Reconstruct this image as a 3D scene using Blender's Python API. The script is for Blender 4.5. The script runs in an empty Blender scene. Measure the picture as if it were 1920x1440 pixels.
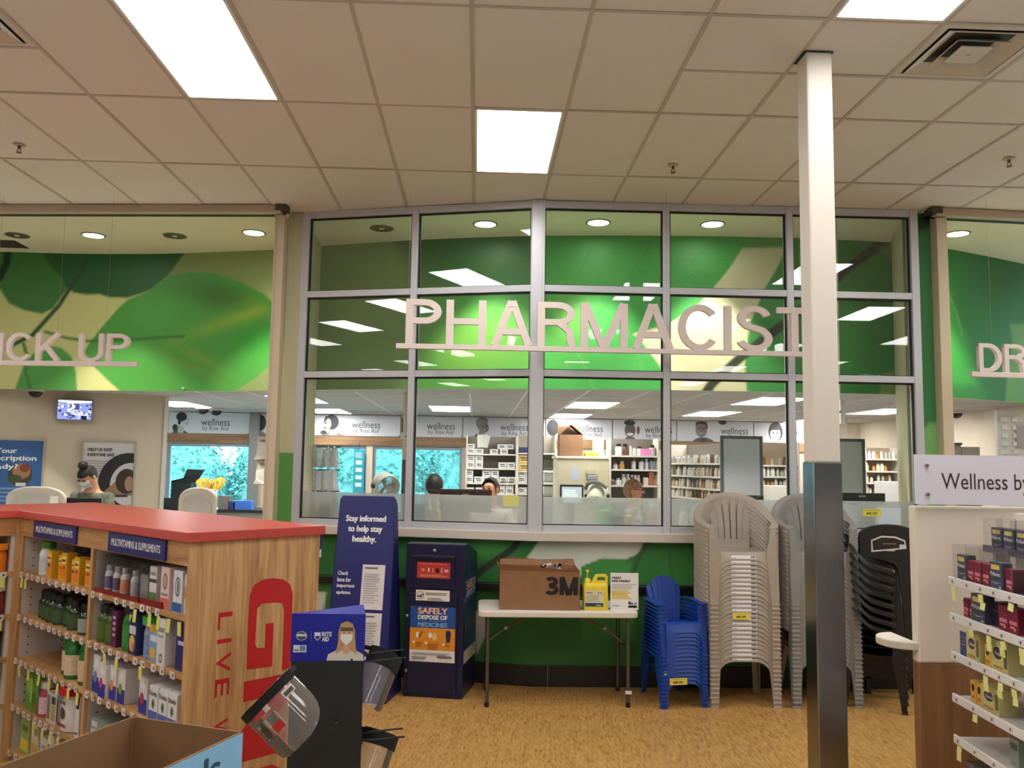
import bpy, bmesh, math, random
import numpy as np
from mathutils import Vector, Matrix, Euler
random.seed(7)
SC = bpy.context.scene
COL = SC.collection
# ------------------------------------------------------------------ camera
F_PX, PITCH, YAW, ROLL, EYE = 1580.0, 0.09474, 0.04034, 0.01514, 1.83
CEIL = 4.13
def _cam_axes():
    cy, sy, cp, sp = math.cos(YAW), math.sin(YAW), math.cos(PITCH), math.sin(PITCH)
    f = Vector((sy*cp, cy*cp, sp)); r = Vector((cy, -sy, 0)); u = r.cross(f)
    c, s = math.cos(ROLL), math.sin(ROLL)
    return c*r + s*u, c*u - s*r, f
CR, CU, CF = _cam_axes()
cam = bpy.data.cameras.new('camera'); cam.sensor_width = 36; cam.lens = F_PX/1920*36
cam.clip_start = 0.05; cam.clip_end = 200
camo = bpy.data.objects.new('camera', cam); COL.objects.link(camo)
m = Matrix.Identity(4)
for i in range(3):
    m[i][0], m[i][1], m[i][2] = CR[i], CU[i], -CF[i]
m[2][3] = EYE
camo.matrix_world = m
SC.camera = camo
# ------------------------------------------------------------------ world, exposure
w = bpy.data.worlds.new('sky'); SC.world = w; w.use_nodes = True
bg = w.node_tree.nodes['Background']; bg.inputs[0].default_value = (0.55, 0.85, 1.0, 1); bg.inputs[1].default_value = 11.0
SC.view_settings.view_transform = 'Standard'; SC.view_settings.look = 'None'
SC.view_settings.gamma = 1; SC.view_settings.use_curve_mapping = False
SC.view_settings.exposure = 0.15
SC.cycles.max_bounces = 6; SC.cycles.diffuse_bounces = 3; SC.cycles.glossy_bounces = 3; SC.cycles.transmission_bounces = 4; SC.cycles.transparent_max_bounces = 24
SC.cycles.sample_clamp_indirect = 4.0; SC.cycles.adaptive_threshold = .025; SC.cycles.use_light_tree = False
PANEL_L, PHARM_L, SPOT_L = 15.0, 18.0, 300.0

def at(px, py, Y):
    """the world point at depth Y that the photograph shows at pixel px, py"""
    v = CF*F_PX + CR*(px-960) + CU*(720-py)
    return Vector((0, 0, EYE)) + v*(Y/v.y)
def atz(px, py, z):
    v = CF*F_PX + CR*(px-960) + CU*(720-py)
    return Vector((0, 0, EYE)) + v*((z-EYE)/v.z)
def project(P):
    d = P - np.array([0, 0, EYE])
    R, U, F = (np.array(a) for a in (CR, CU, CF))
    dz = d@F
    return 960+F_PX*(d@R)/dz, 720-F_PX*(d@U)/dz
# ------------------------------------------------------------------ materials
def lin(c):
    c = [x/255 if max(c) > 1 else x for x in c[:3]]
    return tuple(x/12.92 if x <= .04045 else ((x+.055)/1.055)**2.4 for x in c)
MATS = {}
def mat(name, col=(200, 200, 200), rough=.5, metal=0.0, var=.025, scale=30, bump=0.0, spec=.5, emit=0.0, stretch=None, trans=None, coat=0.0):
    """procedural material: base colour modulated by noise, optional bump"""
    if name in MATS: return MATS[name]
    mt = bpy.data.materials.new(name); mt.use_nodes = True
    nt = mt.node_tree; N, L = nt.nodes, nt.links
    b = N['Principled BSDF']; c = lin(col)
    b.inputs['Roughness'].default_value = rough; b.inputs['Metallic'].default_value = metal
    b.inputs['Specular IOR Level'].default_value = spec
    if coat: b.inputs['Coat Weight'].default_value = coat
    if emit:
        b.inputs['Emission Color'].default_value = (*c, 1); b.inputs['Emission Strength'].default_value = emit
    tc = N.new('ShaderNodeTexCoord'); mp = N.new('ShaderNodeMapping'); nz = N.new('ShaderNodeTexNoise')
    L.new(tc.outputs['Object'], mp.inputs[0]); L.new(mp.outputs[0], nz.inputs['Vector'])
    if stretch: mp.inputs['Scale'].default_value = stretch
    nz.inputs['Scale'].default_value = scale; nz.inputs['Detail'].default_value = 4
    rp = N.new('ShaderNodeValToRGB'); L.new(nz.outputs[0], rp.inputs[0])
    rp.color_ramp.elements[0].position = .3; rp.color_ramp.elements[1].position = .7
    rp.color_ramp.elements[0].color = (*[x*(1-var) for x in c], 1); rp.color_ramp.elements[1].color = (*[min(1, x*(1+var)) for x in c], 1)
    L.new(rp.outputs[0], b.inputs['Base Color'])
    if bump:
        bp = N.new('ShaderNodeBump'); bp.inputs['Strength'].default_value = bump; bp.inputs['Distance'].default_value = .004
        L.new(nz.outputs[0], bp.inputs['Height']); L.new(bp.outputs[0], b.inputs['Normal'])
    if trans: b.inputs['Transmission Weight'].default_value = trans
    MATS[name] = mt; return mt
def glass(name, tint=(1, 1, 1), ior=1.5, rough=0.0, haze=0.0, hazecol=(.8, .8, .8)):
    if name in MATS: return MATS[name]
    mt = bpy.data.materials.new(name); mt.use_nodes = True
    nt = mt.node_tree; N, L = nt.nodes, nt.links; N.clear()
    o = N.new('ShaderNodeOutputMaterial'); t = N.new('ShaderNodeBsdfTransparent'); g = N.new('ShaderNodeBsdfGlossy')
    fr = N.new('ShaderNodeFresnel'); mx = N.new('ShaderNodeMixShader')
    t.inputs[0].default_value = (*tint, 1); g.inputs['Roughness'].default_value = rough; fr.inputs[0].default_value = ior
    L.new(fr.outputs[0], mx.inputs[0]); L.new(g.outputs[0], mx.inputs[2])
    if haze:
        d = N.new('ShaderNodeBsdfDiffuse'); tr = N.new('ShaderNodeBsdfTranslucent'); m1 = N.new('ShaderNodeMixShader'); m2 = N.new('ShaderNodeMixShader')
        d.inputs[0].default_value = (*hazecol, 1); tr.inputs[0].default_value = (*hazecol, 1)
        m1.inputs[0].default_value = .5; L.new(d.outputs[0], m1.inputs[1]); L.new(tr.outputs[0], m1.inputs[2])
        m2.inputs[0].default_value = haze; L.new(t.outputs[0], m2.inputs[1]); L.new(m1.outputs[0], m2.inputs[2]); L.new(m2.outputs[0], mx.inputs[1])
    else: L.new(t.outputs[0], mx.inputs[1])
    L.new(mx.outputs[0], o.inputs[0]); MATS[name] = mt; return mt
def emis(name, col, strength):
    if name in MATS: return MATS[name]
    mt = bpy.data.materials.new(name); mt.use_nodes = True
    nt = mt.node_tree; N, L = nt.nodes, nt.links
    b = N['Principled BSDF']; b.inputs['Base Color'].default_value = (.8, .8, .8, 1)
    b.inputs['Emission Color'].default_value = (*col, 1); b.inputs['Emission Strength'].default_value = strength
    MATS[name] = mt; return mt
def printmat(rough=.45):
    """material that shows printed inks stored per face / vertex in the attribute 'ink'"""
    n = 'printed_%d' % int(rough*100)
    if n in MATS: return MATS[n]
    mt = bpy.data.materials.new(n); mt.use_nodes = True
    nt = mt.node_tree; N, L = nt.nodes, nt.links
    a = N.new('ShaderNodeAttribute'); a.attribute_name = 'ink'
    L.new(a.outputs['Color'], N['Principled BSDF'].inputs['Base Color']); N['Principled BSDF'].inputs['Roughness'].default_value = rough
    MATS[n] = mt; return mt
def woodmat(name, c0, c1, rough=.45, axis=2, scale=14):
    """grain lines running along the axis"""
    if name in MATS: return MATS[name]
    mt = bpy.data.materials.new(name); mt.use_nodes = True
    nt = mt.node_tree; N, L = nt.nodes, nt.links; b = N['Principled BSDF']; b.inputs['Roughness'].default_value = rough
    tc = N.new('ShaderNodeTexCoord'); mp = N.new('ShaderNodeMapping'); n1 = N.new('ShaderNodeTexNoise'); n2 = N.new('ShaderNodeTexNoise'); rp = N.new('ShaderNodeValToRGB'); mx = N.new('ShaderNodeMath')
    s = [scale]*3; s[axis] = scale*.07; mp.inputs['Scale'].default_value = s
    L.new(tc.outputs['Object'], mp.inputs[0]); L.new(mp.outputs[0], n1.inputs['Vector']); L.new(mp.outputs[0], n2.inputs['Vector'])
    n1.inputs['Scale'].default_value = 1.0; n1.inputs['Detail'].default_value = 3; n1.inputs['Distortion'].default_value = 1.2
    n2.inputs['Scale'].default_value = 5; n2.inputs['Detail'].default_value = 4
    mx.operation = 'MULTIPLY_ADD'; mx.inputs[1].default_value = .35; L.new(n2.outputs[0], mx.inputs[0]); L.new(n1.outputs[0], mx.inputs[2])
    L.new(mx.outputs[0], rp.inputs[0]); rp.color_ramp.elements[0].position = .45; rp.color_ramp.elements[1].position = .85
    rp.color_ramp.elements[0].color = (*lin(c0), 1); rp.color_ramp.elements[1].color = (*lin(c1), 1)
    L.new(rp.outputs[0], b.inputs['Base Color']); MATS[name] = mt; return mt
# ------------------------------------------------------------------ mesh building
def tag(o, label=None, cat=None, group=None, kind=None):
    if label: o['label'] = label
    if cat: o['category'] = cat
    if group: o['group'] = group
    if kind: o['kind'] = kind
    return o
def thing(name, label, cat, loc=(0, 0, 0), rotz=0.0, group=None, kind=None):
    o = bpy.data.objects.new(name, None); COL.objects.link(o); o.empty_display_size = .1
    o.location = loc; o.rotation_euler = (0, 0, rotz)
    return tag(o, label, cat, group, kind)
def dup(o, parent=None):
    c = o.copy(); COL.objects.link(c); c.parent = parent
    for ch in o.children: dup(ch, c)
    return c
def link(name, me, parent=None, loc=None, rot=None, m=None):
    o = bpy.data.objects.new(name, me); COL.objects.link(o)
    if parent: o.parent = parent
    if loc is not None: o.location = loc
    if rot is not None: o.rotation_euler = rot
    if m is not None:
        if len(me.materials): me.materials[0] = m
        else: me.materials.append(m)
    return o
class MB:
    def __init__(s): s.v = []; s.f = []; s.c = []
    def add(s, vs, fs, col=None):
        o = len(s.v); s.v += [tuple(x) for x in vs]; s.f += [tuple(i+o for i in f) for f in fs]; s.c += [col]*len(fs); return s
    def box(s, x0, x1, y0, y1, z0, z1, col=None, M=None):
        vs = [(x, y, z) for z in (z0, z1) for x, y in ((x0, y0), (x1, y0), (x1, y1), (x0, y1))]
        if M is not None: vs = [M@Vector(v) for v in vs]
        return s.add(vs, [(3, 2, 1, 0), (4, 5, 6, 7), (0, 1, 5, 4), (1, 2, 6, 5), (2, 3, 7, 6), (3, 0, 4, 7)], col)
    def loft(s, rings, col=None, caps=True):
        n = len(rings[0]); vs = [p for r in rings for p in r]
        fs = [(k*n+i, k*n+(i+1) % n, (k+1)*n+(i+1) % n, (k+1)*n+i) for k in range(len(rings)-1) for i in range(n)]
        if caps: fs += [tuple(range(n-1, -1, -1)), tuple((len(rings)-1)*n+i for i in range(n))]
        return s.add(vs, fs, col)
    def tube(s, pts, r, n=8, col=None, closed=False, flat=1.0, up=None):
        pts = [Vector(p) for p in pts]; rings = []; rr = r if isinstance(r, (list, tuple)) else [r]*len(pts)
        for i, p in enumerate(pts):
            a = pts[i-1] if (i or closed) else p; b = pts[(i+1) % len(pts)] if (i < len(pts)-1 or closed) else p
            t = (b-a).normalized(); u = Vector(up) if up else (Vector((0, 0, 1)) if abs(t.z) < .9 else Vector((0, 1, 0)))
            x = t.cross(u).normalized(); y = x.cross(t).normalized()
            rings.append([p + x*(math.cos(2*math.pi*k/n)*rr[i]) + y*(math.sin(2*math.pi*k/n)*rr[i]*flat) for k in range(n)])
        if closed: rings.append(rings[0])
        return s.loft(rings, col, not closed)
    def band(s, pts, wide, thick, ups, col=None):
        """rectangular strip swept along pts; ups: the direction across its width at each point"""
        pts = [Vector(p) for p in pts]; rings = []
        for i, p in enumerate(pts):
            a = pts[max(0, i-1)]; b = pts[min(len(pts)-1, i+1)]; t = (b-a).normalized()
            u = Vector(ups[i] if isinstance(ups, list) else ups); n = t.cross(u).normalized(); u = n.cross(t).normalized()
            wv = wide[i] if isinstance(wide, list) else wide
            rings.append([p+u*wv/2+n*thick/2, p-u*wv/2+n*thick/2, p-u*wv/2-n*thick/2, p+u*wv/2-n*thick/2])
        return s.loft(rings, col)
    def lathe(s, prof, n=14, c=(0, 0, 0), col=None, sx=1, sy=1):
        rings = [[(c[0]+r*sx*math.cos(2*math.pi*k/n), c[1]+r*sy*math.sin(2*math.pi*k/n), c[2]+z) for k in range(n)] for r, z in prof]
        return s.loft(rings, col)
    def prism(s, pts, y0, y1, col=None):
        """outline in x,z pushed from y0 to y1"""
        n = len(pts); vs = [(x, y0, z) for x, z in pts]+[(x, y1, z) for x, z in pts]
        return s.add(vs, [tuple(range(n)), tuple(range(2*n-1, n-1, -1))]+[(i, n+i, n+(i+1) % n, (i+1) % n) for i in range(n)], col)
    def slab(s, pts, z0, z1, col=None):
        n = len(pts); vs = [(x, y, z0) for x, y in pts]+[(x, y, z1) for x, y in pts]
        return s.add(vs, [tuple(range(n-1, -1, -1)), tuple(range(n, 2*n))]+[(i, (i+1) % n, n+(i+1) % n, n+i) for i in range(n)], col)
    def mesh(s, name, m=None, smooth=False, weld=False):
        me = bpy.data.meshes.new(name); me.from_pydata(s.v, [], s.f)
        bm = bmesh.new(); bm.from_mesh(me)
        if weld: bmesh.ops.remove_doubles(bm, verts=bm.verts, dist=1e-5)
        if not any(c is not None for c in s.c): bmesh.ops.recalc_face_normals(bm, faces=bm.faces)
        bm.to_mesh(me); bm.free()
        if any(c is not None for c in s.c):
            at_ = me.attributes.new('ink', 'FLOAT_COLOR', 'FACE')
            for i, c in enumerate(s.c): at_.data[i].color = (*lin(c or (200, 200, 200)), 1)
            m = m or printmat()
        if m: me.materials.append(m)
        if smooth:
            me.polygons.foreach_set('use_smooth', [True]*len(me.polygons))
            try: me.set_sharp_from_angle(angle=math.radians(smooth if smooth is not True else 40))
            except Exception: pass
        return me
    def build(s, name, m=None, parent=None, smooth=False, bev=0, loc=None, rot=None, weld=False):
        o = link(name, s.mesh(name, m, smooth, weld), parent, loc, rot)
        if bev:
            b = o.modifiers.new('bevel', 'BEVEL'); b.width = bev; b.segments = 2; b.limit_method = 'ANGLE'
        return o
FRONT = (math.pi/2, 0, 0)     # lays a drawing in x,y upright, facing -Y
_tm = {}
def textmesh(txt, size, bold=0.0, extr=0.0, align='CENTER', space=1.0, line=1.0, width=None, height=None):
    k = (txt, size, bold, extr, align, space, line, width, height)
    if k in _tm: return _tm[k].copy()
    cu = bpy.data.curves.new('t', 'FONT'); cu.body = txt; cu.size = size; cu.align_x = align; cu.align_y = 'CENTER'
    cu.extrude = extr; cu.space_character = space; cu.space_line = line; cu.resolution_u = 3
    o = bpy.data.objects.new('t', cu)
    me = bpy.data.meshes.new_from_object(o); bpy.data.objects.remove(o)
    if width and len(me.vertices):
        co = np.empty(len(me.vertices)*3); me.vertices.foreach_get('co', co); co = co.reshape(-1, 3)
        lo, hi = co.min(0), co.max(0); k1 = width/(hi[0]-lo[0]); k2 = (height/(hi[1]-lo[1])) if height else k1
        if align == 'CENTER': co[:, 0] -= (lo[0]+hi[0])/2
        else: co[:, 0] -= lo[0]
        co[:, 1] -= (lo[1]+hi[1])/2
        co[:, 0] *= k1; co[:, 1] *= k2; me.vertices.foreach_set('co', co.ravel())
    if bold and len(me.vertices):   # heavier weight: the same outlines laid over each other a hair apart
        b = MB(); v0 = [v.co.copy() for v in me.vertices]; f0 = [tuple(p.vertices) for p in me.polygons]
        for q, (dx, dy) in enumerate(((0, 0), (-bold, 0), (bold, 0), (0, -bold*.6), (0, bold*.6))): b.add([(v.x+dx, v.y+dy, v.z+q*.00004) for v in v0], f0)
        me = bpy.data.meshes.new('t'); me.from_pydata(b.v, [], b.f)
    _tm[k] = me; return me
def letters(name, txt, size, m, parent, loc, rot=FRONT, **kw):
    me = textmesh(txt, size, **kw); me.name = name
    if len(me.materials): me.materials[0] = m
    else: me.materials.append(m)
    return link(name, me, parent, loc, rot)
def drawing(name, items, parent, loc, rot=FRONT, step=.0006, m=None):
    """flat print: coloured outlines in x,y laid over each other"""
    b = MB()
    for k, (pts, col) in enumerate(items):
        n = len(pts); b.add([(x, y, k*step) for x, y in pts], [tuple(range(n))], col)
    # consistent facing +z
    for i, f in enumerate(b.f):
        p = [Vector(b.v[j]) for j in f]; a = sum((p[j].x*p[(j+1) % len(p)].y-p[(j+1) % len(p)].x*p[j].y) for j in range(len(p)))
        if a < 0: b.f[i] = tuple(reversed(f))
    return link(name, b.mesh(name, m or printmat()), parent, loc, rot)
def rect(x0, x1, y0, y1): return [(x0, y0), (x1, y0), (x1, y1), (x0, y1)]
def ell(cx, cy, rx, ry, n=20, a0=0, a1=360): return [(cx+rx*math.cos(math.radians(a0+(a1-a0)*k/n)), cy+ry*math.sin(math.radians(a0+(a1-a0)*k/n))) for k in range(n+(0 if a1-a0 == 360 else 1))]
def lines(x0, x1, y0, y1, n, col, ragged=.25, fill=.5):
    """rows of unreadably small print"""
    h = (y1-y0)/n; return [(rect(x0, x1-(x1-x0)*ragged*random.random(), y0+h*k, y0+h*(k+fill)), col) for k in range(n)]
def smoothpath(P, n=6):
    P = [Vector(p) for p in P]; out = []
    for i in range(len(P)-1):
        a, b, c, d = P[max(0, i-1)], P[i], P[i+1], P[min(len(P)-1, i+2)]
        for k in range(n):
            t = k/n; out.append(.5*((2*b)+(c-a)*t+(2*a-5*b+4*c-d)*t*t+(3*b-a-3*c+d)*t**3))
    return out+[P[-1]]
ORD = ['topmost', 'second', 'third', 'fourth', 'fifth', 'sixth', 'seventh', 'eighth', 'ninth', 'tenth', 'eleventh', 'twelfth', 'thirteenth', 'fourteenth', 'fifteenth', 'sixteenth', 'seventeenth', 'eighteenth', 'nineteenth', 'twentieth', 'twenty-first', 'twenty-second', 'twenty-third', 'twenty-fourth', 'twenty-fifth']
def nth(i): return 'first' if i == 0 else ORD[i]
# ================================================================== the room
# floor: narrow wood-look strips, too fine to pick apart
def floor_mat():
    mt = bpy.data.materials.new('strip_wood_floor'); mt.use_nodes = True
    nt = mt.node_tree; N, L = nt.nodes, nt.links; b = N['Principled BSDF']
    tc = N.new('ShaderNodeTexCoord'); mp = N.new('ShaderNodeMapping'); mp.inputs['Rotation'].default_value = (0, 0, math.radians(8))
    br = N.new('ShaderNodeTexBrick'); br.inputs['Scale'].default_value = 1.0
    br.inputs['Brick Width'].default_value = .12; br.inputs['Row Height'].default_value = .015; br.inputs['Mortar Size'].default_value = 0; br.inputs['Bias'].default_value = 0
    br.inputs['Color1'].default_value = (.0, .0, .0, 1); br.inputs['Color2'].default_value = (1, 1, 1, 1)
    rt = N.new('ShaderNodeMapping'); rt.inputs['Rotation'].default_value = (0, 0, math.radians(98))
    L.new(tc.outputs['Object'], rt.inputs[0]); L.new(rt.outputs[0], br.inputs['Vector'])
    n1 = N.new('ShaderNodeTexNoise'); n1.inputs['Scale'].default_value = 1.0; n1.inputs['Detail'].default_value = 6
    m2 = N.new('ShaderNodeMapping'); m2.inputs['Scale'].default_value = (75, 13, 1); m2.inputs['Rotation'].default_value = (0, 0, math.radians(8))
    L.new(tc.outputs['Object'], m2.inputs[0]); L.new(m2.outputs[0], n1.inputs['Vector'])
    mx = N.new('ShaderNodeMath'); mx.operation = 'MULTIPLY_ADD'; mx.inputs[1].default_value = .22
    L.new(br.outputs['Color'], mx.inputs[0]); L.new(n1.outputs[0], mx.inputs[2])
    rp = N.new('ShaderNodeValToRGB'); L.new(mx.outputs[0], rp.inputs[0])
    e = rp.color_ramp.elements; e[0].position = .28; e[0].color = (*lin((132, 90, 46)), 1); e[1].position = .92; e[1].color = (*lin((214, 168, 104)), 1)
    k = e.new(.52); k.color = (*lin((182, 136, 74)), 1)
    L.new(rp.outputs[0], b.inputs['Base Color']); b.inputs['Roughness'].default_value = .38; b.inputs['Specular IOR Level'].default_value = .45
    return mt
tag(MB().box(-13, 13, 2.4, 7.6, -.1, 0).build('floor', floor_mat()), kind='structure')
vinyl_f = mat('grey_vinyl_floor', (190, 192, 190), .45, var=.05, scale=3)
tag(MB().box(-13, 13, -13, 2.4, -.1, 0).build('floor_shop', vinyl_f), kind='structure'); tag(MB().box(-13, 13, 7.6, 14.3, -.1, 0).build('floor_pharmacy', vinyl_f), kind='structure')
cream = mat('cream_paint', (214, 212, 206), .7, var=.03, scale=3)
tag(MB().box(-13.2, -13, -13, 14.3, 0, 4.3).build('wall_left', cream), kind='structure')
tag(MB().box(13, 13.2, -13, 14.3, 0, 4.3).build('wall_right', cream), kind='structure')
tag(MB().box(-13.2, 13.2, -13.2, -13, 0, 4.3).build('wall_rear', cream), kind='structure')
# ---- main ceiling: lay-in tiles on a T grid
TX, TY, TW, TD = -.068, 4.057, .6096, 1.2192
tile_m = mat('ceiling_tile', (222, 216, 208), .9, var=.03, scale=220, bump=.12)
tee_m = mat('ceiling_tee', (186, 176, 164), .6, var=.02)
ceiling = thing('ceiling', None, None, kind='structure')
tag(ceiling, 'beige suspended ceiling of lay-in tiles above the shop floor')
MB().box(-13, 13, -13, 9.9, CEIL+.03, CEIL+.1).build('ceiling_deck', tile_m, ceiling)
def is_light(c, j):
    if c % 3: return False
    k = c//3
    return (j-1-k) % 3 == 0
def tile_mesh(d, nm):
    e = .012; return MB().box(e, TW-e, e, d-e, 0, .018).mesh(nm, tile_m)
tm_full, tm_half = tile_mesh(TD, 'tile'), tile_mesh(TD/2, 'tile_half')
VENTS = {(4, 0, 0): 1, (-5, 0, 0): 1}
def front_edge(X):   # plan line of the shop-front head above which the tiles stop
    if X < -1.75: return 7.55+(X+1.75)*-.0855
    if X < .5: return 7.2+(.5-X)*.2547
    return 7.2
halves = {(2, 0), (3, 0), (4, 0), (5, 0), (-5, 0)}
for c in range(-10, 11):
    for j in range(-2, 3):
        if is_light(c, j) and j < 2: continue
        x, y = TX+c*TW, TY+j*TD
        if (c, j) in halves: parts_ = [(y, tm_half, 0), (y+TD/2, tm_half, 1)]
        else: parts_ = [(y, tm_full, 0)]
        for yy, me, hv in parts_:
            if (c, j, hv) in VENTS: continue
            o = link('ceiling_tile', me, ceiling, (x, yy, CEIL+random.uniform(-.002, .002)))
            o.rotation_euler = (random.uniform(-.002, .002), random.uniform(-.003, .003), 0)
g = MB()
for c in range(-10, 12): g.box(TX+c*TW-.012, TX+c*TW+.012, TY-2*TD, TY+3*TD, CEIL-.004, CEIL+.02)
for j in range(-2, 4): g.box(TX-10*TW, TX+11*TW, TY+j*TD-.012, TY+j*TD+.012, CEIL-.0045, CEIL+.02)
for (c, j) in halves: g.box(TX+c*TW, TX+(c+1)*TW, TY+(j+.5)*TD-.012, TY+(j+.5)*TD+.012, CEIL-.0045, CEIL+.02)
g.build('ceiling_grid', tee_m, ceiling)
# plain ceiling behind and beside the camera, same height
pl = MB()
pl.box(-13, 13, -13, TY-2*TD, CEIL, CEIL+.02); pl.box(-13, TX-10*TW, TY-2*TD, 9.9, CEIL, CEIL+.02); pl.box(TX+11*TW, 13, TY-2*TD, 9.9, CEIL, CEIL+.02)
pl.build('far_ceiling_field', tile_m, ceiling)
# ---- troffer lights on the same lattice
lamp_on = emis('troffer_diffuser', (1.0, .985, .95), PANEL_L)
lens_frame = mat('troffer_frame', (226, 224, 218), .4)
me_fr = MB().box(.012, TW-.012, .012, .03, 0, .02).box(.012, TW-.012, TD-.03, TD-.012, 0, .02).box(.012, .03, .012, TD-.012, 0, .02).box(TW-.03, TW-.012, .012, TD-.012, 0, .02).mesh('troffer_frame', lens_frame)
me_df = MB().add([(.03, .03, .006), (.03, TD-.03, .006), (TW-.03, TD-.03, .006), (TW-.03, .03, .006)], [(0, 1, 2, 3)]).mesh('troffer_diffuser', lamp_on)
seen_l = {(-3, 0): 'square-ended bright ceiling light panel running out of the top edge of the picture', (0, 1): 'bright rectangular ceiling light panel straight above the centre window post', (3, -1): 'bright ceiling light panel cut by the top edge beside the air vent'}
for c in range(-21, 22, 3):
    for j in range(-13, 3):
        if not is_light(c, j): continue
        x, y = TX+c*TW, TY+j*TD
        if abs(x) > 9.5 or y < -9.5: continue
        if j >= 2: continue
        t = thing('ceiling_light', seen_l.get((c, j), 'ceiling light panel over the shop floor outside the picture, mirrored in the glass'), 'ceiling light', (x, y, CEIL-.006), 0, 'recessed light panels of the shop ceiling')
        link('frame', me_fr, t); link('diffuser', me_df, t)
# ---- air diffusers
vent_w = mat('vent_white', (205, 196, 184), .5); vent_d = mat('vent_dark', (60, 54, 48), .7)
for (c, j, hv), _ in VENTS.items():
    x, y = TX+c*TW, TY+j*TD+hv*TD/2
    t = thing('air_vent', 'square louvred air diffuser in the ceiling beyond the white post' if c > 0 else 'square air diffuser at the left edge of the ceiling', 'air vent', (x+TW/2, y+TD/4, CEIL-.002), 0, 'ceiling air diffusers')
    h = TW/2-.013
    MB().box(-h, h, -h, h, .03, .05).build('backing', vent_d, t)
    def ring(b, r0, r1, z0, z1):
        for a in range(4):
            ca, sa = math.cos(a*math.pi/2), math.sin(a*math.pi/2)
            P = [(-r0, -r0, z0), (r0, -r0, z0), (r1, -r1, z1), (-r1, -r1, z1)]
            q = [(p[0]*ca-p[1]*sa, p[0]*sa+p[1]*ca, p[2]) for p in P]
            b.add(q+[(p[0], p[1], p[2]+.004) for p in q], [(0, 1, 2, 3), (7, 6, 5, 4), (0, 4, 5, 1), (1, 5, 6, 2), (2, 6, 7, 3), (3, 7, 4, 0)])
    b = MB(); ring(b, h, h-.035, 0, 0); b.build('frame', vent_w, t)
    for q, (r0, r1) in enumerate(((h-.05, h-.125), (h-.145, h-.19))):
        b = MB(); ring(b, r0, r1, -.006, .03); b.build('louvre', vent_w, t)
    MB().box(-.09, .09, -.09, .09, -.008, -.002).lathe([(.012, -.014), (.012, -.008)], 12).build('centre_plate', vent_w, t)
# ---- sprinklers
brass = mat('aged_brass', (120, 84, 44), .35, .8)
def sprinkler(px, py, label, plate=False):
    p = atz(px, py, CEIL-.03)
    t = thing('sprinkler', label, 'sprinkler', (p.x, p.y, CEIL-.004), 0, 'fire sprinklers in the ceiling')
    MB().lathe([(.04, 0), (.04, -.006), (.012, -.008), (.012, 0)], 16).build('escutcheon', mat('sprinkler_plate', (196, 176, 154), .5), t, True)
    MB().lathe([(.011, -.006), (.009, -.03)], 10).tube([(-.009, 0, -.03), (-.014, 0, -.045), (-.004, 0, -.058)], .003, 6).tube([(.009, 0, -.03), (.014, 0, -.045), (.004, 0, -.058)], .003, 6).build('body', brass, t, True)
    MB().lathe([(.02, -.06), (.02, -.058), (.003, -.056)], 12).build('deflector', brass, t)
sprinkler(36, 278, 'small brass sprinkler head in the ceiling tile at the left edge')
sprinkler(1262, 316, 'small brass sprinkler head between the centre light and the white post')
sprinkler(1892, 304, 'sprinkler head on a white plate near the right edge of the ceiling')

# ---- shop-front plan
WC, WL, WR = Vector((.5, 7.2, 0)), Vector((-1.64, 7.745, 0)), Vector((3.86, 7.18, 0))
alu = mat('anodised_aluminium', (200, 200, 206), .38, .2, var=.03, scale=60)
rubber = mat('black_gasket', (18, 18, 18), .6)
pane_m = glass('shop_glass', (.985, .995, .99), 1.5)
film_m = glass('frosted_film', (.88, .9, .9), 1.3, .35, .5, (.93, .95, .96))
soffit_m = mat('soffit_paint', (216, 210, 180), .8, var=.02, scale=2)
# drywall soffit between the shop front and the mural
mural_pts = [(-9.0, 9.35), (-7.4, 9.5), (-6.2, 9.55), (-5.395, 9.52), (-4.517, 9.52), (-3.594, 9.43), (-2.834, 9.26), (-2.092, 9.07), (-1.711, 8.9), (-.558, 8.53), (.58, 8.28), (1.85, 8.153), (3.075, 8.113), (4.083, 8.177), (4.716, 8.324), (5.427, 8.63), (5.991, 8.9), (7.2, 9.5), (9.0, 10.3)]
mural_path = smoothpath([(x, y, 0) for x, y in mural_pts], 8)
so = MB()
fr_line = [(-9, 8.17), (-1.75, 7.55), (-1.75, 7.72), (.5, 7.19), (3.9, 7.19), (3.9, 7.1), (9, 7.45)]
so.slab(fr_line + [(p.x, p.y+.05) for p in reversed(mural_path)], CEIL-.012, CEIL+.03)
tag(so.build('ceiling_soffit', soffit_m), kind='structure')
Z_T1, Z_T2, Z_B, Z_H = 3.321, 2.583, 1.322, 4.063
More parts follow.
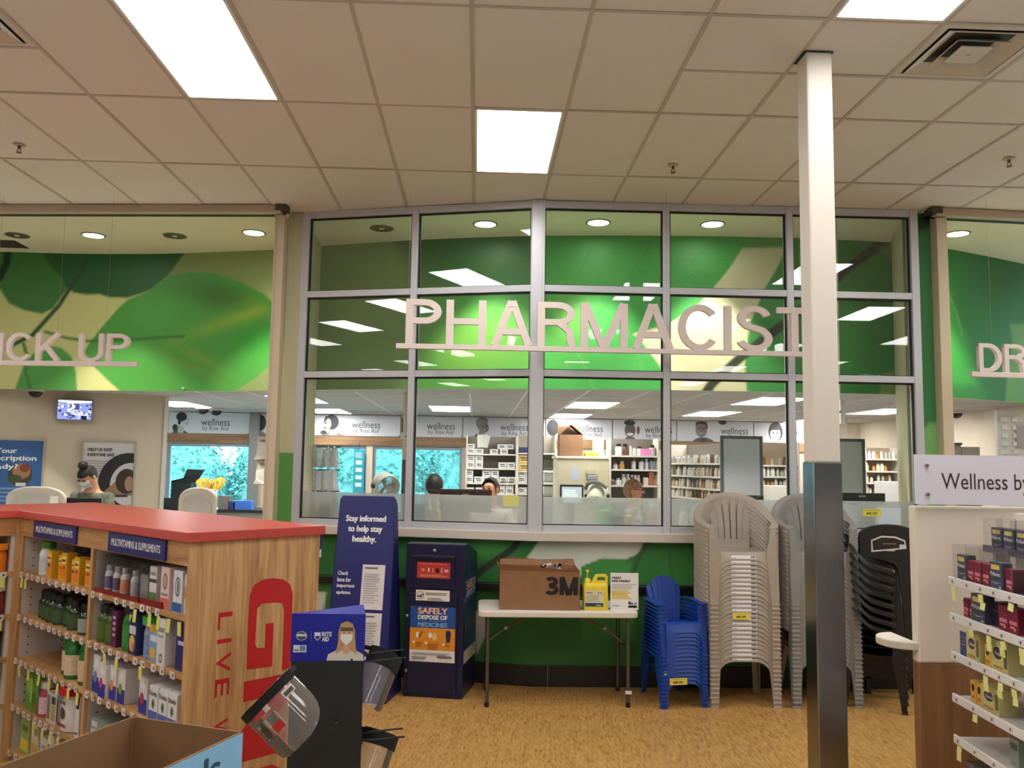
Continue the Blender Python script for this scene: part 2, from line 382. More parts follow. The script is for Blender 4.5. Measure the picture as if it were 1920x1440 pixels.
def shopfront(name, A, B, label, mids, wA, wB):
    """aluminium glazing from A to B; mids: positions of the mullions along it"""
    d = (B-A); Ln = d.length; ang = math.atan2(d.y, d.x)
    t = thing(name, label, None, A, ang, kind='structure')
    dep = .1
    def mull(x0, x1): MB().box(x0, x1, -dep/2, dep/2, Z_B-.12, CEIL-.004).build('mullion', alu, t, bev=.004)
    edges = [(0, wA)]+[(m_-.03, m_+.03) for m_ in mids]+[(Ln-wB, Ln)]
    for x0, x1 in edges: mull(x0, x1)
    for k in range(len(edges)-1):
        x0, x1 = edges[k][1], edges[k+1][0]
        for z0, z1 in ((Z_H, CEIL-.004), (Z_T1, Z_T1+.058), (Z_T2, Z_T2+.058), (Z_B-.1, Z_B)):
            MB().box(x0, x1, -dep/2+.004, dep/2-.004, z0, z1).build('transom', alu, t, bev=.003)
        for z0, z1 in ((Z_T1+.058, Z_H), (Z_T2+.058, Z_T1), (Z_B, Z_T2)):
            p = MB().box(x0-.004, x1+.004, .002, .010, z0-.004, z1+.004).build('pane', pane_m, t)
            MB().box(x0, x0+.012, -.02, .002, z0, z1).box(x1-.012, x1, -.02, .002, z0, z1).box(x0, x1, -.02, .002, z1-.014, z1).box(x0, x1, -.02, .002, z0, z0+.008).build('gasket', rubber, p)
            if z0 == Z_B:
                MB().box(x0+.012, x1-.012, .0115, .013, z0+.008, z0+.235).build('frosted_film', film_m, p)
    return t
d_ = (WC-WL).length
win1 = shopfront('window_1', WL, WC, 'grey aluminium glazed shop front, angled part beside the pick up bay', [d_/2-.01], .07, .055)
win2 = shopfront('window_2', WC, WR, 'grey aluminium glazed shop front, straight part behind the stacked chairs', [1.12, 2.21], .055, .07)
MB().box(-.058, .058, -.066, -.046, Z_B-.12, CEIL-.004).build('corner_cover', alu, win2, bev=.004)
# ---- knee wall with ledge, rail and base below the glazing
def off(P, dirv, o): n = Vector((dirv.y, -dirv.x, 0)).normalized(); return P+n*o
dl, dr = (WC-WL).normalized(), (WR-WC).normalized()
def strip(o0, o1, z0, z1, nm, m_, x_end=WR, col=None):
    """L plan strip following both halves, o0..o1 metres in front of the glass line"""
    out = []
    for nm2, A, B, dv in ((nm, WL, WC, dl), (nm, WC, x_end, dr)):
        pass
    def corner(o):
        n1 = Vector((dl.y, -dl.x, 0)); n2 = Vector((dr.y, -dr.x, 0)); b = (n1+n2).normalized(); return WC+b*(o/b.dot(n1))
    P = [off(WL, dl, o1), corner(o1), off(x_end, dr, o1), off(x_end, dr, o0), corner(o0), off(WL, dl, o0)]
    return MB().slab([(p.x, p.y) for p in P], z0, z1)
ledge_m = mat('ledge_laminate', (214, 200, 186), .45, var=.02)
o = tag(strip(-.2, .12, 1.193, 1.268, 'ledge', None).build('trim_1', ledge_m, bev=.006), 'cream window ledge running under the glazed shop front', kind='structure')
o = tag(strip(-.02, .075, .768, .834, 'rail', None).build('trim_2', mat('black_bumper_rail', (20, 20, 20), .4), bev=.01), 'black bumper rail along the green wall', kind='structure')
base_m = mat('black_cove_base', (30, 27, 26), .45)
o = tag(strip(-.02, .045, 0, .17, 'base', None).build('baseboard_front', base_m, bev=.004), kind='structure')
for seg in (.62, 1.7, 2.75): MB().box(seg-.002, seg+.002, 7.2-.052, 7.2-.046, 0, .17).build('joint', mat('joint_dust', (150, 140, 130), .8), None)
for o in [o for o in bpy.data.objects if o.name.startswith('joint')]: o.parent = bpy.data.objects['baseboard_front']
# ================================================================== the printed leaf mural
def sd_poly(x, y, P):
    """signed distance (positive inside) to polygon, vectorised"""
    P = np.array(P, float); d = np.full(x.shape, 1e9); ins = np.zeros(x.shape, bool); j = len(P)-1
    for i in range(len(P)):
        ax, ay = P[j]; bx, by = P[i]; ex, ey = bx-ax, by-ay; wx, wy = x-ax, y-ay
        t = np.clip((wx*ex+wy*ey)/(ex*ex+ey*ey+1e-9), 0, 1); d = np.minimum(d, (wx-ex*t)**2+(wy-ey*t)**2)
        c = ((ay > y) != (by > y)); ins ^= c & (x < (bx-ax)*(y-ay)/(by-ay+1e-12)+ax); j = i
    d = np.sqrt(d); return np.where(ins, d, -d)
def sd_line(x, y, P, w):
    d = np.full(x.shape, 1e9)
    for i in range(len(P)-1):
        ax, ay = P[i]; bx, by = P[i+1]; ex, ey = bx-ax, by-ay; wx, wy = x-ax, y-ay
        t = np.clip((wx*ex+wy*ey)/(ex*ex+ey*ey+1e-9), 0, 1); d = np.minimum(d, np.hypot(wx-ex*t, wy-ey*t)-w/2)
    return -d
def smooth(d, s): t = np.clip(d/s+.5, 0, 1); return t*t*(3-2*t)
class Ink:
    def __init__(s, x, y, col): s.x, s.y = x, y; s.c = np.tile(np.array(lin(col)), (len(x), 1))
    def lay(s, a, col): a = a[:, None]; s.c = s.c*(1-a)+np.array(lin(col))*a if not isinstance(col, np.ndarray) else s.c*(1-a)+col*a; return s
    def poly(s, P, col, soft=3): return s.lay(smooth(sd_poly(s.x, s.y, P), soft), col)
    def line(s, P, w_, col, soft=3): return s.lay(smooth(sd_line(s.x, s.y, P, w_), soft), col)
    def blob(s, cx, cy, rx, ry, col, a=1.0, rot=0):
        ca, sa = math.cos(math.radians(rot)), math.sin(math.radians(rot)); u = ((s.x-cx)*ca+(s.y-cy)*sa)/rx; v = (-(s.x-cx)*sa+(s.y-cy)*ca)/ry
        return s.lay(a*np.exp(-(u*u+v*v)), col)
def q3(L): return [(x/3.4286, 380+y/3.4286) for x, y in L]
def q4(L): return [(540+x/3.692, 370+y/3.692) for x, y in L]
def q5(L): return [(1000+x/3.692, 370+y/3.692) for x, y in L]
def q6(L): return [(1460+x/3.691, 370+y/3.691) for x, y in L]
def mural_ink(px, py):
    k = Ink(px, py, (62, 150, 66))
    # left bay
    L = px < 566
    k.lay(smooth(575-px, 30), (206, 208, 140))
    k.poly(q3([(1050, 250), (2050, 250), (2050, 1300), (1450, 1300), (1050, 700)]), (132, 150, 92), 30)
    k.blob(523, 560, 34, 26, (196, 214, 140), .9)
    k.poly(q3([(-400, 250), (300, 250), (300, 330), (360, 400), (430, 480), (470, 480), (420, 570), (340, 680), (270, 715), (150, 690), (60, 650), (0, 560), (-400, 600)]), (58, 122, 56), 5)
    k.poly(q3([(260, 290), (1210, 290), (1080, 470), (980, 560), (820, 612), (700, 608), (640, 588), (560, 592), (470, 578), (420, 540), (400, 480), (320, 400)]), (34, 88, 44), 5)
    k.blob(250, 505, 70, 40, (40, 104, 52), .5)
    k.poly(q3([(1080, 470), (1200, 450), (1350, 448), (1500, 490), (1600, 540), (1700, 590), (1770, 660), (1825, 740), (1835, 850), (1800, 960), (1720, 1060), (1640, 1130), (1480, 1230), (790, 1230), (690, 1140), (600, 1050), (540, 960), (590, 880), (680, 770), (760, 680), (820, 625), (950, 570)]), (74, 154, 62), 4)
    leaf = smooth(sd_poly(px, py, q3([(1080, 470), (1350, 448), (1600, 540), (1835, 800), (1720, 1060), (1480, 1230), (790, 1230), (560, 950), (820, 625)])), 30)
    def leaf_tint(cx, cy, rx, ry, col, a, rot):  # soft printed tint, kept inside the big leaf
        ca, sa = math.cos(math.radians(rot)), math.sin(math.radians(rot)); u = ((px-cx)*ca+(py-cy)*sa)/rx; v = (-(px-cx)*sa+(py-cy)*ca)/ry
        k.lay(leaf*a*np.exp(-(u*u+v*v)), col)
    leaf_tint(410, 555, 80, 28, (58, 112, 38), .9, 12); leaf_tint(460, 590, 110, 14, (150, 186, 58), .75, -20); leaf_tint(480, 560, 60, 14, (96, 150, 40), .6, -25)
    leaf_tint(480, 640, 60, 30, (42, 150, 46), .8, 0); leaf_tint(370, 668, 60, 9, (130, 170, 60), .5, 28); leaf_tint(360, 690, 60, 9, (124, 164, 58), .4, 25); leaf_tint(300, 590, 60, 40, (84, 172, 78), .6, 0); leaf_tint(270, 700, 80, 20, (66, 138, 48), .6, 20)
    k.line(q3([(560, 380), (480, 500), (380, 660), (290, 760), (210, 850), (60, 925), (-60, 960)]), 8, (34, 76, 40), 5)
    k.line(q3([(290, 830), (430, 870), (560, 890), (850, 880), (1180, 858)]), 5, (52, 110, 48), 5)
    k.line(q3([(150, 905), (175, 990), (165, 1090), (200, 1230)]), 5, (48, 106, 46), 4)
    k.poly(q3([(150, 1050), (85, 1230), (495, 1230), (490, 1100), (460, 990), (390, 930), (300, 920), (200, 980)]), (80, 156, 70), 4)
    k.line(q3([(150, 905), (175, 990), (165, 1090), (200, 1230)]), 5, (56, 120, 52), 4)
    k.line(q3([(55, 290), (40, 390), (0, 480), (-60, 520)]), 14, (24, 40, 24), 5)
    # seen through the glass
    k.poly([(566, 350), (790, 350), (770, 800), (566, 800)], (146, 174, 120), 60)
    k.poly([(700, 350), (1020, 350), (1016, 545), (790, 545)], (46, 110, 56), 70)
    k.blob(880, 660, 130, 80, (112, 168, 64), .9); k.blob(760, 600, 60, 90, (104, 134, 78), .6)  # yellow-green blob puts the downlights' brightness low down into the ink
    k.poly([(1000, 350), (1420, 350), (1420, 800), (1000, 800)], (60, 152, 68), 30)
    k.blob(1060, 600, 36, 60, (112, 178, 64), .6); k.line(q5([(110, 700), (200, 900), (330, 1120), (420, 1330)]), 2.5, (104, 178, 84), 3)
    k.line(q5([(600, 800), (690, 1000), (760, 1200)]), 2, (92, 172, 84), 3)
    cream_ = [(1450, 345), (1800, 345), (1700, 470), (1600, 640), (1500, 880), (1465, 1160), (1500, 1420), (985, 1420), (880, 1170), (760, 1010), (690, 945), (930, 880), (1140, 745), (1240, 635), (1360, 490)]
    k.poly(q5(cream_), (208, 206, 166), 4)
    k.poly(q5([(1530, 240), (1760, 240), (1720, 340), (1450, 352)]), (84, 146, 72), 12)
    k.poly(q5([(1745, 340), (1900, 240), (2150, 240), (2500, 400), (2500, 1500), (1490, 1500), (1465, 1160), (1500, 880), (1600, 640), (1700, 470)]), (60, 142, 66), 5)
    k.blob(1590, 640, 26, 60, (92, 178, 84), .5); k.blob(1600, 470, 40, 30, (44, 110, 54), .6)
    k.line(q6([(860, 190), (710, 310), (400, 560), (20, 890), (-140, 1010), (-300, 1140), (-460, 1290), (-520, 1370)]), 17, (44, 56, 36), 5)
    k.poly(q6([(700, 340), (775, 330), (780, 470)]), (110, 150, 92), 8)
    k.poly([(1655, 700), (1700, 690), (1700, 790), (1640, 790)], (136, 164, 92), 8)
    # right bay
    k.poly([(1745, 350), (2400, 350), (2400, 850), (1745, 850)], (46, 120, 52), 12)
    k.poly(q6([(1090, 540), (1160, 620), (1310, 980), (1380, 1300), (1090, 1300)]), (58, 152, 58), 20); k.blob(1764, 570, 16, 40, (92, 190, 74), .8)
    k.blob(1880, 530, 60, 50, (36, 98, 44), .8); k.line(q6([(1150, 600), (1230, 800), (1270, 950)]), 2, (110, 180, 80), 3)
    k.poly(q6([(1600, 880), (1800, 870), (2400, 900), (2400, 1500), (1560, 1500), (1580, 1240), (1620, 1000)]), (104, 158, 74), 6)
    return k.c
def inked_grid(name, pts, z0, z1, nz, ink, m, parent=None, thick=.06, kind='structure'):
    """upright printed wall following the plan points (front face inked, given a back and edges)"""
    n = len(pts); P = np.array([[p.x, p.y] for p in pts]); zs = np.linspace(z0, z1, nz)
    V = np.zeros((n*nz, 3)); V[:, 0] = np.repeat(P[:, 0], nz); V[:, 1] = np.repeat(P[:, 1], nz); V[:, 2] = np.tile(zs, n)
    px, py = project(V); C = ink(px, py)
    idx = np.arange(n*nz).reshape(n, nz)
    Fc = np.stack([idx[:-1, :-1], idx[1:, :-1], idx[1:, 1:], idx[:-1, 1:]], -1).reshape(-1, 4)
    t = np.gradient(P, axis=0); nn = np.stack([-t[:, 1], t[:, 0]], 1); nn /= np.linalg.norm(nn, axis=1)[:, None]
    B = P+nn*thick; k0 = n*nz
    back = np.concatenate([np.c_[B, np.full(n, z0)], np.c_[B, np.full(n, z1)]])
    V2 = np.concatenate([V, back]); b0 = k0+np.arange(n); b1 = k0+n+np.arange(n)
    ex = [np.stack([b0[:-1], b1[:-1], b1[1:], b0[1:]], -1), np.stack([idx[:-1, 0], b0[:-1], b0[1:], idx[1:, 0]], -1), np.stack([idx[1:, -1], b1[1:], b1[:-1], idx[:-1, -1]], -1)]
    Fa = np.concatenate([Fc]+ex)
    me = bpy.data.meshes.new(name); me.from_pydata(V2.tolist(), [], Fa.tolist())
    a = me.attributes.new('ink', 'FLOAT_COLOR', 'POINT')
    CC = np.concatenate([C, np.tile(np.array(lin((225, 215, 195))), (2*n, 1))]); CC = np.c_[CC, np.ones(len(CC))]
    a.data.foreach_set('color', CC.ravel()); me.materials.append(m)
    me.polygons.foreach_set('use_smooth', [True]*len(me.polygons))
    try: me.set_sharp_from_angle(angle=math.radians(40))
    except Exception: pass
    o = link(name, me, parent)
    if kind: o['kind'] = kind
    return o
def resample(P, step):
    out = [P[0]]; acc = 0
    for i in range(len(P)-1):
        a, b = P[i], P[i+1]; L_ = (b-a).length; nseg = max(1, int(round(L_/step)))
        out += [a.lerp(b, (k+1)/nseg) for k in range(nseg)]
    return out
mp_ = [p for p in resample(mural_path, .018) if -6.6 < p.x < 7.2]
Z_M = 2.575
o = inked_grid('wall_mural', mp_, Z_M, CEIL, 86, mural_ink, printmat(.5))
tag(o, 'curved wall band printed with a giant green leaf mural above the pharmacy')
# outer ends of the band beyond the picture
tag(MB().slab([(p.x, p.y) for p in mural_path if p.x <= -6.55]+[(p.x, p.y+.06) for p in reversed([p for p in mural_path if p.x <= -6.55])], Z_M, CEIL).build('wall_mural_end', mat('mural_green', (62, 130, 60), .5)), kind='structure')
tag(MB().slab([(p.x, p.y) for p in mural_path if p.x >= 7.15]+[(p.x, p.y+.06) for p in reversed([p for p in mural_path if p.x >= 7.15])], Z_M, CEIL).build('wall_mural_end', mat('mural_green', (62, 130, 60), .5)), kind='structure')
def knee_ink(px, py):
    k = Ink(px, py, (44, 112, 50))
    k.blob(700, 1050, 120, 40, (50, 120, 56), .5); k.blob(1270, 1080, 70, 60, (74, 146, 66), .7); k.blob(930, 1030, 60, 20, (70, 152, 70), .7)
    k.poly([(1012, 1000), (1010, 1015), (985, 1050), (960, 1085), (1085, 1085), (1100, 1058), (1130, 1048), (1170, 1050), (1210, 1032), (1200, 1000)], (222, 224, 206), 3)
    k.poly([(1090, 1062), (1130, 1046), (1165, 1048), (1185, 1056), (1190, 1200), (1090, 1200)], (64, 140, 62), 4)
    k.line([(985, 1000), (960, 1030), (905, 1068), (860, 1110)], 13, (38, 52, 34), 4); k.line([(1222, 1000), (1200, 1040), (1180, 1090)], 9, (44, 96, 46), 4)
    k.line([(1255, 1000), (1256, 1040), (1262, 1120)], 5, (52, 112, 52), 4)
    k.poly([(890, 1145), (918, 1150), (912, 1190), (892, 1230)], (196, 196, 186), 4)
    k.poly([(590, 1110), (612, 1110), (606, 1150), (590, 1150)], (200, 205, 190), 5)
    k.blob(1040, 1230, 120, 14, (60, 126, 62), .4, -10); k.blob(1000, 1200, 140, 30, (34, 92, 44), .5)
    k.blob(1640, 1180, 30, 40, (70, 100, 56), .6)
    return k.c
kp = resample([off(WL, dl, .03)+Vector((0, 0, 0)), WC+Vector((.004, -.031, 0)), off(WR, dr, .03)], .02)
o = inked_grid('wall_knee', kp, .0, 1.2, 60, knee_ink, printmat(.62), thick=.1)
tag(o, 'low green mural wall below the glazed shop front')
# ================================================================== posts and bays left and right of the glazing
post_m = mat('beige_post', (208, 192, 166), .55, var=.03, stretch=(8, 8, 1))
track_m = mat('shutter_track', (190, 172, 154), .45, .3)
dark_m = mat('near_black', (24, 22, 20), .5)
def bay(side, hx, lab):
    sg = -1 if side == 'left' else 1
    if side == 'left': P1, P0 = Vector((-1.80, 7.54, 0)), Vector((-8.5, 8.12, 0))
    else: P0, P1 = Vector((3.97, 7.09, 0)), Vector((8.5, 7.4, 0))
    d = (P1-P0); a = math.atan2(d.y, d.x)
    t = thing('trim_header_'+side, lab, None, P0, a, kind='structure')
    L_ = d.length; s = 1 if side == 'right' else -1
    MB().box(0, L_, -.06, .02, CEIL-.075, CEIL-.005).build('shutter_track', track_m, t, bev=.004)
    MB().box(0, L_, .02, .09, CEIL-.075, CEIL-.045).build('track_slot', dark_m, t)
    bx_ = L_ if side == 'left' else 0
    MB().box(bx_-.045, bx_+.05, -.075, .05, CEIL-.06, CEIL-.002).build('track_bracket', mat('bracket_grey', (86, 82, 74), .5, .5), t)
    return t
bay('left', 0, 'shutter track heading the open pick up bay'); bay('right', 0, 'shutter track heading the open drop off bay')
o = tag(MB().box(-1.868, -1.778, 7.545, 7.66, 0, CEIL-.08).box(-1.850, -1.842, 7.535, 7.55, 1.2, CEIL-.08).build('trim_3', post_m, bev=.006), 'beige post between the pick up bay and the glass', kind='structure')
o = tag(MB().box(-1.778, -1.64, 7.70, 7.80, 1.9, CEIL-.02).build('wall_strip', mat('soffit_wall', (188, 184, 150), .7)), kind='structure')
o = tag(MB().box(-1.778, -1.64, 7.70, 7.80, 0, 1.9).build('wall_strip', mat('mural_green_light', (82, 146, 66), .5)), kind='structure')
o = tag(MB().box(4.005, 4.10, 7.09, 7.24, 0, CEIL-.08).build('trim_4', post_m, bev=.006), 'beige post between the glass and the drop off bay', kind='structure')
def strip_ink(px, py):
    k = Ink(px, py, (52, 124, 66)); k.poly([(1690, 425), (1780, 375), (1780, 400), (1690, 460)], (24, 66, 34), 4); k.poly([(1712, 812), (1780, 775), (1790, 1000), (1700, 1000)], (128, 188, 110), 5); return k.c
o = inked_grid('wall_strip', [Vector((3.86+.15*k/8, 7.2, 0)) for k in range(9)], 0, CEIL-.01, 90, strip_ink, printmat(.45)); tag(o, 'narrow green mural strip between glass and beige post')
# return walls just inside the glass, painted like the soffit
ret = mat('return_wall', (204, 198, 162), .75)
tag(MB().box(-1.84, -1.69, 7.85, 8.85, 0, CEIL-.02).build('wall_return', ret), kind='structure')
tag(MB().slab([(3.80, 7.3), (4.0, 7.3), (4.3, 8.15), (4.13, 8.15)], 1.11, CEIL-.02).build('wall_return', ret), kind='structure')

# ================================================================== pharmacy room behind the mural band
PZ = 2.60
pc = mat('pharmacy_ceiling', (176, 170, 164), .85, var=.03, scale=160, bump=.08)
back = [(p.x, p.y+.03) for p in mural_path]
pharm_ceil = thing('ceiling_pharmacy', 'low ceiling of the pharmacy behind the mural', None, kind='structure')
MB().slab(back+[(9.0, 14.1), (-9, 14.1)], PZ, PZ+.05).build('ceiling_board', pc, pharm_ceil)
g = MB()
for x in (-3.22, -2.62, -1.35, -.09, .52, 1.15, 1.77, 2.4, 3.07, 3.69, 4.3, 5.06): g.box(x-.011, x+.011, 9.3 if x < 0 else 8.6, 13.9, PZ-.003, PZ+.01)
for y in (9.6, 10.13, 11.35, 12.6, 13.5): g.box(-5, 6.4, y-.011, y+.011, PZ-.0035, PZ+.01)
g.build('ceiling_grid', mat('pharm_tee', (226, 226, 226), .5), pharm_ceil)
lamp_ph = emis('pharmacy_diffuser', (1, .98, .95), PHARM_L)
ph_df = MB().add([(.03, .03, .001), (.03, TD-.03, .001), (TW-.03, TD-.03, .001), (TW-.03, .03, .001)], [(0, 1, 2, 3)]).mesh('diffuser', lamp_ph)
for k, (x, y, lab) in enumerate([(-.69, 11.38, 'bright pharmacy ceiling light behind the second window bay'), (1.15, 10.14, 'nearer bright pharmacy ceiling light above the cardboard box'), (1.15, 12.6, 'farther bright pharmacy ceiling light just above the wellness banner'),
        (3.07, 11.46, 'bright pharmacy ceiling light above the smiling man banner'), (5.1, 10.35, 'bright pharmacy ceiling light right of the steel-clad post'), (-2.6, 12.42, 'bright pharmacy ceiling light above the hanging bags'), (-2.56, 10.05, 'pharmacy ceiling light beside the beige pick up post'),
        (-4.5, 11.4, 'pharmacy ceiling light hidden behind the pick up wall'), (3.07, 9.0, 'pharmacy ceiling light close behind the mural'), (5.1, 12.8, 'pharmacy ceiling light at the far right rear')]):
    t = thing('ceiling_light', lab, 'ceiling light', (x, y, PZ-.006), 0, 'pharmacy ceiling lights')
    link('frame', me_fr, t); link('diffuser', ph_df, t)
BY = 13.9
wall_in = mat('pharmacy_wall', (206, 192, 172), .75, var=.03, scale=4)
bw = MB()
wins = [(-5.02, -3.66), (-3.28, -1.80), (-1.70, -.235)]
xs = [-9]+[v for w_ in wins for v in w_]+[9]
for k in range(0, len(xs), 2): bw.box(xs[k], xs[k+1], BY, BY+.18, 0, PZ+.05)
for a, b in wins: bw.box(a, b, BY, BY+.18, 2.09, PZ+.05).box(a, b, BY, BY+.18, 0, .98)
tag(bw.build('wall_back', wall_in), kind='structure')
tag(MB().box(-9, 9, BY-.03, BY, 2.10, 2.245).build('trim_5', woodmat('walnut_trim', (118, 86, 56), (158, 120, 84), .5, 0)), 'brown wood band under the wellness banners', kind='structure')
frame_m = mat('window_frame_grey', (150, 166, 178), .4, .2)
win_glass = glass('window_glass', (.80, .97, 1.0), 1.45)
for k, (a, b) in enumerate(wins):
    t = thing('window_%d' % (k+3), ['exterior window behind the black box and booth divider', 'exterior window behind the hanging white bags', 'exterior window behind the dark-haired person'][k], None, (a, BY+.05, .98), kind='structure')
    W, H = b-a, 2.09-.98
    MB().box(0, .05, 0, .07, 0, H).box(W-.05, W, 0, .07, 0, H).box(.05, W-.05, 0, .07, 0, .05).box(.05, W-.05, 0, .07, H-.05, H).build('frame', frame_m, t, bev=.004)
    splits = [.05, W-.05] if k != 1 else [.05, W*.62, W-.05]
    for q in range(len(splits)-1):
        MB().box(splits[q], splits[q+1], .03, .036, .05, H-.05).build('pane', win_glass, t)
        if q: MB().box(splits[q]-.02, splits[q]+.02, .005, .065, .05, H-.05).build('mullion', frame_m, t)
# exterior: ground, shrubs, hedge
tag(MB().box(-14, 14, BY+.18, 30, -.1, .0).build('ground_outside', mat('asphalt', (128, 132, 134), .9, var=.12, scale=8)), kind='structure')
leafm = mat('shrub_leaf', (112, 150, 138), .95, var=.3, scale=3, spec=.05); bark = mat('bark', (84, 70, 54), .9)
lb = MB()
rl = random.Random(3)
def shrub(x, y, r, h, label, n):
    t = thing('shrub', label, 'shrub', (x, y, 0), 0, 'shrubs outside the pharmacy windows')
    b = MB()
    for k in range(n):
        a, u, q = rl.uniform(0, 6.28), rl.uniform(-1, 1), rl.uniform(.72, 1.06)
        c = math.sqrt(1-u*u); p = Vector((r*q*c*math.cos(a), r*q*c*math.sin(a), h*.52+u*q*h*.5))
        s = rl.uniform(.04, .08); e = Euler((rl.uniform(-.9, .9), rl.uniform(-.9, .9), rl.uniform(0, 6.28))).to_matrix()
        b.add([p+e@Vector(v)*s for v in ((-1, 0, 0), (0, -.5, .1), (1, 0, 0), (0, .5, .1))], [(0, 1, 2, 3)])
    b.build('foliage', leafm, t)
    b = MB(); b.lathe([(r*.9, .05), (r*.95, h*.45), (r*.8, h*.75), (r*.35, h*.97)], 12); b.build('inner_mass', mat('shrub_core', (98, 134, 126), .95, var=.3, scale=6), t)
    MB().tube([(0, 0, 0), (.03, .02, h*.3), (0, 0, h*.6)], [.06, .05, .02], 8).build('stem', bark, t)
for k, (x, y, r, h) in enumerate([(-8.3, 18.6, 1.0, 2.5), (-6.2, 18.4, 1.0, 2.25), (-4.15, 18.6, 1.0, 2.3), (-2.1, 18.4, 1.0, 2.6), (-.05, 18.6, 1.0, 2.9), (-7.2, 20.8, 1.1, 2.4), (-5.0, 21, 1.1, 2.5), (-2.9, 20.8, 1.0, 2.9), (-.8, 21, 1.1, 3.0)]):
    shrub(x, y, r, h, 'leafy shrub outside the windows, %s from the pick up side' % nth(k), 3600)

# ---- wellness banners on the back wall
ban_m = mat('banner_white', (214, 214, 220), .5, var=.01); ink_t = mat('banner_ink', (52, 50, 56), .6); ink_l = mat('banner_ink_light', (84, 82, 90), .6)
def portrait(kind):
    """small grey printed head and shoulders in a unit-high field (x 0..1)"""
    D, M_, G, LG, W_ = (38, 38, 42), (80, 80, 84), (128, 126, 128), (182, 178, 178), (208, 204, 204)
    def face(cx, cy, rx, ry, col, feat=True, dx=0):
        it = [(ell(cx, cy, rx, ry, 24), col), (ell(cx+dx+rx*.25, cy-ry*.1, rx*.6, ry*.8, 18), tuple(max(0, c-14) for c in col))]
        if feat:
            it += [(ell(cx+dx-rx*.38, cy+ry*.12, rx*.2, ry*.07, 10), D), (ell(cx+dx+rx*.38, cy+ry*.12, rx*.2, ry*.07, 10), D), (rect(cx+dx-rx*.6, cx+dx-rx*.16, cy+ry*.26, cy+ry*.31), M_), (rect(cx+dx+rx*.16, cx+dx+rx*.6, cy+ry*.26, cy+ry*.31), M_),
                   ([(cx+dx-rx*.06, cy+ry*.1), (cx+dx+rx*.13, cy-ry*.22), (cx+dx-rx*.1, cy-ry*.22)], tuple(max(0, c-40) for c in col)), (ell(cx+dx, cy-ry*.48, rx*.38, ry*.1, 12), (110, 90, 92)), (ell(cx+dx, cy-ry*.46, rx*.28, ry*.045, 12), (232, 230, 230))]
        return it
    if kind == 'profile':
        return [(ell(.17, .26, .13, .16), D), ([(.05, 0), (.1, .12), (.32, .2), (.62, .12), (.8, 0)], M_), ([(.3, .0), (.3, .4), (.55, .4), (.6, .12), (.56, 0)], LG),
                ([(.36, .9), (.6, .96), (.78, .86), (.8, .72), (.86, .58), (.8, .54), (.82, .46), (.76, .34), (.6, .26), (.4, .36), (.3, .6)], W_), (ell(.45, .78, .25, .22), D), (ell(.36, .52, .07, .12), D), ([(.68, .66), (.8, .68), (.78, .64)], D), ([(.68, .45), (.8, .46), (.7, .40)], M_)]
    if kind == 'mouthhand':
        return [([(.1, 0), (.3, .1), (.6, .2), (1, .12), (1.3, 0)], G), ([(.5, 0), (.56, .35), (.8, .4), (.88, .05)], LG), (ell(.6, .64, .36, .36), D), (ell(.4, .56, .2, .3), (190, 182, 182)), ([(.22, .62), (.3, .92), (.56, .98), (.6, .8), (.42, .82)], D), (ell(.32, .6, .06, .03), D), (rect(.24, .38, .67, .7), M_), ([(.22, .5), (.16, .44), (.26, .42)], (170, 162, 162)), (ell(.3, .36, .07, .035), M_), (ell(.24, .14, .16, .1), M_), (ell(.28, .16, .08, .05), D)]
    if kind == 'wrap':
        return [([(.0, 0), (.2, .18), (.8, .16), (1, 0)], D), ([(.3, 0), (.34, .4), (.62, .4), (.66, .06)], G), ([(.58, 0), (.62, .3), (.78, .32), (.8, .05)], W_)]+face(.56, .52, .24, .27, (136, 128, 126), True, .04)+[([(.2, .6), (.16, .8), (.3, .96), (.52, 1.0), (.74, .92), (.78, .76), (.6, .72), (.42, .62), (.36, .4), (.28, .44)], G), ([(.26, .62), (.3, .82), (.5, .92), (.46, .74)], (150, 148, 150))]
    if kind == 'boy':
        return [([(.2, 0), (.36, .16), (.7, .16), (.86, 0)], M_)]+face(.52, .5, .27, .36, (104, 92, 88))+[(ell(.5, .86, .28, .13), D), (ell(.92, .5, .08, .2), (96, 84, 80)), (ell(.52, .3, .16, .07), (236, 232, 230))]
    if kind == 'man':
        return [([(.05, 0), (.2, .12), (.4, .2), (.75, .2), (1.0, .1), (1.15, 0)], (86, 84, 86)), ([(.35, 0), (.5, .14), (.72, .2), (.76, .02)], (60, 58, 62))]+face(.5, .58, .29, .38, (140, 130, 126))+[([(.2, .72), (.24, .94), (.5, 1.02), (.78, .94), (.82, .66), (.76, .6), (.7, .84), (.4, .88), (.26, .78)], (56, 54, 54))]
    if kind == 'bob':
        return [(ell(.5, .54, .36, .48), (46, 42, 48))]+face(.48, .42, .26, .36, (216, 208, 210))+[([(.2, .52), (.24, .84), (.5, .94), (.78, .84), (.8, .5), (.7, .62), (.5, .64), (.3, .62)], (56, 52, 60)), ([(.3, .02), (.48, .12), (.66, .02)], (214, 206, 208))]
    return [(ell(.4, .55, .3, .4), D), ([(0, 0), (.3, .2), (.8, 0)], G)]
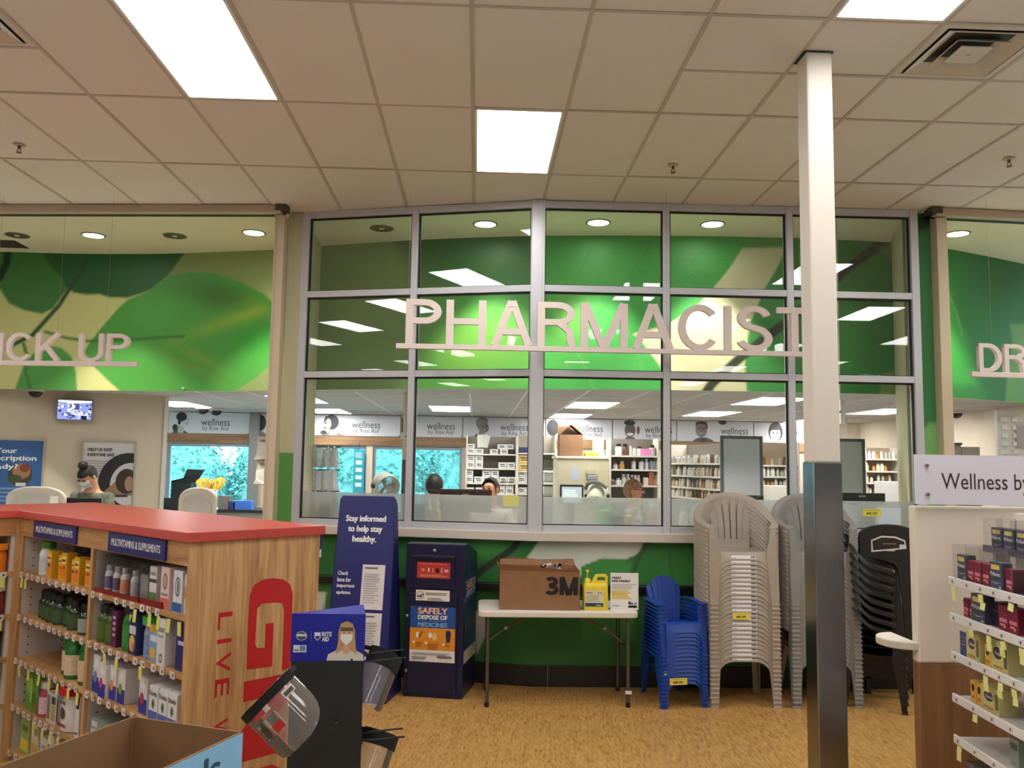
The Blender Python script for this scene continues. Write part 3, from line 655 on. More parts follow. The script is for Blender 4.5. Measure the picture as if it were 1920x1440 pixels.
def banner(x0, x1, tx, head, hx, label, both=True, txt2=True):
    A, B = at(x0, 795, BY), at(x1, 795, BY)
    t = thing('wellness_banner', label, 'banner', (A.x, BY-.01, 2.25), 0, 'wellness banners above the pharmacy windows')
    W = B.x-A.x; H = .338
    MB().prism([(0, 0), (W-.05, 0), (W-.01, .03), (W-.01, H), (0, H)], -.018, 0).build('board', ban_m, t)
    if tx:
        T = at(tx, 795, BY).x-A.x
        letters('lettering', 'wellness', .13, ink_t, t, (T, -.0195, .185), width=.46, height=.115)
        if txt2: letters('lettering', 'by Rite Aid', .1, ink_l, t, (T, -.0195, .075), width=.41, height=.088)
    if head:
        hxm = at(hx, 795, BY).x-A.x
        it = [([(min(max((x-.5)*H*1.0+hxm, .0), W-.005), min(y, 1)*H) for x, y in pts], c) for pts, c in portrait(head)]
        drawing('portrait', it, t, (0, -.0188, 0), step=.0004)
    return t
banner(318, 470, 405, 'profile', 343, 'white wellness banner with a ponytailed woman in profile, above the pick up window')
banner(488, 578, 540, 'other', 492, 'white wellness banner half hidden behind the beige pick up post')
banner(580, 752, 687, 'mouthhand', 618, 'white wellness banner with a short-haired woman, above the hanging bags')
banner(754, 868, 827, 'other', 752, 'white wellness banner straight above the dark-haired person')
banner(869, 1022, 964, 'wrap', 905, 'white wellness banner with a head-wrapped woman, above the white boxes')
banner(1024, 1148, 1104, 'other', 1040, 'white wellness banner partly hidden by the cardboard box')
banner(1149, 1268, 1234, 'boy', 1180, 'white wellness banner with a laughing boy')
banner(1269, 1412, 1376, 'man', 1314, 'white wellness banner with a smiling man')
banner(1413, 1570, 1505, 'bob', 1453, 'white wellness banner with a bob-haired woman beside the steel-clad post')
tag(MB().box(*[at(470, 800, BY-.05).x, at(487, 800, BY-.05).x], BY-.12, BY-.01, 0, PZ).build('trim_6', mat('grey_post', (132, 132, 132), .5), bev=.005), 'grey post between two exterior windows', kind='structure')
# ---- pick-up side wall with posters, screen and camera
LW0, LW1 = Vector((-6.9, 9.04, 0)), Vector((-3.86, 10.555, 0))
dlw = (LW1-LW0); alw = math.atan2(dlw.y, dlw.x); Llw = dlw.length
lw = thing('wall_pickup', 'beige side wall of the pick up bay with two posters', None, LW0, alw, kind='structure')
MB().box(0, Llw, 0, .12, 0, PZ).build('plaster', wall_in, lw)
MB().box(Llw-.002, Llw+.045, -.012, .135, 0, PZ).build('end_trim', mat('white_trim', (214, 208, 200), .5), lw)
def on_lw(px, py):
    v = CF*F_PX+CR*(px-960)+CU*(720-py); n = Vector((dlw.y, -dlw.x, 0)); k = n.dot(LW0-Vector((0, 0, EYE)))/n.dot(v); p = Vector((0, 0, EYE))+v*k
    return (p-LW0).dot(dlw.normalized()), p.z
def lw_thing(name, px, py, label, cat, outw=.004):
    x, z = on_lw(px, py); p = LW0+dlw.normalized()*x+Vector((dlw.y, -dlw.x, 0)).normalized()*outw
    return thing(name, label, cat, (p.x, p.y, z), alw), x, z
alu_fr = mat('poster_frame', (176, 170, 158), .4, .4)
# blue prescription poster
(xr, zt), (xl2, zb) = on_lw(82, 827), on_lw(76, 925)
t, x0, z0 = lw_thing('poster', 40, 960, 'blue framed poster asking about a prescription, cut by the left edge', 'poster')
Wp = .86; xo = xr-x0; H = zt-z0
MB().box(xo-Wp, xo, -.02, 0, 0, H).build('panel', mat('poster_blue', (50, 92, 150), .35), t)
MB().box(xo-Wp-.02, xo-Wp, -.03, 0, -.02, H+.02).box(xo, xo+.02, -.03, 0, -.02, H+.02).box(xo-Wp, xo, -.03, 0, H, H+.02).box(xo-Wp, xo, -.03, 0, -.02, 0).build('frame', alu_fr, t)
wht = mat('print_white', (236, 236, 236), .5)
for k, (s_, wd) in enumerate((('Is Your', .30), ('prescription', .55), ('ready?', .31))):
    x1_, zz = on_lw([32, 68, 33][k], [845, 861, 876][k]); letters('lettering', s_, .12, wht, t, (x1_-x0-wd/2, -.0215, zz-z0), width=wd, height=.07 if k else .055, bold=.003)
xx, zz = on_lw(38, 890); drawing('print', [(ell(xx-x0, zz-z0, .12, .13), (58, 50, 40)), (ell(xx-x0+.01, zz-z0+.04, .09, .09), (150, 110, 80)), (ell(xx-x0-.05, zz-z0-.05, .07, .05), (60, 70, 40)), (ell(xx-x0+.04, zz-z0+.08, .05, .05), (120, 60, 40)), (rect(xx-x0-.04, xx-x0+.06, zz-z0-.13, zz-z0-.09), (200, 200, 200))], t, (0, -.021, 0))
drawing('print', lines(xo-Wp+.05, xo-.1, .12, .3, 4, (110, 140, 180)), t, (0, -.021, 0))
# safety poster
x0p, z1p = on_lw(158, 829); x1p, z2p = on_lw(253, 829); _, zbp = on_lw(240, 943)
t, x0, z0 = lw_thing('poster', 205, 948, 'white framed poster headed help us keep everyone safe', 'poster')
a, b_, H = x0p-x0, x1p-x0, z1p-z0
MB().box(a, b_, -.02, 0, 0, H).build('panel', mat('poster_white', (206, 202, 204), .4), t)
MB().box(a-.02, a, -.03, 0, -.02, H+.02).box(b_, b_+.02, -.03, 0, -.02, H+.02).box(a, b_, -.03, 0, H, H+.02).box(a, b_, -.03, 0, -.02, 0).build('frame', alu_fr, t)
letters('lettering', 'HELP US KEEP', .05, ink_t, t, (a+.045, -.0215, H-.085), align='LEFT', width=(b_-a)*.47, height=.036, bold=.002)
letters('lettering', 'EVERYONE SAFE', .05, ink_t, t, (a+.045, -.0215, H-.145), align='LEFT', width=(b_-a)*.52, height=.036, bold=.002)
cx, cz = b_-.10, H*.36
it = lines(a+.05, b_-.1, H-.34, H-.2, 5, (150, 146, 148), .3, .4)+lines(a+.05, a+.25, H-.46, H-.37, 2, (160, 156, 158))
def clip(pts): return [(min(max(x, a+.003), b_-.003), min(max(z, .003), H-.003)) for x, z in pts]
it += [(clip(ell(cx+.05, cz, .33, .36, 30)), (32, 30, 34)), (clip(ell(cx+.07, cz-.02, .22, .26, 26)), (206, 202, 204)), (clip([(cx-.22, .16), (cx-.05, .32), (cx+.1, .34), (cx+.1, .12), (cx-.1, .1)]), (150, 120, 96)), (clip(ell(cx+.03, cz+.02, .12, .15)), (56, 40, 36)), (clip(ell(cx+.06, cz-.01, .05, .09)), (170, 130, 110)), (rect(cx-.08, cx+.05, .1, .13), (60, 58, 62))]
drawing('print', it, t, (0, -.021, 0), step=.0004)
# wall screen
xa, za = on_lw(106, 748); xb, zb = on_lw(173, 792)
t, x0, z0 = lw_thing('wall_monitor', 138, 795, 'small wall-mounted security screen showing a bright shop view', 'monitor')
W, H = xb-xa, za-zb
MB().box(-W/2, W/2, -.10, -.05, .03, H+.03).build('case', mat('monitor_grey', (140, 138, 134), .5), t, bev=.008)
MB().box(-.04, .04, -.05, 0, .1, .2).build('bracket', dark_m, t)
scr = []
rs = random.Random(5); hw, hh = W/2-.02, H-.04
scr.append((rect(-hw, hw, 0, hh), (120, 130, 190)))
scr += [([(-hw, hh), (hw, hh), (hw, hh*.92), (0, hh*.84), (-hw, hh*.92)], (235, 240, 255)), (rect(-hw*.1, hw*.25, hh*.5, hh*.85), (60, 62, 110)), (rect(-hw*.22, -hw*.1, hh*.55, hh*.85), (240, 245, 255)), (ell(.02, hh*.22, hw*.45, hh*.3, 16, 0, 180), (165, 170, 185)), (rect(hw*.4, hw*.75, 0, hh*.2), (10, 10, 18))]
for _ in range(60):
    x, z = rs.uniform(-hw, hw*.94), rs.uniform(0, hh*.8); s_ = rs.uniform(.008, .03); scr.append(([(x, z), (min(hw, x+s_), z+.004), (min(hw, x+s_*.9), z+s_), (x-.002 if x > -hw+.002 else x, z+s_*.9)], rs.choice([(30, 34, 70), (190, 200, 240), (235, 240, 255), (80, 84, 120), (50, 60, 120)])))
sm = bpy.data.materials.new('lit_screen'); sm.use_nodes = True
a_ = sm.node_tree.nodes.new('ShaderNodeAttribute'); a_.attribute_name = 'ink'; bs = sm.node_tree.nodes['Principled BSDF']
sm.node_tree.links.new(a_.outputs['Color'], bs.inputs['Base Color']); sm.node_tree.links.new(a_.outputs['Color'], bs.inputs['Emission Color']); bs.inputs['Emission Strength'].default_value = 1.3
drawing('screen', scr, t, (0, -.101, .05), step=.0002, m=sm)
# dome cameras
dome_m = mat('dome_tint', (16, 13, 12), .12)
def dome(px, py, label, Y=None, r=.075):
    p = atz(px, py, PZ-.06) if Y is None else at(px, py, Y)
    t = thing('dome_camera', label, 'camera', (p.x, p.y, PZ), 0, 'ceiling dome cameras')
    MB().lathe([(r*1.25, 0), (r*1.25, -.02), (r*1.05, -.035), (r, -.035)], 20).build('housing', mat('dome_housing', (196, 184, 172), .5), t, True)
    MB().lathe([(r, -.034)]+[(r*math.cos(a*math.pi/16), -.034-r*.9*math.sin(a*math.pi/16)) for a in range(1, 9)], 20).build('lens_dome', dome_m, t, True)
dome(66, 744, 'black dome camera under the mural at the pick up wall', 9.75)
dome(380, 776, 'black dome camera above the ponytailed banner, nearer the pick up wall', 12.6, .085)
dome(405, 781, 'black dome camera above the ponytailed banner, nearer the grey post', 12.9, .085)
dome(1355, 811, 'black dome camera in front of the smiling man banner', 13.2)
dome(1793, 779, 'black dome camera on the drop off bay ceiling', 10.6)
# side wall right
tag(MB().box(6.42, 6.6, 8.9, 14, 0, PZ).build('wall_dropoff', wall_in), kind='structure')
tag(MB().box(5.35, 5.62, 12.6, 12.9, 0, PZ).build('wall_pier', mat('pier_paint', (222, 214, 196), .7)), kind='structure')
# recessed downlights in the soffit
dl_on = emis('downlight_lamp', (1, .96, .86), 30.0)
trimring = mat('downlight_trim', (120, 112, 92), .35, .4); refl = mat('downlight_reflector', (150, 140, 110), .25, .8)
for k, (px, py, on) in enumerate([(32, 441, 0), (175, 441, 1), (328, 442, 0), (476, 436, 1), (716, 428, 0), (910, 420, 1), (1122, 417, 1), (1336, 420, 1), (1795, 438, 1)]):
    p = atz(px, py, CEIL-.012); where = ['at the left edge above the pick up mural', 'above the pick up mural, left of the unlit one', 'above the pick up mural between two lit ones', 'beside the beige pick up post', 'behind the leftmost window pane', 'behind the second window bay', 'just right of the centre window post', 'behind the fourth window bay', 'in the drop off bay'][k]
    t = thing('downlight', ('lit' if on else 'unlit')+' round recessed downlight '+where, 'downlight', (p.x, p.y, CEIL-.012), 0, 'soffit downlights')
    MB().lathe([(.118, 0), (.118, -.006), (.1, -.008), (.1, 0)], 28).build('trim_ring', trimring, t, True)
    if on:
        MB().add([(.1*math.cos(-k*.3142), .1*math.sin(-k*.3142), -.004) for k in range(20)], [tuple(range(20))]).build('lamp', dl_on, t)
        ld = bpy.data.lights.new('downlight_beam', 'SPOT'); ld.energy = SPOT_L; ld.spot_size = math.radians(82); ld.spot_blend = .45; ld.shadow_soft_size = .09; ld.color = (1, .95, .82)
        lo = bpy.data.objects.new('downlight_beam', ld); COL.objects.link(lo); lo.parent = t; lo.location = (0, 0, -.02)
    else:
        MB().lathe([(.1, -.004), (.07, -.0025), (.01, -.002)], 28).build('reflector', refl, t, True)
        MB().lathe([(.028, -.009), (.028, -.004)], 12).build('bulb', mat('unlit_bulb', (210, 205, 190), .3), t)
# small grille in the left soffit
p = atz(24, 458, CEIL-.013); t = thing('soffit_grille', 'dark ceiling grille at the left edge above the mural', 'air vent', (p.x-.2, p.y-.02, CEIL-.013), .05)
MB().box(-.3, .3, -.16, .16, -.006, 0).build('plate', vent_d, t)
for k in range(6): MB().box(-.28, .28, -.15+k*.05, -.125+k*.05, -.014, -.006).build('slat', mat('grille_slat', (70, 62, 50), .6), t)
# ================================================================== things inside the pharmacy
white_pl = mat('white_plastic', (226, 224, 220), .4); black_pl = mat('black_plastic', (20, 20, 22), .35); grey_pl = mat('grey_plastic', (150, 150, 150), .45)
kraft = mat('kraft_cardboard', (138, 102, 70), .8, var=.07, scale=18); kraft_in = mat('kraft_inner', (150, 108, 70), .85, var=.06, scale=18)
shelf_w = mat('shelf_cream', (224, 216, 200), .5, var=.02); shelf_d = mat('shelf_back', (150, 142, 130), .7)
def box_thing(name, label, cat, W, D, H, m_, loc, rotz=0, group=None, bev=.003):
    o = MB().box(-W/2, W/2, -D/2, D/2, 0, H).build(name, m_, bev=bev); o.location = loc; o.rotation_euler = (0, 0, rotz); return tag(o, label, cat, group)
# ---- work counter along the inside of the glass
cnt = thing('work_counter', 'pale work counter standing behind the frosted glass', 'counter', (0, 0, 0))
A_, B_ = off(WL, dl, -.12), off(WC, dl, -.12)
for (P, Q) in ((A_, Vector((.52, 7.33, 0))), (Vector((.52, 7.33, 0)), Vector((3.6, 7.33, 0)))):
    dv = (Q-P).normalized(); n = Vector((-dv.y, dv.x, 0)); P2, Q2 = P+n*.55, Q+n*.55
    if P.x > .5: P2 = Vector((.56, 7.88, 0))
    else: Q2 = Vector((.56, 7.88, 0))
    MB().slab([(P.x, P.y), (Q.x, Q.y), (Q2.x, Q2.y), (P2.x, P2.y)], 1.05, 1.09).build('worktop', shelf_w, cnt)
    MB().slab([(P.x, P.y), (Q.x, Q.y), (Q2.x, Q2.y-.08), (P2.x, P2.y-.08)], .1, 1.05).build('body', shelf_d, cnt)
# ---- bottles standing behind the frosted strip
def bottle(name, label, cat, loc, r, h, body, cap=None, lab=None, neck=.45, caph=.18, group=None, n=14, sq=False, parent=None):
    t = thing(name, label, cat, loc, 0, group)
    hb = h*(1-caph)
    prof = [(r*.92, 0), (r, h*.02), (r, hb*.78), (r*.9, hb*.88), (r*neck*1.05, hb*.97), (r*neck*1.05, hb)]
    MB().lathe(prof, n).build('body', body, t, 35)
    if cap: MB().lathe([(r*neck*1.25, hb-.002), (r*neck*1.25, h*.985), (r*neck*1.1, h)], n).build('cap', cap, t, 35)
    if lab: MB().lathe([(r*1.012, hb*.12), (r*1.012, hb*.7)], n).build('label', lab, t, 60)
    return t
ZC = 1.09
for px, Yb, r, h, c1, c2, lab in [(590, 7.83, .05, .30, (214, 206, 150), (180, 180, 170), 'cream jar behind the frosted glass at the beige post'), (610, 7.8, .045, .29, (120, 128, 136), (110, 110, 116), 'grey jar behind the frosted glass near the blue sign'), (627, 7.8, .035, .38, (150, 150, 158), (180, 180, 186), 'tall grey bottle behind the frosted glass beside the blue sign'),
        (787, 7.5, .05, .22, (120, 126, 130), (120, 120, 126), 'low grey tub behind the frosted glass'), (803, 7.5, .04, .36, (226, 226, 220), (236, 236, 230), 'tall white bottle behind the frosted glass beside the blue sign'), (818, 7.5, .036, .32, (224, 216, 160), (230, 226, 190), 'pale yellow bottle behind the frosted glass'),
        (1131, 7.47, .06, .36, (120, 196, 100), (120, 200, 104), 'green trigger spray bottle behind the frosted glass'), (1180, 7.47, .045, .27, (222, 176, 110), (232, 226, 216), 'orange bottle with white cap behind the frosted glass'), (1198, 7.47, .028, .25, (230, 230, 226), (236, 236, 232), 'small white bottle behind the frosted glass'), (1222, 7.47, .038, .36, (170, 130, 110), (236, 236, 236), 'tall brown bottle with white cap behind the frosted glass'),
        (1282, 7.47, .04, .32, (226, 224, 214), (236, 234, 226), 'white bottle behind the frosted glass left of the chairs'), (1302, 7.47, .038, .33, (226, 224, 214), (236, 234, 226), 'white bottle behind the frosted glass touching the chair outline')]:
    p = at(px, 970, Yb); Yb = (7.2+(.5-p.x)*.2547 if p.x < .5 else 7.2)+.125; p = at(px, 970, Yb); bottle('bottle', lab, 'bottle', (p.x, Yb, 1.268), r, h*.68, mat('b%d%d%d' % c1, c1, .4), mat('b%d%d%d' % c2, c2, .4))
p = at(1155, 970, 7.32); box_thing('small_box', 'dark grey box behind the frosted glass', 'box', .09, .08, .16, mat('slate_box', (70, 76, 88), .6), (p.x, 7.32, 1.268))
# ---- yellow note on the glass, notice on the glass right
nt_m = mat('sticky_note', (226, 222, 130), .7)
p = at(957, 940, 7.22); o = MB().box(-.07, .07, -.001, .001, -.045, .045).build('sticky_note', nt_m); nn = Vector((dl.y, -dl.x, 0)); q = off(WL, dl, .004); tq = (p-q).dot(dl); pp = q+dl*tq; o.location = (pp.x, pp.y, p.z); o.rotation_euler = (0, 0, math.atan2(dl.y, dl.x)); tag(o, 'yellow note stuck to the glass beside the centre post', 'note')
p = at(1667, 968, 7.17); o = MB().box(-.10, .10, -.001, .001, -.07, .07).build('paper_notice', mat('pale_notice', (206, 220, 226), .5)); o.location = (p.x, 7.165, p.z); tag(o, 'pale blank notice stuck to the glass beside the white shelving unit', 'notice')
# ---- people
def skinned(name, verts, edges, radii, m_, parent=None, sub=2, root=0):
    me = bpy.data.meshes.new(name); me.from_pydata([tuple(v) for v in verts], edges, [])
    o = link(name, me, parent); me.materials.append(m_)
    md = o.modifiers.new('skin', 'SKIN'); md.use_smooth_shade = True
    for i, r in enumerate(radii):
        sv = me.skin_vertices[0].data[i]; sv.radius = r if isinstance(r, tuple) else (r, r); sv.use_root = (i == root)
    s_ = o.modifiers.new('subdivision', 'SUBSURF'); s_.levels = s_.render_levels = sub
    return o
def ellipsoid(b, c, rx, ry, rz, n=18, k=10, z0=-1., z1=1., R=None):
    rings = []
    a0, a1 = math.asin(z0), math.asin(z1)
    for i in range(k+1):
        a = a0+(a1-a0)*i/k; rr = max(.02, math.cos(a))
        ring = [Vector((rx*rr*math.cos(6.2832*j/n), ry*rr*math.sin(6.2832*j/n), rz*math.sin(a))) for j in range(n)]
        rings.append([Vector(c)+(R@p if R else p) for p in ring])
    b.loft(rings); return b
def person(label, loc, height, rz, skin, hair, top, pants, tilt=0.0, hairkind='short', mask=False, glasses=False, floral=False):
    """standing clerk: one body mesh, clothes and hair as children; faces -Y before rz"""
    t = thing('person', label, 'person', loc, rz); H = height; s = H/1.75
    sk = mat('skin_%d' % skin[0], skin, .55, var=.05, scale=20)
    ht = Vector((0, -.05*s-.09*math.sin(tilt), 0))
    hz = 1.53*s; hd = .115*s
    def hp(y, z): # point on the tilted head axis (y forward negative)
        c, s2 = math.cos(tilt), math.sin(tilt); yy, zz = y*c-z*s2, y*s2+z*c   # rotate about x: forward nod
        return Vector((0, .02*s+yy*1.0, hz+zz))
    N_ = [Vector((0, .02, .95*s)), Vector((0, .03, 1.15*s)), Vector((0, .03, 1.35*s)), Vector((0, .03, 1.46*s)), hp(0, 0), hp(-.01*s, .09*s), hp(0, .18*s)]
    R_ = [(.13*s, .09*s), (.125*s, .085*s), (.135*s, .08*s), .052*s, .062*s, (.074*s, .095*s), (.062*s, .082*s)]
    E_ = [(i, i+1) for i in range(6)]
    for sx in (-1, 1):
        b0 = len(N_); N_ += [Vector((sx*.17*s, .03, 1.40*s)), Vector((sx*.23*s, .02, 1.15*s)), Vector((sx*.2*s, -.18*s, 1.07*s)), Vector((sx*.16*s, -.27*s, 1.10*s))]; R_ += [.058*s, .045*s, .037*s, (.04*s, .02*s)]
        E_ += [(2, b0), (b0, b0+1), (b0+1, b0+2), (b0+2, b0+3)]
        for f in range(5):
            fx = sx*(.16*s+(f-2)*.017*s); k = len(N_); ln = (.05, .075, .08, .075, .06)[f]*s
            N_ += [Vector((fx, -.30*s-ln*.5, 1.10*s)), Vector((fx, -.30*s-ln, 1.088*s))]; R_ += [.009*s, .007*s]; E_ += [(b0+3, k), (k, k+1)]
        b1 = len(N_); N_ += [Vector((sx*.09*s, .02, .85*s)), Vector((sx*.1*s, .0, .48*s)), Vector((sx*.1*s, .03, .08*s)), Vector((sx*.11*s, -.12*s, .03*s))]; R_ += [.085*s, .06*s, .042*s, .035*s]; E_ += [(0, b1), (b1, b1+1), (b1+1, b1+2), (b1+2, b1+3)]
    skinned('body', N_, E_, R_, sk, t)
    # shirt and trousers
    V = [Vector((0, .02, .88*s)), Vector((0, .03, 1.15*s)), Vector((0, .03, 1.36*s)), Vector((0, .03, 1.425*s))]; r = [(.185*s, .13*s), (.18*s, .13*s), (.2*s, .13*s), (.1*s, .09*s)]; e = [(0, 1), (1, 2), (2, 3)]
    for sx in (-1, 1):
        k = len(V); V += [Vector((sx*.18*s, .03, 1.385*s)), Vector((sx*.235*s, .02, 1.15*s))]; r += [.088*s, .07*s]; e += [(2, k), (k, k+1)]
    skinned('shirt', V, e, r, top, t)
    V = [Vector((0, .02, .97*s))]; r = [(.16*s, .115*s)]; e = []
    for sx in (-1, 1):
        k = len(V); V += [Vector((sx*.09*s, .02, .84*s)), Vector((sx*.1*s, .0, .48*s)), Vector((sx*.1*s, .03, .1*s))]; r += [.1*s, .075*s, .06*s]; e += [(0, k), (k, k+1), (k+1, k+2)]
    skinned('trousers', V, e, r, mat('trousers_dark', (40, 40, 48), .8), t)
    Rm = Matrix.Rotation(tilt, 3, 'X')
    hc = hp(0, .10*s)
    # features
    b = MB(); nose = hc+Rm@Vector((0, -.098*s, -.005*s)); b.loft([[nose+Rm@Vector((x*s, .02*s, .035*s)) for x in (-.006, .006)]+[nose+Rm@Vector((.006*s, .03*s, .035*s)), nose+Rm@Vector((-.006*s, .03*s, .035*s))], [nose+Rm@Vector((x*s, -.012*s, -.01*s)) for x in (-.015, .015)]+[nose+Rm@Vector((.015*s, .02*s, -.014*s)), nose+Rm@Vector((-.015*s, .02*s, -.014*s))]])
    b.build('nose', sk, t)
    for sx in (-1, 1):
        b = MB(); ellipsoid(b, hc+Rm@Vector((sx*.078*s, .005*s, 0)), .012*s, .022*s, .034*s, 10, 6, R=Rm); b.build('ear', sk, t, True)
        b = MB(); ellipsoid(b, hc+Rm@Vector((sx*.031*s, -.083*s, .022*s)), .013*s, .008*s, .007*s, 10, 6, R=Rm); b.build('eye', mat('eye_dark', (40, 30, 26), .3), t, True)
        b = MB(); b.tube([hc+Rm@Vector((sx*x*s, -.088*s, z*s)) for x, z in ((.015, .04), (.032, .046), (.048, .038))], .004*s, 6); b.build('eyebrow', hair, t)
    b = MB(); b.tube([hc+Rm@Vector((x*s, y*s, -.05*s)) for x, y in ((-.024, -.078), (0, -.088), (.024, -.078))], .006*s, 6); b.build('mouth', mat('lip', (160, 96, 86), .5), t)
    b = MB(); zb, zf, jit = {'short': (-.8, .4, .03), 'receding': (-.5, .86, .02), 'bun': (-.35, .42, .02), 'long': (-.82, .38, .07)}[hairkind]
    rh = random.Random(int(loc[0]*1000)); nn_, kk_ = 30, 18; grid = []
    for i in range(kk_+1):
        a = -1.2+(math.pi/2+1.2)*i/kk_; row = []
        for q in range(nn_):
            u = 6.2832*q/nn_; f = 1+.012*math.sin(u*15)+rh.uniform(-jit, jit)
            row.append((Vector((math.cos(a)*math.cos(u), math.cos(a)*math.sin(u), math.sin(a))), f))
        grid.append(row)
    V_ = [hc+Rm@Vector((d.x*.088*s*f, .012*s+d.y*.108*s*f, .012*s+d.z*.108*s*f)) for row in grid for d, f in row]; F_2 = []
    for i in range(kk_):
        for q in range(nn_):
            q2 = (q+1) % nn_; d = (grid[i][q][0]+grid[i+1][q2][0])*.5
            if d.z < zb or (d.y < -.28-.12*d.z and d.z < zf) or (d.y < .05 and d.z < -.15): continue
            F_2.append((i*nn_+q, i*nn_+q2, (i+1)*nn_+q2, (i+1)*nn_+q))
    b.add(V_, F_2)
    if hairkind == 'bun':
        ellipsoid(b, hc+Rm@Vector((0, .035*s, .135*s)), .048*s, .046*s, .042*s, 16, 8, R=Rm)
        for k in range(10): a = k*.63; b.tube([hc+Rm@Vector((.04*s*math.cos(a), .035*s+.04*s*math.sin(a), .14*s)), hc+Rm@Vector((.058*s*math.cos(a+.4), .035*s+.058*s*math.sin(a+.4), .155*s))], .003, 4)
    b.build('hair', hair, t, True)
    if mask:
        b = MB(); rings = []
        for zz, w_, pr in ((.014, .058, .092), (-.012, .068, .114), (-.05, .068, .11), (-.088, .05, .088)):
            rings.append([hc+Rm@Vector((x*w_*s, -(pr-.035*abs(x)**1.5)*s, zz*s)) for x in (-1, -.6, -.2, .2, .6, 1)]+[hc+Rm@Vector((x*w_*s, -(pr-.035*abs(x)**1.5)*s+.004, zz*s)) for x in (1, .6, .2, -.2, -.6, -1)])
        b.loft(rings); b.build('face_mask', mat('mask_cloth', (210, 208, 214), .8), t, True)
    if glasses:
        b = MB()
        for sx in (-1, 1):
            b.tube([hc+Rm@Vector((sx*.034*s+.024*s*math.cos(a), -.098*s, .02*s+.018*s*math.sin(a))) for a in [k*.6283 for k in range(10)]], .0025, 5, closed=True); b.tube([hc+Rm@Vector((sx*.058*s, -.095*s, .022*s)), hc+Rm@Vector((sx*.085*s, .0, .02*s))], .0025, 5)
        b.tube([hc+Rm@Vector((-.01*s, -.099*s, .024*s)), hc+Rm@Vector((.01*s, -.099*s, .024*s))], .0025, 5); b.build('glasses', black_pl, t)
    return t
hair_b = mat('hair_black', (18, 14, 13), .6, var=.4, scale=60, bump=.9); hair_d = mat('hair_dark', (34, 24, 20), .6, var=.4, scale=60, bump=.8); hair_g = mat('hair_greyblond', (150, 112, 82), .7, var=.4, scale=55, bump=1.0)
floral_m = mat('floral_cloth', (96, 100, 84), .8, var=.55, scale=38)
def px_z(px, py, Y): return at(px, py, Y).z
p = at(817, 888, 8.35); person('black-haired person seen over a monitor, head bowed, in front of the blue window', (p.x, 8.35, 0), p.z*1.0, 2.9, (190, 140, 112), hair_b, mat('navy_scrub', (44, 48, 66), .8), None, -.05, 'short')
p = at(919, 895, 8.3); person('man with receding dark hair peering over the monitor by the yellow note', (p.x, 8.3, 0), p.z*1.0, -.5, (196, 142, 112), hair_d, mat('white_coat', (214, 212, 208), .8), None, .12, 'receding')
p = at(1192, 899, 8.6); person('grey-blond person with glasses facing right beside the bottle shelves', (p.x, 8.6, 0), p.z*1.0, 1.25, (206, 142, 118), hair_g, mat('dark_top', (40, 42, 46), .8), None, .05, 'long', glasses=True)
p = at(172, 876, 9.15); person('clerk with a black hair bun and white face mask looking down', (p.x, 9.15, 0), p.z/1.70*1.75, -.3, (204, 150, 120), hair_b, floral_m, None, .8, 'bun', mask=True)
# ---- pick-up desk behind the red-topped shelves
pd = thing('pickup_desk', 'pick up desk, only its equipment showing above the red-topped shelves', 'counter', (0, 0, 0))
MB().slab([(-8.2, 8.3), (-1.9, 7.78), (-1.9, 8.35), (-8.2, 8.9)], 1.08, 1.12).build('worktop', shelf_w, pd); MB().slab([(-8.1, 8.33), (-1.95, 7.82), (-1.95, 8.3), (-8.1, 8.85)], 0, 1.08).build('body', shelf_d, pd)
def arch_divider(px0, px1, pytop, Y, label, tone):
    a, b = at(px0, 945, Y), at(px1, 945, Y); W = b.x-a.x; top = at((px0+px1)/2, pytop, Y).z; H = top-1.12
    t = thing('booth_divider', label, 'divider', ((a.x+b.x)/2, Y, 1.12), -.05)
    out = [(-W/2, 0), (W/2, 0), (W/2, H*.72)]+[(W/2*math.cos(math.radians(k))**.8 if k < 90 else 0, H*.72+H*.28*math.sin(math.radians(k))) for k in range(10, 90, 12)]+[(-W/2*math.cos(math.radians(k))**.8, H*.72+H*.28*math.sin(math.radians(k))) for k in range(82, 0, -12)]+[(-W/2, H*.72)]
    MB().prism(out, 0, .05).build('shell', tone, t, bev=.012)
    ins = [(x*.78, z*.86) for x, z in out]; MB().prism(ins, -.012, 0).build('recess_panel', mat('divider_inner', (176, 172, 168), .5), t)
    return t
tone = mat('divider_putty', (196, 188, 178), .35)
arch_divider(8, 122, 912, 8.45, 'arched putty-coloured booth divider below the blue poster', tone)
arch_divider(333, 405, 914, 8.2, 'arched putty-coloured booth divider in front of the black box', tone)
def monitor(px0, px1, pyt, pyb, Y, label, rz=0, zbase=1.12, lit=False):
    a, b = at(px0, pyb, Y), at(px1, pyt, Y); W, H = b.x-a.x, b.z-a.z
    t = thing('monitor', label, 'monitor', ((a.x+b.x)/2, Y, zbase), rz)
    MB().box(-W/2, W/2, 0, .04, a.z-zbase, b.z-zbase).build('case', black_pl, t, bev=.006)
    MB().box(-.03, .03, .03, .06, .012, a.z-zbase+.05).build('neck', black_pl, t); MB().box(-.11, .11, -.05, .12, 0, .014).build('foot', black_pl, t, bev=.003)
    MB().box(-.03, .03, -.003, 0, (a.z+b.z)/2-zbase+H*.15, (a.z+b.z)/2-zbase+H*.3).build('badge', grey_pl, t)
    if lit:
        drawing('screen', [(rect(-W/2+.015, W/2-.015, a.z-zbase+.01, b.z-zbase-.02), (150, 160, 160))]+lines(-W/2+.03, W/2-.04, a.z-zbase+.02, b.z-zbase-.04, 7, (190, 200, 200)), t, (0, -.004, 0), step=.0004, m=sm)
    return t
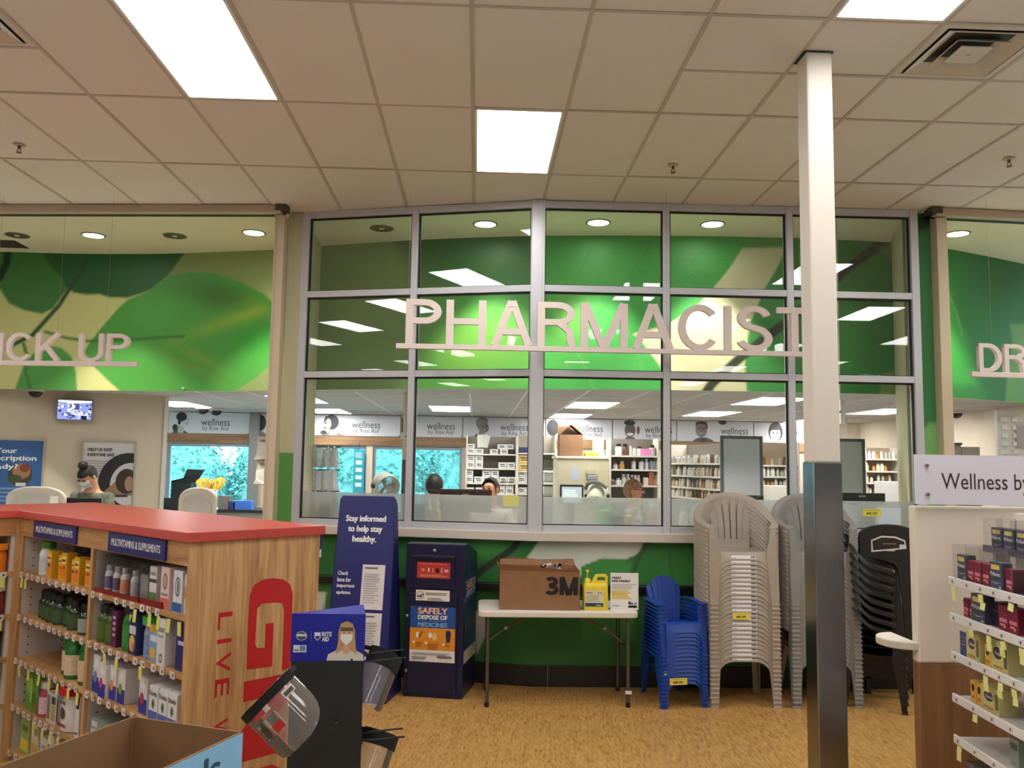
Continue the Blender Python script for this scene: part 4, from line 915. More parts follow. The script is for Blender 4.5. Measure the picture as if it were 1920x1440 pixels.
monitor(117, 190, 934, 975, 8.5, 'black monitor back in front of the masked clerk')
monitor(824, 922, 918, 960, 7.78, 'long black monitor back between the dark-haired pair', zbase=1.09)
monitor(1050, 1094, 909, 945, 7.72, 'computer screen with a lit page beside the beige cabinet', zbase=1.09, lit=True)
monitor(1338, 1432, 929, 950, 7.7, 'low black monitor back behind the beige chair stack', zbase=1.09)
monitor(1573, 1660, 925, 946, 7.7, 'low black monitor back right of the steel-clad post', zbase=1.09)
# small card holder on the divider
dv_ = [q for q in bpy.data.objects if q.get('label', '').startswith('arched putty-coloured booth divider below')][0]; p = at(99, 940, 8.4); MB().box(-.04, .04, -.018, -.013, -.05, .05).build('card', white_pl, dv_, loc=(p.x-dv_.location.x, 0, p.z-1.12))
# black open box on the back counter
wc = thing('window_counter', 'dark rear counter under the exterior windows', 'counter', (0, 0, 0))
MB().box(-5.3, .1, 12.6, 13.3, 1.06, 1.10).build('worktop', mat('counter_black', (26, 26, 30), .4), wc); MB().box(-5.25, .05, 12.65, 13.25, 0, 1.06).build('body', shelf_d, wc)
p0, p1 = at(329, 945, 12.8), at(360, 905, 12.8)
t = thing('black_carton', 'black open carton standing before the pick up window', 'box', ((p0.x+p1.x)/2, 12.8, 1.10)); W = .28; Hh = p1.z-1.10
MB().box(-W/2, W/2, -.14, .14, 0, Hh).build('body', black_pl, t); MB().add([(-W/2, -.14, Hh), (W/2, -.14, Hh), (W/2+.12, -.2, Hh+.12), (-W/2+.02, -.2, Hh+.03)], [(0, 1, 2, 3)]).build('flap', black_pl, t); MB().add([(-W/2+.05, .14, Hh), (W/2, .14, Hh), (W/2+.1, .16, Hh+.19), (-W/2+.12, .16, Hh+.2)], [(0, 1, 2, 3)]).build('flap', black_pl, t)
p = at(395, 913, 12.7); t = thing('yellow_bow', 'yellow ribbon bow lying above the booth divider', 'bow', (p.x, 12.7, 1.10))
b = MB(); ry = random.Random(2)
for k in range(16): a = k*.4; e = Vector((math.cos(a)*.2, math.sin(a)*.1, ry.uniform(.1, .18))); b.band(smoothpath([(0, 0, .3), e*.6+Vector((0, 0, .34)), e+Vector((0, 0, .24)), e*.5+Vector((0, 0, .22)), (0, 0, .3)], 4), .04, .002, (0, 0, 1))
b.build('loops', mat('ribbon_yellow', (240, 206, 90), .4), t); MB().lathe([(.1, 0), (.1, .30)], 14).build('spool', white_pl, t)
for px, w_, h_, m_, lab in ((421, .16, .2, mat('taupe_bin', (110, 104, 98), .6), 'grey bin on the rear counter beside the booth divider'), (310, .2, .16, black_pl, 'black device on the rear counter at the pick up wall edge'), (456, .26, .13, mat('blue_wrap', (60, 110, 200), .6), 'blue and white wrapped packet on the rear counter'), (436, .1, .12, mat('navy_pack', (40, 44, 110), .5), 'small navy packet on the rear counter')):
    p = at(px, 945, 12.75); box_thing('counter_item', lab, 'box', w_, .16, h_, m_, (p.x, 12.78, 1.10))
# ---- racks with hanging bags
bag_m = mat('paper_bag', (238, 230, 226), .7, var=.06, scale=12, bump=.2); pbag = glass('thin_plastic_bag', (.96, .97, .98), 1.4, .2, .85, (.95, .95, .97)); wire_m = mat('dark_wire', (34, 32, 36), .4, .6)
def bag(b, x, y, z, w_, h_, d=.05, seed=0):
    r2 = random.Random(seed); rings = []
    for k in range(6):
        f = k/5; ww = w_*(.8+.25*f); dd = d*(.25+.8*f); zz = z-h_*f
        rings.append([(x+ww/2*cx*(1+r2.uniform(-.09, .09)), y+dd/2*cy*(1+r2.uniform(-.35, .35)), zz+r2.uniform(-.014, .014)) for cx, cy in ((-1, -1), (-.3, -1.2), (.3, -.9), (1, -1), (1, 1), (-1, 1))])
    b.loft(rings); return b
bt = thing('bag_rack', 'rack stand holding paper bags beside the beige pick up post', 'rack', (at(503, 900, 9.6).x, 9.6, 0))
MB().tube([(0, .06, 0), (0, .06, 1.98)], .016, 8).box(-.2, .2, -.05, .2, 0, .03).build('stand', wire_m, bt)
p = at(502, 850, 9.55)
for k, (pyt, pyb) in enumerate(((828, 862), (872, 908))):
    zt, zb = at(502, pyt, 9.55).z, at(502, pyb, 9.55).z
    t = thing('clipboard', ('upper' if k == 0 else 'lower')+' clipboard with pale paper bags beside the beige pick up post', 'clipboard', (p.x, 9.55, zb), 0)
    b = MB(); bag(b, 0, 0, zt-zb, .25, zt-zb, .05, k); b.build('paper_bag', bag_m, t)
    MB().box(-.13, .13, -.012, .0, -.01, zt-zb+.06).build('board', mat('board_cream', (222, 206, 190), .5), t, loc=(0, .055, 0)); MB().box(-.075, .075, -.03, .0, zt-zb+.0, zt-zb+.02).build('clip', mat('clip_steel', (150, 140, 130), .3, .8), t)
hr = thing('hanging_rack', 'wire rack of small plastic bags behind the beige post', 'rack', (at(600, 900, 8.9).x, 8.9, 0))
MB().tube([(-.1, .05, 0), (-.1, .05, 2.02)], .012, 8).build('pole', wire_m, hr)
for zz in (1.98, 1.74, 1.52): MB().tube([(-.1, .05, zz), (.2, .02, zz)], .006, 6).tube([(-.1, .05, zz), (.05, -.12, zz)], .006, 6).build('arm', wire_m, hr)
kk = 0
for zi, (zz, n_) in enumerate(((1.98, 4), (1.74, 4), (1.52, 4))):
    for q in range(n_):
        b = MB(); bag(b, 0, 0, .22, .10, .2, .06, 20+kk); o = b.build('plastic_bag', pbag, None); o.location = (hr.location.x-.08+q*.075, 8.86+.02*(q % 2), zz-.225); o.rotation_euler = (0, 0, q*.4)
        tag(o, 'clear plastic bag %s from the beige post, %s row of the wire rack' % (nth(q), ('top', 'middle', 'bottom')[zi]), 'bag', 'plastic bags on the wire rack'); kk += 1
# teal notice hung in the middle window
p0, p1 = at(664, 843, 13.85), at(681, 925, 13.85); t = thing('window_notice', 'tall teal notice hanging in the window behind the hanging bags', 'sign', ((p0.x+p1.x)/2, 13.86, p1.z)); W, H = p1.x-p0.x, p0.z-p1.z
MB().box(-W/2, W/2, -.005, .005, 0, H).build('panel', mat('teal_print', (30, 150, 170), .5), t); MB().tube([(0, 0, H), (0, .008, 2.16-p1.z)], .003, 6).build('cord', wire_m, t); drawing('print', [(rect(-W*.3, W*.3, H*(.15+.17*k), H*(.24+.17*k)), (200, 235, 240)) for k in range(4)]+lines(-W*.35, W*.35, H*.82, H*.95, 3, (190, 230, 235)), t, (0, -.006, 0))
# white hanging channel with sensor in front of the window
p0, p1 = at(755, 820, 9.3), at(768, 862, 9.3); t = thing('wall_channel', 'white cable channel with a dark lower half beside the second window post', 'channel', ((p0.x+p1.x)/2, 9.3, 0)); W = p1.x-p0.x
MB().box(-W/2, W/2, 0, .05, p1.z, PZ).build('upper_channel', mat('channel_cream', (220, 214, 190), .5), t); MB().box(-W/2, W/2, 0, .05, 0, p1.z).build('lower_post', mat('channel_dark', (92, 88, 86), .6), t); MB().box(-W*.8, W*.5, -.03, 0, at(755, 824, 9.3).z, at(755, 812, 9.3).z).build('sensor', white_pl, t, bev=.003); MB().box(-.012, .02, -.034, -.03, at(755, 820, 9.3).z, at(755, 817, 9.3).z).build('sensor_eye', black_pl, t)
# ---- fans
def fan(px, py, Y, r, rz, label, body_m, tiltx):
    p = at(px, py, Y); t = thing('drum_fan', label, 'fan', (p.x, Y, 1.09), rz)
    zc = p.z-1.09; Rm = Matrix.Rotation(tiltx, 3, 'X')
    b = MB(); n = 28; ang = [6.2832*k/n for k in range(n)]
    def ringp(rr, y): return [Vector((0, 0, zc))+Rm@Vector((rr*math.cos(a), y, rr*math.sin(a))) for a in ang]
    b.loft([ringp(r*.97, -.07), ringp(r, -.06), ringp(r, .06), ringp(r*.9, .09), ringp(r*.88, .06), ringp(r*.9, -.06), ringp(r*.97, -.07)], caps=False); b.build('housing', body_m, t, True)
    b = MB()
    for rr in (.15, .3, .45, .6, .75, .9): b.tube(ringp(r*rr, -.065), .0025, 4, closed=True)
    for k in range(24): a = k*.2618; b.tube([Vector((0, 0, zc))+Rm@Vector((r*q*math.cos(a+q), -.068, r*q*math.sin(a+q))) for q in (.12, .5, .95)], .002, 4)
    b.build('grille', mat('fan_grille', (176, 176, 180), .4), t)
    b = MB(); b.loft([ringp(r*.16, -.075), ringp(r*.16, .02)]); b.build('hub', grey_pl, t, True)
    for k in range(3):
        b = MB(); a = k*2.094; b.band([Vector((0, 0, zc))+Rm@Vector((r*q*math.cos(a), 0, r*q*math.sin(a))) for q in (.15, .5, .85)], [r*.2, r*.4, r*.5], .004, Rm@Vector((-math.sin(a), .5, math.cos(a)))); b.build('blade', mat('fan_blade', (120, 120, 126), .5), t)
    b = MB(); b.tube(smoothpath([(-r*1.02, 0, zc), (-r*.9, 0, .03), (-.6*r, 0, .012), (.6*r, 0, .012), (r*.9, 0, .03), (r*1.02, 0, zc)], 6), .014, 8); b.build('stand', body_m, t, True)
    for sx in (-1, 1): MB().lathe([(.026, -.015), (.026, .015)], 14).build('knob', black_pl, t, True, loc=(sx*r*1.04, 0, zc), rot=(0, math.pi/2, 0))
fan(723, 911, 7.98, .118, .55, 'white drum fan with grey grille in front of the exterior window', white_pl, .25)
fan(1120, 930, 7.66, .095, -.4, 'white fan with a grey handle beside the lit computer screen', mat('fan_cream', (196, 196, 180), .4), .9)
p = at(1128, 914, 7.66); o = MB().tube(smoothpath([(-.1, 0, -.02), (-.07, 0, .035), (.02, 0, .045), (.1, 0, 0)], 5), .017, 8).build('handle', mat('handle_grey', (100, 100, 92), .5)); fo = [q for q in bpy.data.objects if q.name.startswith('drum_fan')][-1]
fo = [q for q in bpy.data.objects if q.get('label', '').startswith('white fan with a grey')][0]; o.parent = fo; o.location = (0, -.05, p.z-1.09)
# ---- shelving
sh_bott = [mat('rx_white', (224, 222, 214), .45), mat('rx_cream', (214, 202, 178), .45), mat('rx_grey', (176, 172, 160), .5), mat('rx_brown', (110, 74, 44), .35), mat('rx_amber', (196, 138, 62), .4)]
bm_cache = {}
def rx_bottle(k):
    if k not in bm_cache:
        r2 = random.Random(k); r, h = r2.uniform(.02, .032), r2.uniform(.07, .115)
        b = MB().lathe([(r, 0), (r, h*.7), (r*.62, h*.78), (r*.62, h*.8)], 10).lathe([(r*.7, h*.8), (r*.7, h)], 10)
        bm_cache[k] = b.mesh('bottle', sh_bott[[0, 0, 1, 2, 0, 1, 3, 4, 0, 2][k % 10]], 40)
    return bm_cache[k]
def shelf_unit(label, P, Q, levels, depth=.3, top=None, back_col=None, groupn='', blab='', fill=.8, seed=1, sides=True):
    """open unit from P to Q in plan; levels: shelf heights; returns the thing"""
    d = Vector((Q.x-P.x, Q.y-P.y, 0)); W = d.length; a = math.atan2(d.y, d.x); top = top or levels[0]+.2
    t = thing('pharmacy_shelf', label, 'shelf', (P.x, P.y, 0), a)
    MB().box(0, W, depth-.015, depth, 0, top).build('back_panel', back_col or shelf_d, t)
    for z in levels: MB().box(.01, W-.01, 0, depth-.015, z-.022, z).build('shelf', shelf_w, t)
    for x in (0, W-.02): MB().box(x, x+.02, 0, depth, 0, top).build('side_panel', shelf_w, t)
    r2 = random.Random(seed); dn = d.normalized(); nn_ = Vector((-dn.y, dn.x, 0))
    if fill:
        for li, z in enumerate(levels):
            x = .05
            while x < W-.05:
                if r2.random() < fill:
                    k = r2.randrange(10); q = Vector((P.x, P.y, 0))+dn*x+nn_*r2.uniform(.05, .09)
                    o = link('medicine_bottle', rx_bottle(k), None, (q.x, q.y, z)); tag(o, 'small medicine bottle on the %s shelf of the %s' % (nth(li) if li else 'top', blab), 'bottle', groupn)
                x += r2.uniform(.05, .066)
    return t
def zat(py, px, Y): return at(px, py, Y).z
# rack of white cartons (two joined units)
Yb = 13.2
lev = [zat(851, 920, Yb), zat(878, 920, Yb), zat(905.5, 920, Yb), zat(926, 920, Yb)]
shelf_unit('rack of white medicine cartons below the head-wrapped banner', at(873, 900, Yb), at(969, 900, Yb), lev, .4, lev[0]+.28, None, fill=0)
lev2 = [zat(849, 980, Yb), zat(883, 990, Yb), zat(905.5, 990, Yb), zat(926, 990, Yb)]
shelf_unit('rack of white cartons and yellow tubs cut by the centre window post', at(969, 900, Yb), at(1042, 900, Yb), lev2, .4, lev2[0]+.28, None, fill=0)
ct_w = mat('carton_white', (226, 224, 220), .55)
ctn = 0
def med_box(px, z, w_=.125, h_=.095, m_=ct_w, name='medicine_carton', lab='', Y=13.24, text=True, rz=0):
    global ctn
    x = at(px, 880, Y).x
    t = thing(name, lab, 'box', (x, Y+.09, z), rz, 'white medicine cartons on the rack')
    MB().box(-w_/2, w_/2, -.09, .09, 0, h_).build('carton', m_, t, bev=.002)
    if text: drawing('print', [(rect(-w_*.3, w_*.3, h_*.55, h_*.72), (70, 70, 78)), (rect(-w_*.25, w_*.35, h_*.3, h_*.42), (40, 40, 46))], t, (0, -.0908, 0), step=.0003)
    ctn += 1; return t
rows = [(0, 0, [882, 898, 926, 944]), (0, 1, [882, 940, 955]), (1, 0, [882, 898, 942, 958]), (1, 1, [882, 898]), (2, 0, [880, 897, 912, 928, 944, 960]), (2, 1, [880, 912, 928]), (3, 0, [882, 900, 940, 956]), (3, 1, [940, 956])]
for li, lay, xs_ in rows:
    for q, px in enumerate(xs_):
        hh = .095 if li else .075
        med_box(px, lev[li]+lay*hh*1.02, .125, hh, ct_w, lab='white medicine carton, %s from the window, %s layer, %s shelf of rack' % (nth(q), 'upper' if lay else 'lower', ('top', 'second', 'third', 'bottom')[li]), rz=random.uniform(-.08, .08) if li == 0 else 0)
for li, xs_ in ((2, [978, 993, 1024, 1036]), (3, [978, 993, 1024])):
    for lay in ((0, 1) if li == 2 else (0,)):
        for q, px in enumerate(xs_): med_box(px, lev2[li]+lay*.1, .12, .098, ct_w, lab='white medicine carton, %s from the first rack, %s row of the second rack' % (nth(q), ('third-shelf lower', 'third-shelf upper')[lay] if li == 2 else 'bottom'))
tubm = mat('tub_yellow', (228, 196, 120), .5)
for lay in (0, 1): med_box(983, lev2[1]+lay*.125, .2, .12, tubm, 'storage_tub', ('upper' if lay else 'lower')+' yellow tub with dark lid on the second rack beside the centre post', text=True)
x = at(984, 845, 13.24).x; box_thing('navy_pouch', 'navy folded pouch on top of the yellow tubs', 'pouch', .24, .2, .09, mat('navy_cloth', (44, 46, 96), .7), (x, 13.36, lev2[0]), 0, bev=.02)
x = at(901, 835, 13.24).x; t = thing('paper_stack', 'leaning white paper packets on the top rack shelf', 'paper', (x, 13.3, lev[0])); 
for k in range(3): MB().box(-.05, .05, -.004, .004, 0, .2).build('packet', ct_w, t, loc=(k*.03, -.1+.03*k, .10), rot=(.2, .15*k-.1, .3))
# beige cabinet with cardboard box and trays
Yc = 10.9
a_, b_ = at(1044, 855, Yc), at(1142, 855, Yc)
t = thing('beige_cabinet', 'plain beige cabinet back with a box on top, behind the lit screen', 'cabinet', ((a_.x+b_.x)/2, Yc, 0)); W = b_.x-a_.x
MB().box(-W/2, W/2, 0, .5, 0, a_.z-.03).build('body', mat('cabinet_beige', (206, 196, 164), .6), t, bev=.004); MB().box(-W/2-.02, W/2+.02, -.02, .52, a_.z-.03, a_.z).build('top_board', shelf_w, t, bev=.004)
c_ = at(1078, 888, Yc); MB().box(-.04, .04, -.003, 0, c_.z-.08, c_.z+.08).build('paper', mat('lilac_paper', (196, 198, 226), .6), t, loc=(c_.x-(a_.x+b_.x)/2, 0, 0))
c_ = at(1110, 893, Yc); MB().box(-.07, .07, -.05, 0, c_.z-.05, c_.z+.02).build('dispenser', grey_pl, t, loc=(c_.x-(a_.x+b_.x)/2, 0, 0), bev=.01); MB().box(-.08, .05, -.03, 0, c_.z+.03, c_.z+.08).build('bracket', mat('putty', (190, 180, 150), .5), t, loc=(c_.x-(a_.x+b_.x)/2, 0, 0))
p0, p1 = at(1050, 851, Yc-.0), at(1094, 815, Yc)
t = thing('cardboard_box', 'open brown cardboard box on top of the beige cabinet', 'box', ((p0.x+p1.x)/2, Yc+.2, a_.z), .0); W, H = p1.x-p0.x, p1.z-a_.z
def open_carton(t, W, D, H, m_o, flaps, th=.005):
    MB().box(-W/2, W/2, -D/2, -D/2+th, 0, H).build('front_wall', m_o, t); MB().box(-W/2, W/2, D/2-th, D/2, 0, H).build('rear_wall', m_o, t)
    MB().box(-W/2, -W/2+th, -D/2+th, D/2-th, 0, H).build('side_wall', m_o, t); MB().box(W/2-th, W/2, -D/2+th, D/2-th, 0, H).build('side_wall', m_o, t); MB().box(-W/2, W/2, -D/2, D/2, 0, th).build('base', m_o, t)
    for side, ang, ln in flaps:
        c, s_ = math.cos(ang)*ln, math.sin(ang)*ln
        if side == 'f': P_ = [(-W/2, -D/2, H), (W/2, -D/2, H), (W/2, -D/2-c, H+s_), (-W/2, -D/2-c, H+s_)]
        elif side == 'b': P_ = [(-W/2, D/2, H), (W/2, D/2, H), (W/2, D/2+c, H+s_), (-W/2, D/2+c, H+s_)]
        elif side == 'l': P_ = [(-W/2, -D/2, H), (-W/2, D/2, H), (-W/2-c, D/2, H+s_), (-W/2-c, -D/2, H+s_)]
        else: P_ = [(W/2, -D/2, H), (W/2, D/2, H), (W/2+c, D/2, H+s_), (W/2+c, -D/2, H+s_)]
        P_ = [Vector(v) for v in P_]; n = (P_[1]-P_[0]).cross(P_[2]-P_[0]).normalized()*.004
        MB().add(P_+[v+n for v in P_], [(0, 1, 2, 3), (7, 6, 5, 4), (0, 4, 5, 1), (1, 5, 6, 2), (2, 6, 7, 3), (3, 7, 4, 0)]).build('flap', m_o, t)
open_carton(t, W, .3, H, kraft, [('l', math.pi*.75, .2), ('r', math.pi*.78, .2), ('b', math.pi*.45, .12)])
p = at(1112, 850, Yc); box_thing('yellow_tray', 'flat yellow tray on top of the beige cabinet', 'tray', .17, .2, .05, mat('tray_yellow', (240, 220, 60), .4), (p.x, Yc+.2, a_.z))
p = at(1122, 840, Yc); box_thing('cream_carton', 'cream carton behind the yellow tray on the beige cabinet', 'box', .14, .12, .24, mat('cream_box', (236, 224, 186), .5), (p.x+.05, Yc+.38, a_.z))
# wire rack at the centre post
p = at(1030, 900, 11.6); t = thing('wire_rack', 'narrow wire rack with small packs right of the centre post', 'rack', (p.x, 11.6, 0)); 
for x in (-.1, .1):
    for y in (0, .25): MB().tube([(x, y, 0), (x, y, 1.9)], .008, 6).build('upright', wire_m, t)
for z in (1.25, 1.42, 1.6, 1.78): MB().box(-.1, .1, 0, .25, z-.008, z).build('shelf', mat('rack_grey', (120, 118, 116), .5), t)
for k, z in enumerate((1.25, 1.42, 1.6)): box_thing('small_pack', 'white pack on the %s shelf of the narrow wire rack' % ('bottom', 'middle', 'upper')[k], 'box', .14, .12, .11, ct_w, (p.x, 11.7, z))
# bottle shelves
Ys = 10.8
lv = [zat(854, 1190, Ys), zat(880, 1190, Ys), zat(910, 1190, Ys), zat(938, 1190, Ys)]
u1 = shelf_unit('tall cream shelf unit with dark and pink bottles behind the grey-blond person', at(1143, 900, Ys), at(1236, 900, Ys), lv, .32, zat(822, 1190, Ys), mat('shelf_back_grey', (118, 112, 102), .7), 'bottles on the tall cream shelf', 'tall cream shelf', .0)
def big_bottle(px, li, r, h, c1, c2, lab):
    bottle('medicine_bottle', lab, 'bottle', (at(px, 880, Ys+.1).x, Ys+.1, lv[li]), r, h, mat('g%d_%d_%d' % c1, c1, .35), mat('g%d_%d_%d' % c2, c2, .4), None, .5, .22)
DK, WH, PK, AM, BR = (26, 24, 26), (226, 224, 222), (230, 150, 200), (200, 140, 66), (120, 70, 40)
for a_2 in [(1160, 0, .05, .15, WH, DK, 'white bottle with big black lid, first on the tall cream shelf top'), (1172, 0, .05, .15, (90, 60, 50), DK, 'brown jar with big black lid on the tall cream shelf top'), (1182, 0, .026, .12, WH, WH, 'slim white bottle between black lids and pink tub'), (1190, 0, .035, .1, (206, 200, 186), (210, 206, 196), 'cream pack on the tall cream shelf top'), (1199, 0, .04, .12, WH, DK, 'white bottle with black lid left of the pink tub'), (1223, 0, .045, .14, (200, 196, 190), DK, 'grey jar with black lid right of the pink tub'),
           (1188, 1, .03, .14, WH, BR, 'white bottle with brown cap, second shelf'), (1202, 1, .034, .14, WH, DK, 'white bottle with black cap, second shelf'), (1212, 1, .028, .14, (214, 214, 220), WH, 'pale bottle before the blue packs, second shelf'), (1154, 1, .03, .08, WH, AM, 'small white bottle at the shelf end, second shelf'), (1166, 1, .034, .1, AM, WH, 'amber bottle with white cap, second shelf'),
           (1148, 2, .035, .07, BR, WH, 'low brown jar, third shelf'), (1159, 2, .04, .09, WH, (190, 186, 180), 'white tub, third shelf'), (1169, 2, .032, .14, WH, WH, 'tall white bottle beside the tub, third shelf'), (1177, 2, .034, .14, (190, 190, 190), WH, 'grey bottle in the middle, third shelf'), (1185, 2, .026, .13, BR, WH, 'brown bottle above the blond head, third shelf'), (1191, 2, .026, .13, WH, WH, 'white bottle above the blond head, third shelf'), (1197, 2, .026, .13, WH, WH, 'last white bottle above the blond head, third shelf'), (1229, 2, .028, .13, (222, 200, 190), WH, 'pinkish bottle at the right end, third shelf')]: big_bottle(*a_2)
p = at(1211, 850, Ys+.1); box_thing('pink_tub', 'pink and white tub on the top of the tall cream shelf', 'tub', .16, .12, .09, mat('tub_pink', (232, 140, 200), .5), (p.x, Ys+.12, lv[0]))
p = at(1221, 900, Ys+.1); box_thing('orange_carton', 'orange carton on the third shelf beside the window mullion', 'box', .07, .1, .17, mat('carton_orange', (200, 120, 84), .6), (p.x, Ys+.12, lv[2]))
p = at(1214, 905, Ys+.1); box_thing('pale_carton', 'pale pink carton on the third shelf left of the orange carton', 'box', .06, .1, .1, mat('carton_palepink', (224, 200, 190), .6), (p.x-.03, Ys+.08, lv[2]))
p = at(1222, 872, Ys+.1); box_thing('blue_pack', 'grey-blue pack at the right end of the second shelf', 'box', .12, .1, .11, mat('pack_greyblue', (150, 166, 178), .4), (p.x+.03, Ys+.12, lv[1]))
# receding shelves
P_, Q_ = at(1252, 890, 12.0), at(1353, 890, 10.3)
zl = [at(1300, y, 11.0).z for y in (868, 892, 914.5, 934)]
shelf_unit('long receding shelf run of many small white bottles left of the framed grey panel', P_, Q_, zl, .3, zl[0]+.26, None, 'small bottles on the receding shelf run', 'receding shelf run', .92, 11)
P_, Q_ = at(1428, 890, 10.9), at(1500, 890, 10.9); zl = [at(1455, y, 10.9).z for y in (872, 893, 915, 936)]
shelf_unit('shelf of white and orange bottles between grey panel and window mullion', P_, Q_, zl, .3, zl[0]+.3, mat('shelf_back_tan', (170, 150, 126), .7), 'small bottles right of the grey panel', 'shelf right of the framed grey panel', .9, 21)
P_, Q_ = at(1622, 890, 11.8), at(1690, 890, 11.8); zl = [at(1650, y, 11.8).z for y in (860, 883, 905, 926)]
shelf_unit('shelf of small white bottles right of the steel-clad post', P_, Q_, zl, .3, zl[0]+.16, mat('shelf_back_tan', (170, 150, 126), .7), 'small bottles right of the steel-clad post', 'shelf right of the steel-clad post', .85, 31)
p = at(1672, 930, 11.3); box_thing('white_fridge', 'plain white cabinet block before the far right bottle shelf', 'cabinet', .24, .3, zat(903, 1672, 11.3), white_pl, (p.x, 11.4, 0))
p = at(1462, 930, 10.0); box_thing('white_bin', 'plain cream block in front of the bottle shelf by the window mullion', 'bin', .26, .3, zat(911, 1462, 10.0), shelf_w, (p.x, 10.1, 0))
# framed grey panels
pan_m = mat('panel_greyblue', (178, 184, 192), .22, var=.02); pfr = mat('panel_frame', (74, 80, 84), .4)
for (x0, x1, yt, yb, Y, lab) in ((1352, 1430, 818, 945, 8.35, 'tall dark-framed grey privacy panel behind the beige chair stack'), (1540, 1622, 823, 945, 8.35, 'tall dark-framed grey privacy panel behind the steel-clad post')):
    a, b = at(x0, yb, Y), at(x1, yt, Y); W, H = b.x-a.x, b.z-1.09
    t = thing('privacy_panel', lab, 'panel', ((a.x+b.x)/2, Y, 1.09)); e = .03
    MB().box(-W/2, -W/2+e, 0, .03, 0, H).box(W/2-e, W/2, 0, .03, 0, H).box(-W/2+e, W/2-e, 0, .03, H-e, H).box(-W/2+e, W/2-e, 0, .03, 0, e).build('frame', pfr, t, bev=.003)
    MB().box(-W/2+e, W/2-e, .008, .022, e, H-e).build('panel', pan_m, t); MB().box(-W/2-.03, W/2+.03, -.08, .12, -.0, .012).build('foot', pfr, t)
tb = thing('panel_bench', 'pale bench carrying the framed grey privacy panels', 'counter', (0, 0, 0)); MB().box(2.2, 4.3, 8.2, 8.6, 1.05, 1.09).build('worktop', shelf_w, tb); MB().box(2.25, 4.25, 8.25, 8.55, 0, 1.05).build('body', shelf_d, tb)
# drop-off bay
p0, p1 = at(1766, 900, 9.6), at(1837, 835, 9.6); t = thing('grey_cabinet', 'pair of low grey-topped cabinets in the drop off bay', 'cabinet', (p0.x, 9.6, 0)); W = p1.x-p0.x
MB().box(0, W*.52, 0, .4, 0, p1.z).build('door', mat('cab_grey', (160, 154, 146), .5), t, bev=.004); MB().box(W*.53, W, 0, .4, 0, p1.z-.02).build('door', mat('cab_grey', (160, 154, 146), .5), t, bev=.004); MB().box(-.01, W*.53, -.02, .42, p1.z, p1.z+.025).build('top_board', mat('cab_dark', (96, 90, 84), .5), t)
dd = thing('dropoff_desk', 'drop off desk hidden behind the white shelving unit', 'counter', (0, 0, 0)); MB().box(4.15, 8.4, 7.45, 8.1, 1.06, 1.1).build('worktop', shelf_w, dd); MB().box(4.2, 8.35, 7.5, 8.05, 0, 1.06).build('body', shelf_d, dd)
p0, p1 = at(1872, 860, 9.2), at(1960, 772, 9.2); t = thing('display_board', 'white board with hanging small items at the right edge of the drop off bay', 'board', (p0.x, 9.2, 0)); W = p1.x-p0.x
MB().box(0, W, 0, .04, .3, p1.z).build('board', mat('board_white', (220, 216, 208), .5), t)
for k in range(10): MB().box(-.03, .03, -.03, 0, 0, .05).build('hook_pack', mat('pack_white', (232, 230, 226), .3), t, loc=(.07+.12*(k % 2), 0, p1.z-.12-.09*(k//2)))
MB().box(.2, .34, -.04, 0, p1.z-.4, p1.z-.16).build('holder', mat('holder_grey', (176, 172, 170), .4), t)
# ================================================================== hanging signs
sign_m = mat('sign_white', (222, 206, 200), .5, var=.02)
def arc(cx, cy, rx, ry, a0, a1, n=14): return [(cx+rx*math.cos(math.radians(a0+(a1-a0)*k/n)), cy+ry*math.sin(math.radians(a0+(a1-a0)*k/n))) for k in range(n+1)]
def stroke(b, P, w_, y0, y1, sx, sz, ox, oz):
    """a pen stroke in x,z with thickness y0..y1"""
    n = len(P); L_, R_ = [], []
    for i in range(n):
        a, c = P[max(0, i-1)], P[min(n-1, i+1)]; dx, dz = c[0]-a[0], c[1]-a[1]; l = math.hypot(dx, dz) or 1
        nx, nz = -dz/l*w_/2, dx/l*w_/2; L_.append((P[i][0]+nx, P[i][1]+nz)); R_.append((P[i][0]-nx, P[i][1]-nz))
    rings = [[(ox+L_[i][0]*sx, y0, oz+L_[i][1]*sz), (ox+R_[i][0]*sx, y0, oz+R_[i][1]*sz), (ox+R_[i][0]*sx, y1, oz+R_[i][1]*sz), (ox+L_[i][0]*sx, y1, oz+L_[i][1]*sz)] for i in range(n)]
    b.loft(rings)
